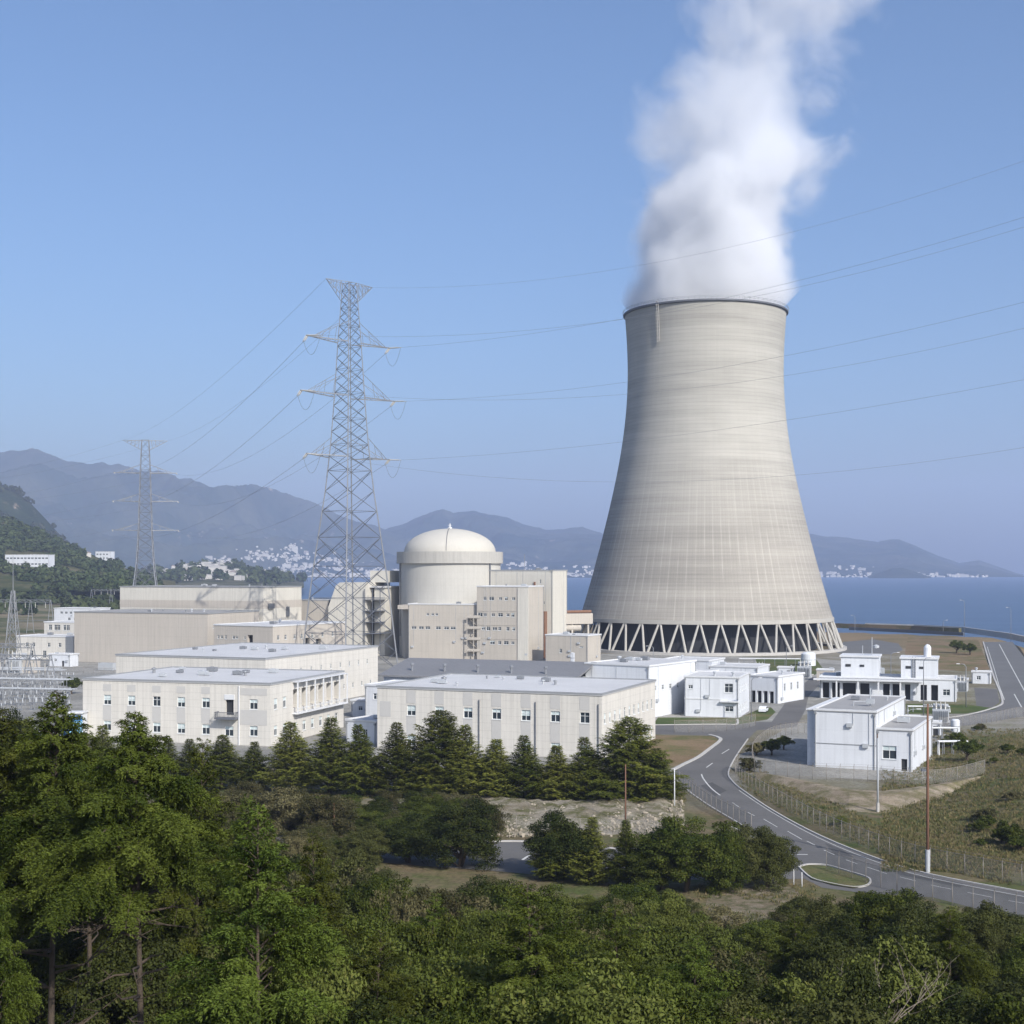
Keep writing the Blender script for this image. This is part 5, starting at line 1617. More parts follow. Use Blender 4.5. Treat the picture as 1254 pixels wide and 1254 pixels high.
def pylon(name, label, loc, rz, prof, levels, arms, toparm, th=1.0, group='lattice pylons', ms=None, md=None):
    """prof: (z, half side). arms: (z, half length, depth). Returns the world ends of every arm"""
    t = thing(name, label, 'pylon', loc, rz, group)
    H = prof[-1][0]
    ms, md = ms or M['steel'], md or M['steel_dark']
    corners = [(-1, -1), (1, -1), (1, 1), (-1, 1)]
    for cx, cy in corners:
        pts = [(cx * prof_at(prof, z), cy * prof_at(prof, z), z) for z in levels]
        MB().path(pts, [th * (0.30 - 0.16 * z / H) for z in levels], 5).build('leg', ms, t)
    br = MB()
    for k in range(len(levels) - 1):
        z0, z1 = levels[k], levels[k + 1]
        a, b2 = prof_at(prof, z0), prof_at(prof, z1)
        rd = th * (0.13 - 0.05 * z0 / H)
        for i in range(4):
            c0, c1 = corners[i], corners[(i + 1) % 4]
            A0, A1 = Vector((c0[0] * a, c0[1] * a, z0)), Vector((c1[0] * a, c1[1] * a, z0))
            B0, B1 = Vector((c0[0] * b2, c0[1] * b2, z1)), Vector((c1[0] * b2, c1[1] * b2, z1))
            br.tube(A0, B1, rd, n=4, cap=False).tube(A1, B0, rd, n=4, cap=False)
            if k % 2 == 0 or z1 - z0 > 7: br.tube(B0, B1, rd * 0.9, n=4, cap=False)
            if z1 - z0 > 9:
                X = (A0 + B1 + A1 + B0) / 4
                for P, Q in ((A0, B0), (A1, B1)):
                    mid = (P + Q) / 2
                    br.tube(mid, (P + X) / 2, rd * 0.7, n=4, cap=False).tube(mid, (Q + X) / 2, rd * 0.7, n=4, cap=False)
    br.build('bracing', md, t)
    mw = Matrix.Translation(Vector(loc)) @ Matrix.Rotation(rz, 4, 'Z')
    ends = []
    for z, l, dp in arms:
        am = MB()
        a, a2 = prof_at(prof, z), prof_at(prof, z + dp)
        rd = th * 0.11
        tips = []
        for s in (-1, 1):
            tip = Vector((s * l, 0, z + 0.4))
            for cy in (-1, 1):
                am.tube((s * a, cy * a, z), tip, rd * 2.0, n=4).tube((s * a2, cy * a2, z + dp), Vector((s * a, cy * a, z)).lerp(tip, 0.86), rd * 0.9, n=4)
                pv = None
                for q in (2, 4):
                    u = q / 6
                    lo = Vector((s * a, cy * a, z)).lerp(tip, u)
                    hi = Vector((s * a2, cy * a2, z + dp)).lerp(Vector((s * a, cy * a, z)).lerp(tip, 0.86), u)
                    am.tube(lo, hi, rd * 0.7, n=4, cap=False)
                    if pv is not None: am.tube(pv, lo, rd * 0.5, n=4, cap=False)
                    pv = hi
            for q in range(1, 7):
                u0, u1 = (q - 1) / 7, q / 7
                am.tube(Vector((s * a, (-1) ** q * a, z)).lerp(tip, u0), Vector((s * a, -(-1) ** q * a, z)).lerp(tip, u1), rd * 0.7, n=4, cap=False)
            am.tube(tip + Vector((-s * 0.5, 0, 0)), tip + Vector((s * 0.4, 0, 0)), rd * 2.2, n=5)
            tips.append(mw @ tip)
        am.build('crossarm', ms, t)
        ends.append(tips)
    z, l, dp = toparm
    am = MB()
    a = prof_at(prof, H)
    tips = []
    for s in (-1, 1):
        tip = Vector((s * l, 0, z))
        for cy in (-1, 1):
            am.tube((s * a, cy * a, z), tip, th * 0.12, n=4).tube((s * a, cy * a, z - dp), tip, th * 0.12, n=4)
            pv = None
            for q in range(1, 5):
                lo = Vector((s * a, cy * a, z - dp)).lerp(tip, q / 5)
                hi = Vector((s * a, cy * a, z)).lerp(tip, (q - 0.4) / 5)
                am.tube(lo, hi, th * 0.08, n=4, cap=False)
                if pv is not None: am.tube(pv, lo, th * 0.07, n=4, cap=False)
                pv = hi
        am.tube((0, -a, z), (0, a, z), th * 0.1, n=4)
        tips.append(mw @ tip)
    for cy in (-1, 1): am.tube((-a, cy * a, z), (a, cy * a, z), th * 0.12, n=4)
    am.build('crossarm', ms, t)
    ends.append(tips)
    return t, ends


kP = 480 / FPX
big_loc = (*XY(428, 480), 0)
big_prof = [(0, 11.9), (30, 9.4), (62, 5.9), (78, 4.6), (96, 3.6), (112, 2.9), (128, 2.0), (134, 1.7)]
big_lv = [0, 13, 25, 36, 46, 55, 62, 69, 74, 78, 82.5, 87, 91.5, 96, 100, 104, 108, 112, 115.5, 119, 122, 125, 128, 131, 134]
big, bigE = pylon('transmission_pylon', 'large grey lattice pylon rising behind the pale workshop roof', big_loc, R(47), big_prof, big_lv,
                  [(73.5, 18.5, 7), (94.5, 21.0, 8), (113.2, 18.5, 7)], (133.9, 10.4, 7), 0.95)
kL = 1150 / FPX
far_loc = (*XY(178, 1150), tzs(*XY(178, 1150)) - 0.5)
fz = (142.0 - far_loc[2]) / 121.0
far_prof = [(z * fz, w_) for z, w_ in [(0, 12.0), (30, 7.2), (55, 5.4), (75, 4.8), (105, 3.7), (121, 2.8)]]
far_lv = [z * fz for z in [0, 14, 26, 36, 45, 52, 58, 64, 70, 76, 82, 88, 94, 100, 105, 110, 115, 121]]
farp, farE = pylon('transmission_pylon', 'smaller distant lattice pylon behind the left end of the cream hall', far_loc, R(10), far_prof, far_lv,
                   [(67.0 - far_loc[2], 26.5, 6), (91.0 - far_loc[2], 26.0, 6.5), (114.5 - far_loc[2], 25.0, 7)], (141.5 - far_loc[2], 18.0, 8), 1.75, ms=M['steel'], md=M['steel_dark'])


def wire(label, a, b2, sag, r0, n=28, group='power lines'):
    a, b2 = Vector(a), Vector(b2)
    pts = []
    for i in range(n + 1):
        u = i / n
        p = a.lerp(b2, u)
        p.z -= 4 * sag * u * (1 - u)
        pts.append(p - a)
    o = MB().path(pts, r0, 4).build('power_line', M['wire'], loc=a)
    return tag(o, label, 'power line', group)


def insulator_string(parent, a, d, ln):
    """disc string from a along the unit vector d, in the parent's space"""
    d = Vector(d).normalized()
    mb = MB()
    sd = Vector((-d.y, d.x, 0)).normalized() * 0.28
    for off in (sd, -sd):
        mb.tube(a + off, a + d * ln + off, 0.09, n=5)
        for i in range(9):
            p = a + d * (ln * (0.1 + 0.085 * i)) + off
            mb.tube(p, p + d * ln * 0.035, 0.24, 0.16, n=6)
    mb.tube(a + d * ln + sd * 1.6, a + d * ln - sd * 1.6, 0.10, n=5)
    mb.build('insulator', M['insul'], parent)


mwi = (Matrix.Translation(Vector(big_loc)) @ Matrix.Rotation(R(47), 4, 'Z')).inverted()
fwi = (Matrix.Translation(Vector(far_loc)) @ Matrix.Rotation(R(10), 4, 'Z')).inverted()
# far ends of the spans to the right, well outside the picture
names = ['lowest', 'middle', 'upper', 'earth wire']
rightY = {(0, 0): (510, 548), (0, 1): (465, 510), (1, 0): (402, 438), (1, 1): (370, 400), (2, 0): (278, 310), (2, 1): (267, 295), (3, 0): (197, 0), (3, 1): None}
endpix = {(0, 1): 465, (0, 0): 548, (1, 1): 370, (1, 0): 402, (2, 1): 266, (2, 0): 278, (3, 1): 197, (3, 0): 120}
midpix = {(0, 1): 515, (0, 0): 583, (1, 1): 436, (1, 0): 467, (2, 1): 348, (2, 0): 357, (3, 1): 290, (3, 0): 240}
RS = []
for (ai, si), py in endpix.items():
    a = bigE[ai][si]
    Ye = 350.0
    e1 = W(1254, py, Ye)
    # continue the same parabola further out of the picture
    um = 960
    if ai < 3:
        d = (e1 - a).normalized()
        s_end = a + d * 5.6 + Vector((0, 0, -0.6))
        al = mwi @ a
        insulator_string(big, al, (mwi @ s_end) - al, 5.6)
    else:
        s_end = a
    if (ai, si) == (3, 0): continue
    # sag from how far the photographed wire hangs below the chord at x=960
    tt = None
    ax = a.x / a.y
    lo, hi = 0.0, 1.0
    for _ in range(40):
        mid_ = (lo + hi) / 2
        p = s_end.lerp(e1, mid_)
        if 627 + FPX * p.x / p.y < um: lo = mid_
        else: hi = mid_
    p = s_end.lerp(e1, lo)
    want = CZ - (midpix[(ai, si)] - H0) / FPX * p.y
    sag = max(0.3, (p.z - want) / (4 * lo * (1 - lo)))
    sag = min(sag, 9)
    # extend: parabola z = chord - 4 sag u(1-u) for u up to 1.5
    pts = []
    for i in range(46):
        u = 1.5 * i / 45
        q = s_end + (e1 - s_end) * u
        q.z -= 4 * sag * u * (1 - u)
        pts.append(q - s_end)
    o = MB().path(pts, 0.036 if ai < 3 else 0.028, 4).build('power_line', M['wire'], loc=s_end)
    tag(o, '%s from the %s end of the big pylon crossing the cooling tower' % ('earth wire' if ai == 3 else names[ai] + ' conductor', ('left', 'right')[si]), 'power line', 'power lines')
    if ai < 3: RS.append((ai, si, s_end))
jmp = MB()
for ai in range(4):
    for si in range(2):
        a, c = bigE[ai][si], farE[ai][si]
        if ai < 3:
            d = (c - a).normalized()
            s0 = a + d * 5.6 + Vector((0, 0, -1.2))
            insulator_string(big, mwi @ a, (mwi @ s0) - (mwi @ a), 5.6)
            s1 = c - d * 6 + Vector((0, 0, -1.5))
            insulator_string(farp, fwi @ c, (fwi @ s1) - (fwi @ c), 6.0)
            other = [q for q in RS if q[0] == ai and q[1] == si][0][2]
            A, B = mwi @ s0, mwi @ other
            jmp.path([A.lerp(B, u / 10) - Vector((0, 0, 4 * 5.5 * (u / 10) * (1 - u / 10))) for u in range(11)], 0.05, 4)
        else:
            s0, s1 = a, c
        wire('%s from the %s end of the big pylon to the distant pylon' % ('earth wire' if ai == 3 else names[ai] + ' conductor', ('left', 'right')[si]), s0, s1, 14 if ai < 3 else 9, 0.048 if ai < 3 else 0.036)
jmp.build('jumper_cable', M['wire'], big)
for ai in range(4):
    for si in range(2):
        a = farE[ai][si]
        e = Vector((-640 + 22 * si, 1420, 60 + ai * 20))
        wire('%s from the %s end of the distant pylon running off to the left' % ('earth wire' if ai == 3 else names[ai] + ' conductor', ('left', 'right')[si]), a, e, 8, 0.05)

# small lattice mast and gantries of the switchyard
mloc = (*XY(16, 520), 0)
mk = 520 / FPX
t = thing('lattice_mast', 'slim lattice mast with pointed top at the left edge', 'mast', mloc)
lv = [0, 5, 10, 14.5, 19, 23, 27]
hw = lambda z: float(np.interp(z, [0, 27], [2.6, 0.5]))
for cx, cy in ((-1, -1), (1, -1), (1, 1), (-1, 1)):
    MB().path([(cx * hw(z), cy * hw(z), z) for z in lv], 0.14, 5).build('leg', M['steel'], t)
br = MB()
cs = [(-1, -1), (1, -1), (1, 1), (-1, 1)]
for k in range(len(lv) - 1):
    for i in range(4):
        c0, c1 = cs[i], cs[(i + 1) % 4]
        a, b2 = hw(lv[k]), hw(lv[k + 1])
        br.tube((c0[0] * a, c0[1] * a, lv[k]), (c1[0] * b2, c1[1] * b2, lv[k + 1]), 0.09, n=4).tube((c1[0] * a, c1[1] * a, lv[k]), (c0[0] * b2, c0[1] * b2, lv[k + 1]), 0.09, n=4)
br.build('bracing', M['steel'], t)
MB().tube((0, 0, 26.8), (0, 0, 40), 0.16, 0.07, n=6).build('spire', M['steel'], t)


def gantry(label, p0, p1, h, z, n=3):
    L_ = math.hypot(p1[0] - p0[0], p1[1] - p0[1])
    t = thing('gantry', label, 'gantry', (p0[0], p0[1], z), math.atan2(p1[1] - p0[1], p1[0] - p0[0]), 'switchyard gantries')
    bm_ = MB()
    for y in (-0.6, 0.6):
        for zz in (h, h + 1.3):
            bm_.tube((0, y, zz), (L_, y, zz), 0.12, n=4)
    q = int(L_ / 1.8)
    for i in range(q):
        x0, x1 = L_ * i / q, L_ * (i + 1) / q
        for y in (-0.6, 0.6):
            bm_.tube((x0, y, h + (i % 2) * 1.3), (x1, y, h + ((i + 1) % 2) * 1.3), 0.08, n=4)
    bm_.build('beam', M['steel'], t)
    for i in range(n):
        x = L_ * i / (n - 1)
        lg = MB()
        lg.tube((x - 1.6, -1.2, 0), (x, -0.3, h + 1.3), 0.17, n=5).tube((x + 1.6, 1.2, 0), (x, 0.3, h + 1.3), 0.17, n=5)
        for k in range(4):
            zz = h * (k + 0.5) / 4.5
            u = zz / (h + 1.3)
            lg.tube((x - 1.6 * (1 - u), -1.2 + 0.9 * u, zz), (x + 1.6 * (1 - u), 1.2 - 0.9 * u, zz), 0.08, n=4)
        lg.build('leg', M['steel'], t)
    for i in range(6):
        x = L_ * (i + 0.5) / 6
        MB().tube((x, 0, h), (x, 0, h - 3), 0.16, n=6).build('insulator', M['insul'], t)
    return t


def zg(px, Y):
    x, y = XY(px, Y)
    return (x, y)


gantry('wide switchyard gantry at the left edge below the wooded hill', zg(-12, 760), zg(62, 752), 17, tzs(*zg(30, 755)), 4)
gantry('distant switchyard gantry left of the distant pylon', zg(112, 1120), zg(160, 1110), 17, tzs(*zg(135, 1115)), 3)
gantry('front switchyard gantry near the pale annex', zg(-20, 395), zg(62, 388), 9.5, 0, 4)
gantry('middle switchyard gantry in front of the pale annex', zg(-30, 445), zg(40, 440), 10, 0, 3)
bs = MB()
bs.box(-0.9, 0.9, -0.3, 0.3, -0.1, 0.25).tube((-0.5, 0, 0.2), (-0.5, 0, 2.6), 0.12, n=5).tube((0.5, 0, 0.2), (0.5, 0, 2.6), 0.12, n=5).box(-1.1, 1.1, -0.2, 0.2, 2.6, 2.85)
bsm = bs.mesh('frame', M['steel'])
iss = MB()
for x in (-0.8, 0.8):
    iss.lathe([(0.12, 2.85), (0.20, 2.95), (0.12, 3.1), (0.20, 3.25), (0.12, 3.4), (0.20, 3.55), (0.12, 3.7), (0.1, 4.6)], 8, (x, 0))
iss.tube((-1.2, 0, 4.6), (1.2, 0, 4.6), 0.08, n=5)
ism = iss.mesh('insulator', M['equip'], True)
r = random.Random(17)
for row, Y in enumerate((345, 358, 372, 386, 402, 420, 438)):
    for i in range(9):
        px = -30 + i * 13.5 + r.uniform(-3, 3) + row * 2
        if px > 92: continue
        x, y = XY(px, Y + r.uniform(-2, 2))
        t = thing('bus_support', 'grey steel bus support with pale insulators in the switchyard', 'bus support', (x, y, 0), R(-18), 'bus supports in the switchyard')
        t.scale = (1.1, 0.9, r.uniform(0.4, 0.7))
        link('frame', bsm, t)
        link('insulator', ism, t)


for row, Y in enumerate((350, 366, 382, 400, 424)):
    a, b2 = XY(-40, Y + 6), XY(88 - row * 4, Y)
    t = thing('busbar', ('nearest', 'second nearest', 'middle', 'second farthest', 'farthest')[row] + ' run of grey overhead busbars in the switchyard', 'busbar', (a[0], a[1], 0), math.atan2(b2[1] - a[1], b2[0] - a[0]), 'busbars in the switchyard')
    ln_ = math.hypot(b2[0] - a[0], b2[1] - a[1])
    for k in range(3):
        MB().tube((0, k * 1.3, 4.6 + (row % 2) * 1.2), (ln_, k * 1.3, 4.6 + (row % 2) * 1.2), 0.11, n=6).build('tube', M['equip'], t)
    for k in range(7):
        x_ = ln_ * (k + 0.5) / 7
        MB().tube((x_, -0.2, 0), (x_, -0.2, 4.4 + (row % 2) * 1.2), 0.12, n=5).tube((x_, 2.8, 0), (x_, 2.8, 4.4 + (row % 2) * 1.2), 0.12, n=5).tube((x_, -0.4, 4.4 + (row % 2) * 1.2), (x_, 3.0, 4.4 + (row % 2) * 1.2), 0.12, n=5).build('support', M['steel'], t)


def transformer(label, px, Y, s=1.0, rz=R(-18)):
    x, y = XY(px, Y)
    t = thing('transformer', label, 'transformer', (x, y, 0), rz)
    t.scale = (s, s, s)
    MB().box(-1.8, 1.8, -1.2, 1.2, 0.3, 3.0).box(-2.0, 2.0, -1.4, 1.4, 0.0, 0.3).build('tank', M['equip'], t)
    f = MB()
    for i in range(9):
        f.box(-1.6 + i * 0.4 - 0.06, -1.6 + i * 0.4 + 0.06, -1.9, -1.21, 0.5, 2.7)
    f.build('radiator', M['equip'], t)
    MB().tube((-1.7, 0.4, 3.7), (1.7, 0.4, 3.7), 0.45, n=10).build('conservator', M['equip'], t)
    for x_ in (-1.0, 0, 1.0):
        MB().lathe([(0.25, 3.0), (0.15, 3.2), (0.25, 3.4), (0.15, 3.6), (0.22, 3.8), (0.05, 4.7)], 8, (x_, -0.5)).build('bushing', M['insul'], t)
    return t


transformer('grey transformer in the switchyard before the pale annex', 22, 470, 1.6)
transformer('grey transformer beside the reactor annex shed', 437, 470, 1.4)
transformer('small transformer behind the switch house', 1152, 318, 1.0)
transformer('small transformer at the right of the control complex', 1176, 398, 1.0)
transformer('grey transformer on the grass at the foot of the tower', 985, 450, 1.2)
transformer('pale transformer left of the small fenced plots', 930, 455, 1.0)


def pipe_rack(label, px, py, ln, h, rz, n=4):
    p = G(px, py)
    t = thing('pipe_rack', label, 'pipe rack', p, rz)
    pp = MB()
    for k in range(2):
        pp.path([(0, k * 0.6, 0), (0, k * 0.6, h), (ln, k * 0.6, h), (ln, k * 0.6, 0)], 0.17, 7)
    pp.build('pipe', M['coping_w'], t, smooth=False)
    for i in range(n):
        x = ln * (i + 0.5) / n
        MB().box(x - 0.08, x + 0.08, -0.2, 0.8, h - 0.28, h - 0.18).tube((x, -0.1, 0), (x, -0.1, h - 0.2), 0.08, n=5).tube((x, 0.7, 0), (x, 0.7, h - 0.2), 0.08, n=5).build('support', M['steel'], t)
    return t


pipe_rack('white pipe rack behind the switch house annex', 1122, 905, 8.5, 2.3, R(-3))
pipe_rack('white pipe run along the front of the control complex', 1112, 872, 10, 1.4, R(-5))
pipe_rack('pale pipe run at the foot of the tower', 905, 815, 22, 2.5, R(-5), 6)
pipe_rack('white pipe loop at the right of the yard', 1150, 925, 5.5, 2.6, R(4), 3)


def valve_tank(label, px, py, rad, h):
    p = G(px, py)
    t = thing('storage_tank', label, 'tank', p)
    MB().lathe([(rad, 0), (rad, h), (rad * 0.7, h + rad * 0.25), (0, h + rad * 0.32)], 20).build('shell', M['white'], t)
    MB().lathe([(rad + 0.06, h * 0.5), (rad + 0.06, h * 0.5 + 0.12), (rad - 0.05, h * 0.5 + 0.12), (rad - 0.05, h * 0.5)], 20).tube((rad + 0.1, 0, 0), (rad + 0.1, 0, h), 0.06, n=5).build('hoop', M['steel'], t)
    return t


valve_tank('small white tank on the grass beside the inner road', 990, 815, 2.6, 4.2)
valve_tank('white upright tank behind the switch house annex', 1170, 897, 0.9, 2.6)
valve_tank('squat pale tank beside the pump house', 705, 812, 3.0, 4.0)
valve_tank('white tank in the yard left of the halls', 44, 800, 3.2, 4.5)


def car(label, px, py, rz, m):
    p = G(px, py)
    t = thing('parked_car', label, 'car', p, rz, 'parked cars')
    body = MB().xprism([(-2.1, 0.28), (-2.15, 0.75), (-1.3, 0.92), (-0.75, 1.42), (0.85, 1.45), (1.6, 0.98), (2.1, 0.9), (2.15, 0.3)], -0.85, 0.85)
    body.build('body', m, t, rot=(0, 0, math.pi / 2))
    MB().xprism([(-1.15, 0.95), (-0.70, 1.36), (0.80, 1.38), (1.42, 0.99)], -0.86, 0.86).build('window', M['glass'], t, rot=(0, 0, math.pi / 2))
    for sx in (-1.35, 1.35):
        for sy in (-0.8, 0.8):
            MB().tube((-sx, sy - 0.1, 0.32), (-sx, sy + 0.1, 0.32), 0.32, n=12).build('wheel', M['dark'], t)


car('white car parked behind the trees below the switchyard', 62, 905, R(10), M['white'])
car('silver car parked behind the trees below the switchyard', 44, 908, R(10), M['equip'])
car('dark car parked in front of the control complex', 1030, 862, R(80), M['steel_dark'])
car('white car parked beside the white house garage', 935, 872, R(70), M['white'])
car('white car parked on the yard between the office blocks', 437, 905, R(5), M['white'])
# ------------------------------------------------------------------ towns across the bay
m7, m7g = mountain('hill', 'low rise carrying the white town beyond the halls', [(150, 712), (185, 704), (205, 697), (235, 693), (270, 692), (300, 696), (325, 703), (352, 710), (372, 713)],
                   2300, 3200, 4200, 4, mountain_mat('town hill', (0.07, 0.085, 0.04), (0.15, 0.135, 0.09), None, 0, 0.012), 8, 11, n=80, rows=30)


def on_mountain(g, px, py):
    pxs, t, X, Y, Z = g
    j = int(np.clip(np.searchsorted(pxs, px), 1, len(pxs) - 1))
    f = (px - pxs[j - 1]) / (pxs[j] - pxs[j - 1])
    x = X[:, j - 1] * (1 - f) + X[:, j] * f
    y = Y[:, j - 1] * (1 - f) + Y[:, j] * f
    z = Z[:, j - 1] * (1 - f) + Z[:, j] * f
    pr = H0 - (z - CZ) / y * FPX
    for i in range(len(y)):
        if pr[i] <= py:
            if i == 0: return Vector((x[0], y[0], z[0]))
            u = (pr[i - 1] - py) / max(pr[i - 1] - pr[i], 1e-6)
            return Vector((x[i - 1] + (x[i] - x[i - 1]) * u, y[i - 1] + (y[i] - y[i - 1]) * u, z[i - 1] + (z[i] - z[i - 1]) * u))
    return None


hw_ = mat('far house wall', (0.50, 0.48, 0.45), 0.8, 0.05, 0.01)
hr_ = mat('far house roof', (0.26, 0.22, 0.20), 0.85, 0.1, 0.01)
hg_ = mat('far house grey roof', (0.34, 0.34, 0.35), 0.85, 0.1, 0.01)


def house_meshes():
    out = []
    for w, d, h, roof in ((1, 0.7, 0.55, 0), (1, 0.6, 0.8, 1), (1.6, 0.6, 0.7, 1), (0.8, 0.8, 0.5, 0), (2.2, 0.6, 0.9, 2)):
        mb = MB()
        mb.box(-w / 2, w / 2, -d / 2, d / 2, -0.5, h, 0)
        nf = max(1, int(h / 0.28))
        for k in range(nf):
            z = h * (k + 0.42) / nf
            mb.box(-w / 2 + 0.06, w / 2 - 0.06, -d / 2 - 0.012, -d / 2 + 0.02, z, z + h * 0.32 / nf, 2)
        if roof == 0:
            mb.add([(-w / 2 - .05, -d / 2 - .05, h), (w / 2 + .05, -d / 2 - .05, h), (w / 2 + .05, d / 2 + .05, h), (-w / 2 - .05, d / 2 + .05, h), (-w * 0.2, 0, h + 0.22), (w * 0.2, 0, h + 0.22)],
                   [(0, 1, 5, 4), (1, 2, 5), (2, 3, 4, 5), (3, 0, 4), (3, 2, 1, 0)], 1)
        else:
            mb.box(-w / 2 - 0.03, w / 2 + 0.03, -d / 2 - 0.03, d / 2 + 0.03, h + 0.004, h + 0.07, 1)
        if roof == 2: mb.box(-w * 0.3, -w * 0.1, -d * 0.2, d * 0.2, h + 0.07, h + 0.25, 0)
        out.append(mb.mesh('house', [hw_, hg_ if roof else hr_, M['greypanel']]))
    return out


HM = house_meshes()
r = random.Random(42)


def house(p, s, label, group, kinds=(0, 1, 2, 3, 4), name='house'):
    o = link(name, HM[r.choice(kinds)], None, p, (0, 0, r.uniform(-0.5, 0.5)), (s * r.uniform(0.8, 1.25), s, s * r.uniform(0.8, 1.2)))
    return tag(o, label, 'house', group)


# white town on the low rise
for i in range(78):
    px = r.triangular(172, 334, 240)
    py = r.uniform(694, 712) if px < 290 else r.uniform(700, 712)
    p = on_mountain(m7g, px, py)
    if p is None: continue
    house(p, r.uniform(9, 17), 'pale house or flat block in the white town on the low rise beyond the halls', 'houses of the town on the low rise')
# shore town beneath the far ridge: the largest ones singly, the rest as one mass
mass = []
for cx0, cx1, y0, y1, n, extra in ((330, 520, 686, 706.5, 84, 300), (255, 330, 676, 690, 8, 40), (300, 470, 662, 686, 12, 60), (355, 400, 676, 690, 8, 20), (480, 520, 672, 690, 4, 24)):
    cl = [(r.uniform(cx0, cx1), y1 - abs(r.gauss(0, 0.42)) * (y1 - y0)) for _ in range(max(3, n // 3))]
    for i in range(n + extra):
        q = cl[i % len(cl)]
        px = q[0] + r.gauss(0, 12)
        py = min(q[1] + r.gauss(0, 2.6), y1)
        p = on_mountain(m1g, px, max(py, y0))
        if p is None: continue
        if i < n: house(p, r.uniform(12, 20), 'tiny white house in the shore town under the long far ridge', 'houses of the far shore town')
        else: mass.append((p, r.uniform(7, 12)))
for g, spots, lab, grp in ((m2g, ((600, 660, 686, 704, 6, 20), (640, 738, 702, 706.5, 24, 50), (560, 740, 680, 700, 4, 20)), 'tiny white house on the far shore between the dome and the tower', 'houses on the far shore behind the dome'),
                           (m3g, ((992, 1075, 701, 708, 14, 40), (1015, 1060, 690, 700, 3, 10), (1080, 1215, 705, 708.5, 20, 40)), 'tiny white house on the far shore right of the tower', 'houses on the far shore right of the tower')):
    for cx0, cx1, y0, y1, n, extra in spots:
        cl = [(r.uniform(cx0, cx1), r.uniform(y0, y1)) for _ in range(max(3, n // 2))]
        for i in range(n + extra):
            q = cl[i % len(cl)]
            p = on_mountain(g, q[0] + r.gauss(0, 9), min(q[1] + r.gauss(0, 1.5), y1))
            if p is None: continue
            if i < n: house(p, r.uniform(10, 18), lab, grp)
            else: mass.append((p, r.uniform(7, 12)))
tm = MB()
for p, s in mass:
    a = r.uniform(-0.5, 0.5)
    w_, d_, h_ = s * r.uniform(0.8, 1.6), s * 0.7, s * r.uniform(0.5, 0.8)
    ca, sa = math.cos(a), math.sin(a)
    q = [(p.x + x * ca - y * sa, p.y + x * sa + y * ca) for x, y in ((-w_ / 2, -d_ / 2), (w_ / 2, -d_ / 2), (w_ / 2, d_ / 2), (-w_ / 2, d_ / 2))]
    tm.prism(q, p.z - 3, p.z + h_)
    rf = len(tm.mi) - 5
    tm.mi[rf] = 1
tag(tm.build('town', [hw_, hr_]), 'mass of tiny pale houses scattered along the far shore', 'town', kind='stuff')
# houses on the near hill
p = on_mountain(m6g, 36, 694)
b, Wb = building('hotel_building', 'long white three storey building below the wooded hill at the left', 'building', (p.x - 27, p.y), (p.x + 24, p.y - 8), 14, 13, M['white'], M['roof_light'], M['coping_w'],
                 [('front', 3 + i * 4.2, z, 3.0, 1.8, 0) for i in range(12) for z in (3, 9.4)], z=p.z, seed=61)
MB().box(-16, -0.05, 2, 12, -3, 9).build('wing', M['tan'], b)
p = on_mountain(m6g, 128, 686)
b, Wb = building('hill_house', 'white stepped house on the slope left of the distant pylon', 'house', (p.x - 13, p.y), (p.x + 10, p.y - 5), 12, 12, M['white'], M['roof_light'], M['coping_w'], [('front', 3 + i * 5, z, 3.0, 2.0, 0) for i in range(4) for z in (3, 8.4)], z=p.z, seed=62)
p = on_mountain(m6g, 107, 681)
if p: tag(link('house', HM[0], None, p, (0, 0, 0.3), (10, 9, 8)), 'small white house higher up the slope left of the stepped house', 'house')

# ------------------------------------------------------------------ far woods on the near hill and around the town
r = np.random.default_rng(77)


def forest(name, label, spots, smin, smax, m, per=46):
    C, D, N, Ln, T = [], [], [], [], []
    for p in spots:
        s = r.uniform(smin, smax)
        d = rdirs(r, per)
        d[:, 2] = np.abs(d[:, 2]) * 1.1 - 0.15
        rr = r.uniform(0.6, 1.05, per)
        C.append(np.array(p) + d * (rr * s)[:, None] * np.array([1, 1, 1.15]) + np.array([0, 0, s * 0.5]))
        nr = unit(d + r.normal(0, 0.45, (per, 3)))
        N.append(nr)
        D.append(unit(np.cross(nr, rdirs(r, per))))
        Ln.append(s * r.uniform(0.45, 0.9, per))
        T.append(np.full(per, r.uniform(0, 0.8)) + r.normal(0, 0.12, per))
    Ln = np.concatenate(Ln)
    me = leaf_mesh(name, np.concatenate(C), np.concatenate(D), np.concatenate(N), Ln, Ln * 0.8, np.concatenate(T), m)
    return tag(link(name, me), label, 'forest', kind='stuff')


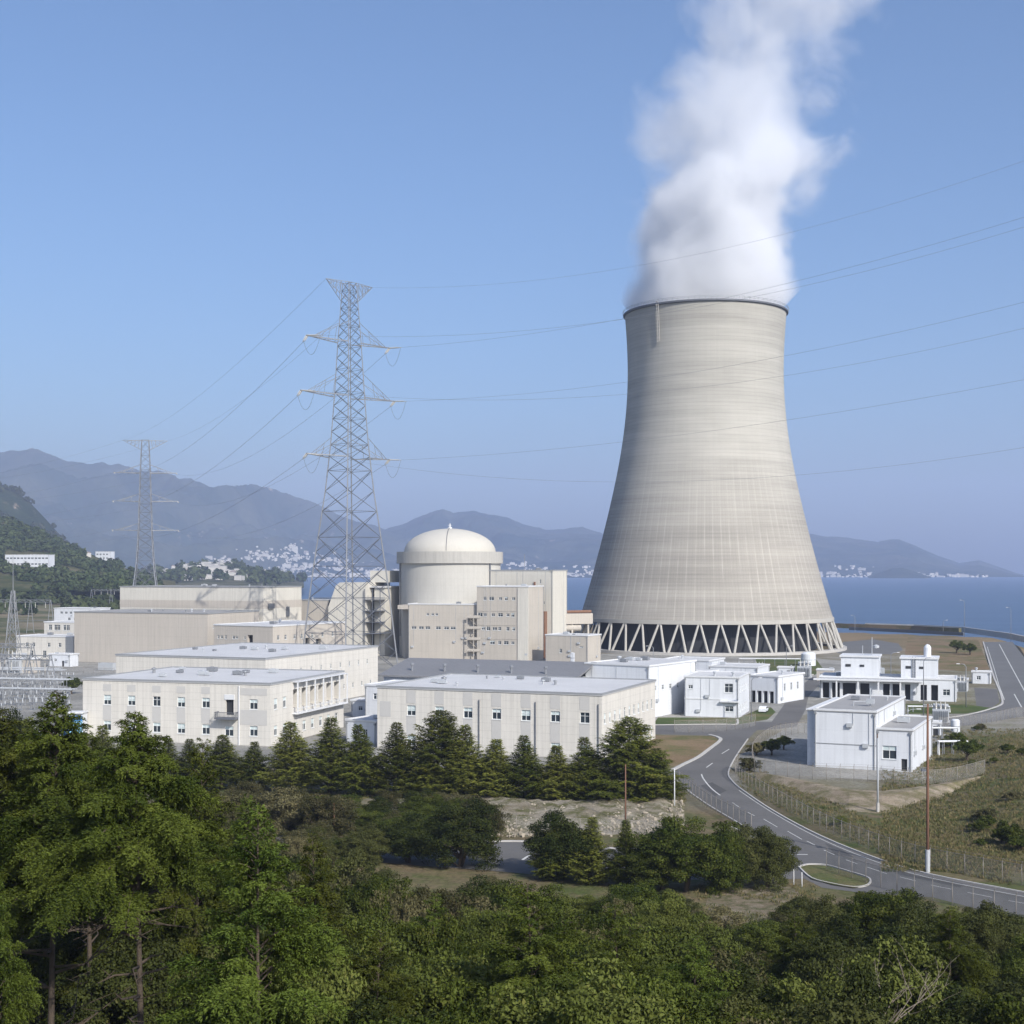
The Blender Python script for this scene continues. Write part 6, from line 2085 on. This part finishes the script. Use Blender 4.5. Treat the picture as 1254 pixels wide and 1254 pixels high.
sp = []
while len(sp) < 4200:
    px = r.uniform(-330, 195)
    py = r.uniform(600, 726)
    p = on_mountain(m6g, px, py)
    if p is None: continue
    if 2 < px < 60 and 676 < py < 699: continue
    if 102 < px < 142 and 676 < py < 692: continue
    if py > 694 and (r.random() < 0.35 or vnoise(p.x, p.y, 70, 6) < 0.40): continue
    sp.append(p)
forest('forest', 'dense green wood covering the near hill at the left', sp, 2.8, 7.0, L['forest'])
sp = []
for i in range(1500):
    p = on_mountain(m5g, r.uniform(-60, 160), r.uniform(590, 700))
    if p is not None and vnoise(p.x, p.y, 160, 12) > 0.36: sp.append(p)
forest('forest', 'blue green wood covering the rocky spur behind the near hill', sp, 5, 11, L['forest'])
sp = []
for cx, cy, sx, sy, n in ((350 / 1.0, 708, 26, 4, 30), (290, 697, 12, 4, 14), (215, 690, 18, 3, 16), (195, 706, 22, 5, 30), (245, 709, 30, 3, 22), (318, 709, 10, 3, 14), (345, 709, 12, 3, 20)):
    for i in range(n):
        p = on_mountain(m7g, np.clip(r.normal(cx, sx), 155, 370), cy + r.normal(0, sy))
        if p is not None: sp.append(p)
forest('forest', 'dark tree groups between the houses of the white town', sp, 8, 15, L['forest'], 60)
# scrub edge of the plain at the foot of the hill
sp = []
for i in range(420):
    Y = r.uniform(1000, 1290)
    px = r.uniform(-160, 215)
    if 1180 < Y < 1215: continue
    x, y = XY(px, Y)
    if vnoise(x, y, 60, 4) < 0.42: continue
    sp.append((x, y, tzs(x, y)))
forest('forest', 'belt of dark trees at the foot of the wooded hill', sp, 3.5, 8, L['forest'], 60)

# ------------------------------------------------------------------ trees
PB = {
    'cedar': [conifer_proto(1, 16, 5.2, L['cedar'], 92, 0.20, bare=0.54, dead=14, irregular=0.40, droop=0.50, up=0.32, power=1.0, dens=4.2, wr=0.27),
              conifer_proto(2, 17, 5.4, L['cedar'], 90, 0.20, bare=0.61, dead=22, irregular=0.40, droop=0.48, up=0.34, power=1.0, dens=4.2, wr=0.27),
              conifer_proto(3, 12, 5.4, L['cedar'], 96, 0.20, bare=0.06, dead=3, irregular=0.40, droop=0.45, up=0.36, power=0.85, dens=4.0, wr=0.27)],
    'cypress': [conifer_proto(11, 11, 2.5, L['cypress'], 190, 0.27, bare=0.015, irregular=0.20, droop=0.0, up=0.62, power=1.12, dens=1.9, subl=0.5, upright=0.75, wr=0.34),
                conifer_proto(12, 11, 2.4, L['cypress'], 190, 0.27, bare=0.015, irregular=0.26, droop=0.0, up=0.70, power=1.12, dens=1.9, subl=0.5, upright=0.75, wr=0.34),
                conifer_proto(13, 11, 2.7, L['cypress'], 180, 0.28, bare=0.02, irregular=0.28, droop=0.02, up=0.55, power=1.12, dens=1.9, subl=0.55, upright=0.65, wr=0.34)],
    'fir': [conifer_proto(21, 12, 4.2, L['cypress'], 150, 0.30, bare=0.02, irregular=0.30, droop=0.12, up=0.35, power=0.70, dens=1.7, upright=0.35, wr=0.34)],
    'broad': [broad_proto(31, (3.0, 3.0, 2.6), 160, 340, 0.118, L['broad'], low=-0.8, spread=0.80), broad_proto(32, (3.4, 2.9, 2.3), 200, 260, 0.12, L['broad'], low=-0.75, spread=0.82),
              broad_proto(33, (2.7, 3.0, 2.9), 190, 270, 0.125, L['broad'], low=-0.8, spread=0.82)],
    'darkbroad': [broad_proto(41, (2.9, 2.9, 2.8), 150, 340, 0.12, L['darkbroad'], low=-0.85, spread=0.78), broad_proto(42, (3.2, 2.8, 2.6), 190, 270, 0.125, L['darkbroad'], low=-0.85, spread=0.8)],
    'brown': [broad_proto(51, (2.6, 2.6, 2.2), 150, 120, 0.13, L['brown'], low=-0.7, spread=0.85), broad_proto(52, (2.9, 2.5, 2.0), 150, 120, 0.13, L['brown'], low=-0.7, spread=0.85)],
    'shrub': [broad_proto(61, (1.5, 1.5, 0.95), 60, 110, 0.13, L['broad'], low=-0.6), broad_proto(62, (1.4, 1.6, 0.8), 60, 110, 0.13, L['brown'], low=-0.6)],
}
PH = {'cedar': (16, 17, 12), 'cypress': (11, 11, 11), 'fir': (12,)}


def top_of(proto):
    me = proto[0]
    co = np.empty(len(me.vertices) * 3, np.float32)
    me.vertices.foreach_get('co', co)
    c = co.reshape(-1, 3)
    return float(np.percentile(c[:, 2], 99.7)), float(np.percentile(np.abs(c[:, 0]), 98))


TOP = {k: [top_of(p) for p in v] for k, v in PB.items()}


def put(kind, px, Y, top_py, label, cat='tree', group=None, name=None, width_px=None, var=None, rz=None, sink=0.0):
    """tree of a kind standing on the ground at distance Y, as tall as the photograph shows it"""
    i = rng.randrange(len(PB[kind])) if var is None else var
    x, y = XY(px, Y)
    z = tzs(x, y) - 0.1
    top = CZ - (top_py - H0) / FPX * Y
    h0, w0 = TOP[kind][i]
    s = max(0.15, (top - z) / (h0 * (1 - sink)))
    z -= h0 * sink * s
    sx = s if width_px is None else (width_px / 2 / FPX * Y) / w0
    return plant(name or kind, label, cat, group, PB[kind][i], (x, y, z), (sx, sx, s), rz)


# cypress row: tip x, tip y, base y, width, kind of tree
ROW = [(124, 890, 968, 44), (166, 900, 966, 44), (206, 906, 966, 40), (233, 906, 966, 40), (271, 901, 966, 52), (310, 910, 966, 42), (358, 886, 971, 58), (404, 880, 973, 54), (444, 889, 975, 50), (483, 886, 977, 52), (533, 872, 975, 72), (520, 922, 979, 46), (569, 890, 979, 54), (605, 906, 981, 52), (643, 902, 983, 50), (682, 914, 984, 48), (720, 905, 985, 52), (768, 880, 985, 86), (802, 918, 984, 52)]
ordn = ['first', 'second', 'third', 'fourth', 'fifth', 'sixth', 'seventh', 'eighth', 'ninth', 'tenth', 'eleventh', 'twelfth', 'thirteenth', 'fourteenth', 'fifteenth', 'sixteenth', 'seventeenth', 'eighteenth', 'nineteenth']
for i, (px, ty, by, w) in enumerate(ROW):
    Y = CZ * FPX / (by - H0)
    kd = 'fir' if i in (10, 17) else 'cypress'
    lab = '%s cypress from the left in the row before the office blocks' % ordn[i]
    if i == 10: lab = 'tall dark rounded fir in the middle of the cypress row'
    if i == 17: lab = 'broad spreading fir near the right end of the cypress row'
    put(kd, px, Y, ty, lab, 'tree', 'conifers in the row', 'fir_tree' if kd == 'fir' else 'cypress_tree', w * 1.28)

# shrub trees between the side road and the thicket
MID = [('cypress', 676, 1010, 1076, 56, 'dark green cypress bush at the left end of the right-hand tree group'), ('darkbroad', 690, 995, 1076, 84, 'dark round tree at the left of the group on the side road'), ('cypress', 722, 1003, 1082, 60, 'dark conifer second in the tree group on the side road'),
       ('cypress', 768, 1006, 1086, 48, 'slim yellow green conifer in the gap of the side road tree group'), ('broad', 842, 1006, 1092, 112, 'broad yellow green leafy tree in the side road tree group'), ('broad', 812, 1030, 1090, 80, 'low leafy tree left of the broad yellow green tree'),
       ('broad', 880, 1016, 1090, 66, 'leafy tree right behind the broad yellow green tree'), ('darkbroad', 905, 1012, 1087, 62, 'brownish green tree next to the right end of the tree group'), ('darkbroad', 940, 1013, 1086, 62, 'brown green round tree at the right end of the tree group'),
       ('darkbroad', 500, 998, 1056, 70, 'dark spreading tree left of the visible side road'), ('darkbroad', 566, 980, 1062, 84, 'tall dark spreading tree at the left edge of the side road opening'), ('darkbroad', 448, 1012, 1058, 56, 'dark bush tree at the left of the spreading trees'),
       ('brown', 345, 968, 1020, 90, 'brown leafless looking bush left of the embankment'), ('brown', 400, 975, 1030, 80, 'brown bush below the left of the cypress row'), ('brown', 305, 972, 1015, 80, 'brown bush behind the large left conifers')]
for kd, px, ty, by, w, lab in MID:
    put(kd, px, CZ * FPX / (by - H0), ty, lab, 'tree' if kd != 'brown' else 'bush', None, {'cypress': 'cypress_tree', 'darkbroad': 'dark_tree', 'broad': 'leafy_tree', 'brown': 'brown_bush'}[kd], w, sink=0.02 if kd == 'cypress' else 0.20)

# brush that closes the strip between the cypress row and the side road on the left
rb_ = random.Random(88)
for i in range(46):
    px = rb_.uniform(240, 606)
    by = rb_.uniform(998, 1030) if px > 470 or i % 2 else rb_.uniform(1036, 1066)
    if 596 < px and by > 1025: continue
    kd = rb_.choice(('brown', 'brown', 'darkbroad', 'broad'))
    lab, cat, grp = {'brown': ('brownish scrub bush between the cypress row and the side road', 'bush', 'brown scrub of the middle strip'), 'darkbroad': ('dark green bush between the cypress row and the side road', 'bush', 'dark bushes of the middle strip'), 'broad': ('leafy green bush between the cypress row and the side road', 'bush', 'green bushes of the middle strip')}[kd]
    put(kd, px, CZ * FPX / (by - H0), by - rb_.uniform(24, 42), lab, cat, grp, {'brown': 'brown_bush', 'darkbroad': 'dark_bush', 'broad': 'green_bush'}[kd], rb_.uniform(36, 64), sink=0.2)

# large conifers at the lower left
BIG = [(60, 862, 58, 190, 0, 'tall conifer with a bare lower trunk nearest the left edge'), (176, 882, 54, 190, 1, 'tall conifer with dead lower branches second from the left edge'), (-20, 880, 62, 200, 0, 'conifer cut by the left edge of the picture'),
       (318, 1004, 47, 235, 2, 'broad low conifer with drooping boughs right of the two tall ones'), (112, 905, 78, 150, 1, 'conifer standing behind the gap of the two tall conifers'), (238, 925, 80, 150, 2, 'conifer behind the right side of the second tall conifer'),
       (-8, 1080, 44, 120, 2, 'low conifer in the lower left corner'), (25, 900, 95, 130, 0, 'conifer farther back near the left edge'), (395, 1040, 66, 130, 2, 'bushy conifer right of the broad low conifer'), (760, 1120, 72, 130, 2, 'feathery conifer right of the pale one in the middle of the thicket'), (520, 1105, 84, 110, 2, 'conifer rising from the thicket left of the pale feathery one'), (845, 1160, 66, 150, 2, 'conifer in the thicket below the earth patch'), (1165, 1120, 80, 120, 2, 'conifer among the dark trees near the right edge'), (455, 1150, 58, 150, 2, 'conifer low in the thicket left of the middle'), (978, 1125, 96, 90, 2, 'conifer in the thicket right below the earth patch'), (655, 1098, 60, 220, 2, 'pale feathery conifer in the middle of the thicket'),
       (165, 960, 88, 130, 2, 'low conifer behind the second tall conifer'), (300, 985, 95, 110, 2, 'low conifer at the back of the left wood')]
for px, ty, Y, w, v, lab in BIG:
    put('cedar', px, Y, ty, lab, 'tree', None, 'conifer_tree', w, v)
# trees farther back at the left under the switchyard
for i, (px, ty, Y) in enumerate(((8, 872, 190), (38, 882, 180), (84, 893, 175), (-25, 868, 195), (60, 897, 165), (100, 902, 160), (140, 905, 170))):
    put('cypress' if i % 2 else 'darkbroad', px, Y, ty, 'dark green tree behind the tall conifers below the switchyard', 'tree', 'trees behind the tall conifers', 'dark_tree', 60)

# leafy thicket filling the slope below the camera
sky_x = [-60, 200, 330, 400, 450, 520, 600, 660, 720, 800, 860, 890, 940, 976, 1005, 1050, 1100, 1150, 1200, 1254, 1400]
sky_y = [1000, 1010, 1030, 1036, 1052, 1078, 1076, 1082, 1074, 1084, 1098, 1122, 1126, 1100, 1082, 1084, 1094, 1112, 1096, 1112, 1100]
LAB = {'broad': ('leafy green bush in the thicket below the viewpoint', 'bush', 'green bushes of the thicket', 'green_bush'),
       'darkbroad': ('dark green tree in the thicket below the viewpoint', 'tree', 'dark trees of the thicket', 'dark_tree'),
       'brown': ('brownish thinly leaved bush in the thicket below the viewpoint', 'bush', 'brown bushes of the thicket', 'brown_bush')}
cnt = 0
for Y, dx, low in ((143, 2.8, 6), (134, 2.8, 6), (124, 2.6, 6), (114, 2.9, 12), (103, 3.0, 26), (92, 2.9, 44), (81, 2.8, 66), (71, 2.6, 92), (62, 2.4, 125), (54, 2.3, 160), (47, 2.2, 200)):
    x = -0.40 * Y - 2
    while x < 0.40 * Y + 3:
        xx = x + rng.uniform(-0.8, 0.8)
        yy = Y + rng.uniform(-4, 4)
        px = 627 + xx / yy * FPX
        x += dx * rng.uniform(1.0, 2.0)
        if px < 260 and (Y < 76 or rng.random() < 0.4): continue
        if Y > 122 and (900 < px < 962 or (Y > 138 and px > 1040)): continue
        if Y > 130 and (px < 300 or 985 < px < 1010): continue
        if Y > 118 and 905 < px < 955: continue
        sk = np.interp(px, sky_x, sky_y)
        ty = sk + low * 0.85 + rng.uniform(-10, 34)
        z = tzs(xx, yy)
        top = CZ - (ty - H0) / FPX * yy
        if top - z < 1.1: continue
        if px > 985: kd = rng.choice(('darkbroad', 'darkbroad', 'darkbroad', 'darkbroad', 'broad'))
        elif px > 760: kd = rng.choice(('broad', 'darkbroad', 'broad', 'brown'))
        elif Y > 95: kd = rng.choice(('broad', 'brown', 'brown', 'darkbroad', 'broad'))
        else: kd = rng.choice(('broad', 'broad', 'broad', 'darkbroad'))
        if px < 330 and kd != 'darkbroad' and rng.random() < 0.75: kd = 'darkbroad'  # darker leaf colour stands in for shade under the tall left conifers
        lab, cat, grp, nm = LAB[kd]
        h = min(top - z, 9.0)
        i = rng.randrange(len(PB[kd]))
        h0, w0 = TOP[kd][i]
        s = h / (h0 * 0.88)
        z -= h0 * s * 0.12
        sx = min(max(s, 0.75), 1.15) * rng.uniform(0.8, 1.35)
        plant(nm, lab, cat, grp, PB[kd][i], (xx, yy, z - 0.1), (sx, sx, s))
        cnt += 1

# bare dead tree standing out of the dark trees at the lower right
x, y = XY(1052, 62)
z = tzs(x, y)
dt = thing('dead_tree', 'bare pale dead tree among the dark trees at the lower right', 'tree', (x, y, z), 0)
dm = MB()
rd = random.Random(9)


def limb(p, d, l, r0, depth):
    q = p + d * l
    mid = p + d * l * 0.5 + Vector((rd.gauss(0, .06), rd.gauss(0, .06), 0)) * l
    dm.path([p, mid, q], [r0, r0 * 0.8, r0 * 0.55], 5)
    if depth == 0: return
    for _ in range(3 if depth > 1 else 2):
        nd_ = (d + Vector((rd.gauss(0, .55), rd.gauss(0, .45), rd.gauss(0.1, .25)))).normalized()
        limb(p.lerp(q, rd.uniform(0.45, 1.0)), nd_, l * rd.uniform(0.55, 0.8), r0 * 0.5, depth - 1)


hd = CZ - (1160 - H0) / FPX * 62 - z
limb(Vector((0, 0, -0.3)), Vector((0.03, -0.05, 1)), hd * 0.5, 0.10, 4)
dm.build('trunk', M['deadwood'], dt)

# scrub on the mound and verges at the right
r2 = random.Random(5)
for i in range(48):
    px, py = r2.uniform(1090, 1275), r2.uniform(893, 1050)
    p = G(px, py)
    if p.x < 56 + (p.y - 165) * 0.23: continue
    k = r2.choice((0, 0, 1))
    s = r2.uniform(0.4, 1.1)
    p.z = tzs(p.x, p.y) - 0.15
    plant('scrub_bush', ('low green scrub bush on the mound at the right edge', 'low brown scrub bush on the mound at the right edge')[k], 'bush', ('green scrub bushes on the mound', 'brown scrub bushes on the mound')[k], PB['shrub'][k], p, (s * 1.2, s * 1.2, s))
for px, py, s, k, lab in ((1185, 935, 2.2, 0, 'large round bush at the right end of the switch house fence'), (1172, 915, 1.6, 0, 'bush behind the large round bush by the fence end'), (918, 945, 1.5, 1, 'brown bush at the road bend before the yard fence'), (926, 925, 1.5, 1, 'brown bush at the left corner of the yard fence'),
                          (945, 925, 1.7, 0, 'green bush inside the left corner of the yard'), (960, 918, 1.5, 0, 'green bush in the shade beside the switch house'), (1172, 800, 3.0, 0, 'dark bush in the dry field near the far road'), (1188, 802, 2.6, 0, 'second dark bush in the dry field near the far road'),
                          (1235, 1040, 1.6, 0, 'green bush at the foot of the mound by the right edge'), (1030, 1012, 0.8, 0, 'small bush on the verge in the middle'), (88, 850, 2.6, 0, 'dark round bush behind the kiosk'), (112, 850, 1.6, 0, 'small bush right of the round bush behind the kiosk')):
    p = G(px, py)
    p.z = tzs(p.x, p.y) - 0.1
    plant('round_bush', lab, 'bush', None, PB['shrub'][k], p, s)

# rough grass and weeds: one uncountable cover
rg = np.random.default_rng(3)
C, D, N, Ln, T = [], [], [], [], []


def tufts(n, pick, hmin, hmax):
    for _ in range(n):
        p = pick()
        if p is None: continue
        k = 7
        d = np.stack([rg.normal(0, 0.45, k), rg.normal(0, 0.45, k), np.ones(k)], 1)
        d = unit(d)
        l = rg.uniform(hmin, hmax, k)
        base = np.array([p[0], p[1], p[2]]) + np.stack([rg.normal(0, 0.16, k), rg.normal(0, 0.16, k), np.zeros(k)], 1)
        C.append(base + d * (l * 0.45)[:, None])
        D.append(d)
        N.append(unit(np.cross(d, rdirs(rg, k))))
        Ln.append(l)
        T.append(np.full(k, rg.uniform(0, 1)))


def pick_mound():
    px, py = rg.uniform(1080, 1290), rg.uniform(893, 1068)
    p = G(px, py)
    if p.x < 40 + (p.y - 165) * 0.16 and py < 990: return None
    if p.x < 34 + (160 - p.y) * -0.1: return None
    return p.x, p.y, tzs(p.x, p.y)


def pick_verge():
    px = rg.uniform(905, 1240)
    py = np.interp(px, [905, 925, 1000, 1075, 1140, 1254], [950, 962, 995, 1030, 1050, 1075]) - rg.uniform(-14, 22)
    p = G(px, py)
    return p.x, p.y, 0.0


def pick_slope():
    y = rg.uniform(35, 150)
    x = rg.uniform(-0.42, 0.42) * y
    px = 627 + x / y * FPX
    if y > 128 and not (560 < px < 900): return None
    if y > 138: return None
    return x, y, tzs(x, y)


def pick_bank():
    px = rg.uniform(300, 840)
    p = G(px, rg.uniform(972, 985))
    return p.x, p.y, 0.1


tufts(9000, pick_mound, 0.2, 0.55)
tufts(2200, pick_verge, 0.2, 0.5)
tufts(5000, pick_slope, 0.3, 1.0)
tufts(2500, pick_bank, 0.2, 0.55)


def pick_patch():
    p = G(rg.uniform(850, 1000), rg.uniform(1084, 1160))
    return (p.x, p.y, 0.0) if vnoise(p.x, p.y, 3.0, 2) > 0.5 else None


tufts(1500, pick_patch, 0.12, 0.4)
Ln = np.concatenate(Ln)
gm = leaf_mat('wild grass', (0.070, 0.086, 0.028), (0.195, 0.150, 0.080), transl=0.25)
tag(link('wild_grass', leaf_mesh('wild_grass', np.concatenate(C), np.concatenate(D), np.concatenate(N), Ln, Ln * 0.22, np.concatenate(T), gm)), 'tufts of rough wild grass and weeds', 'grass', kind='stuff')

# ------------------------------------------------------------------ air, light, camera
HAZE = 1.02e-4
hm = bpy.data.materials.new('haze')
hm.use_nodes = True
nt = hm.node_tree
nt.nodes.clear()
o_ = nd(nt, 'ShaderNodeOutputMaterial')
v_ = nd(nt, 'ShaderNodeVolumePrincipled')
v_.inputs['Color'].default_value = (0.565, 0.66, 0.90, 1)
v_.inputs['Density'].default_value = HAZE
v_.inputs['Density Attribute'].default_value = ''
v_.inputs['Anisotropy'].default_value = 0.0
nt.links.new(v_.outputs[0], o_.inputs['Volume'])
hz = MB().box(-12000, 12000, -400, 13500, -13.6, 860).build('haze', hm)
tag(hz, 'pale blue haze in the air over the bay', 'haze', kind='stuff')

EL, AZ = R(35), R(32)          # sun height; turn from straight behind the camera towards the right
sdir = Vector((math.sin(AZ) * math.cos(EL), -math.cos(AZ) * math.cos(EL), math.sin(EL)))
sl = bpy.data.lights.new('sun', 'SUN')
sl.energy = 4.3
sl.angle = R(0.5)
sl.color = (1.0, 0.95, 0.87)
so = bpy.data.objects.new('sun', sl)
COL.objects.link(so)
so.rotation_euler = sdir.to_track_quat('Z', 'Y').to_euler()
w = bpy.data.worlds.new('World')
SC.world = w
w.use_nodes = True
nt = w.node_tree
bg = nt.nodes['Background']
sk = nd(nt, 'ShaderNodeTexSky')
sk.sky_type = 'NISHITA'
sk.sun_disc = False
sk.sun_elevation = EL
sk.sun_rotation = math.atan2(sdir.x, sdir.y)
sk.altitude = 50
sk.air_density = 1.0
sk.dust_density = 3.0
sk.ozone_density = 6.6
nt.links.new(sk.outputs[0], bg.inputs[0])
bg.inputs[1].default_value = 0.135

cam = bpy.data.cameras.new('camera')
cam.sensor_width = 36
cam.lens = 36 * FPX / 1254
cam.shift_y = (H0 - 627) / 1254
cam.clip_start = 0.5
cam.clip_end = 40000
co_ = bpy.data.objects.new('camera', cam)
COL.objects.link(co_)
co_.location = (0, 0, CZ)
co_.rotation_euler = (math.pi / 2, 0, 0)
SC.camera = co_

SC.view_settings.view_transform = 'Standard'
SC.view_settings.look = 'None'
SC.view_settings.exposure = 0.27
SC.view_settings.gamma = 1.0
cy = SC.cycles
cy.use_denoising = True
try:
    cy.denoiser = 'OPENIMAGEDENOISE'
    cy.denoising_input_passes = 'RGB_ALBEDO_NORMAL'
except Exception:
    pass
cy.max_bounces = 11
cy.diffuse_bounces = 3
cy.glossy_bounces = 2
cy.transmission_bounces = 3
cy.transparent_max_bounces = 12
cy.volume_bounces = 9
cy.volume_max_steps = 512
cy.use_adaptive_sampling = True
cy.adaptive_threshold = 0.02
cy.sample_clamp_indirect = 6
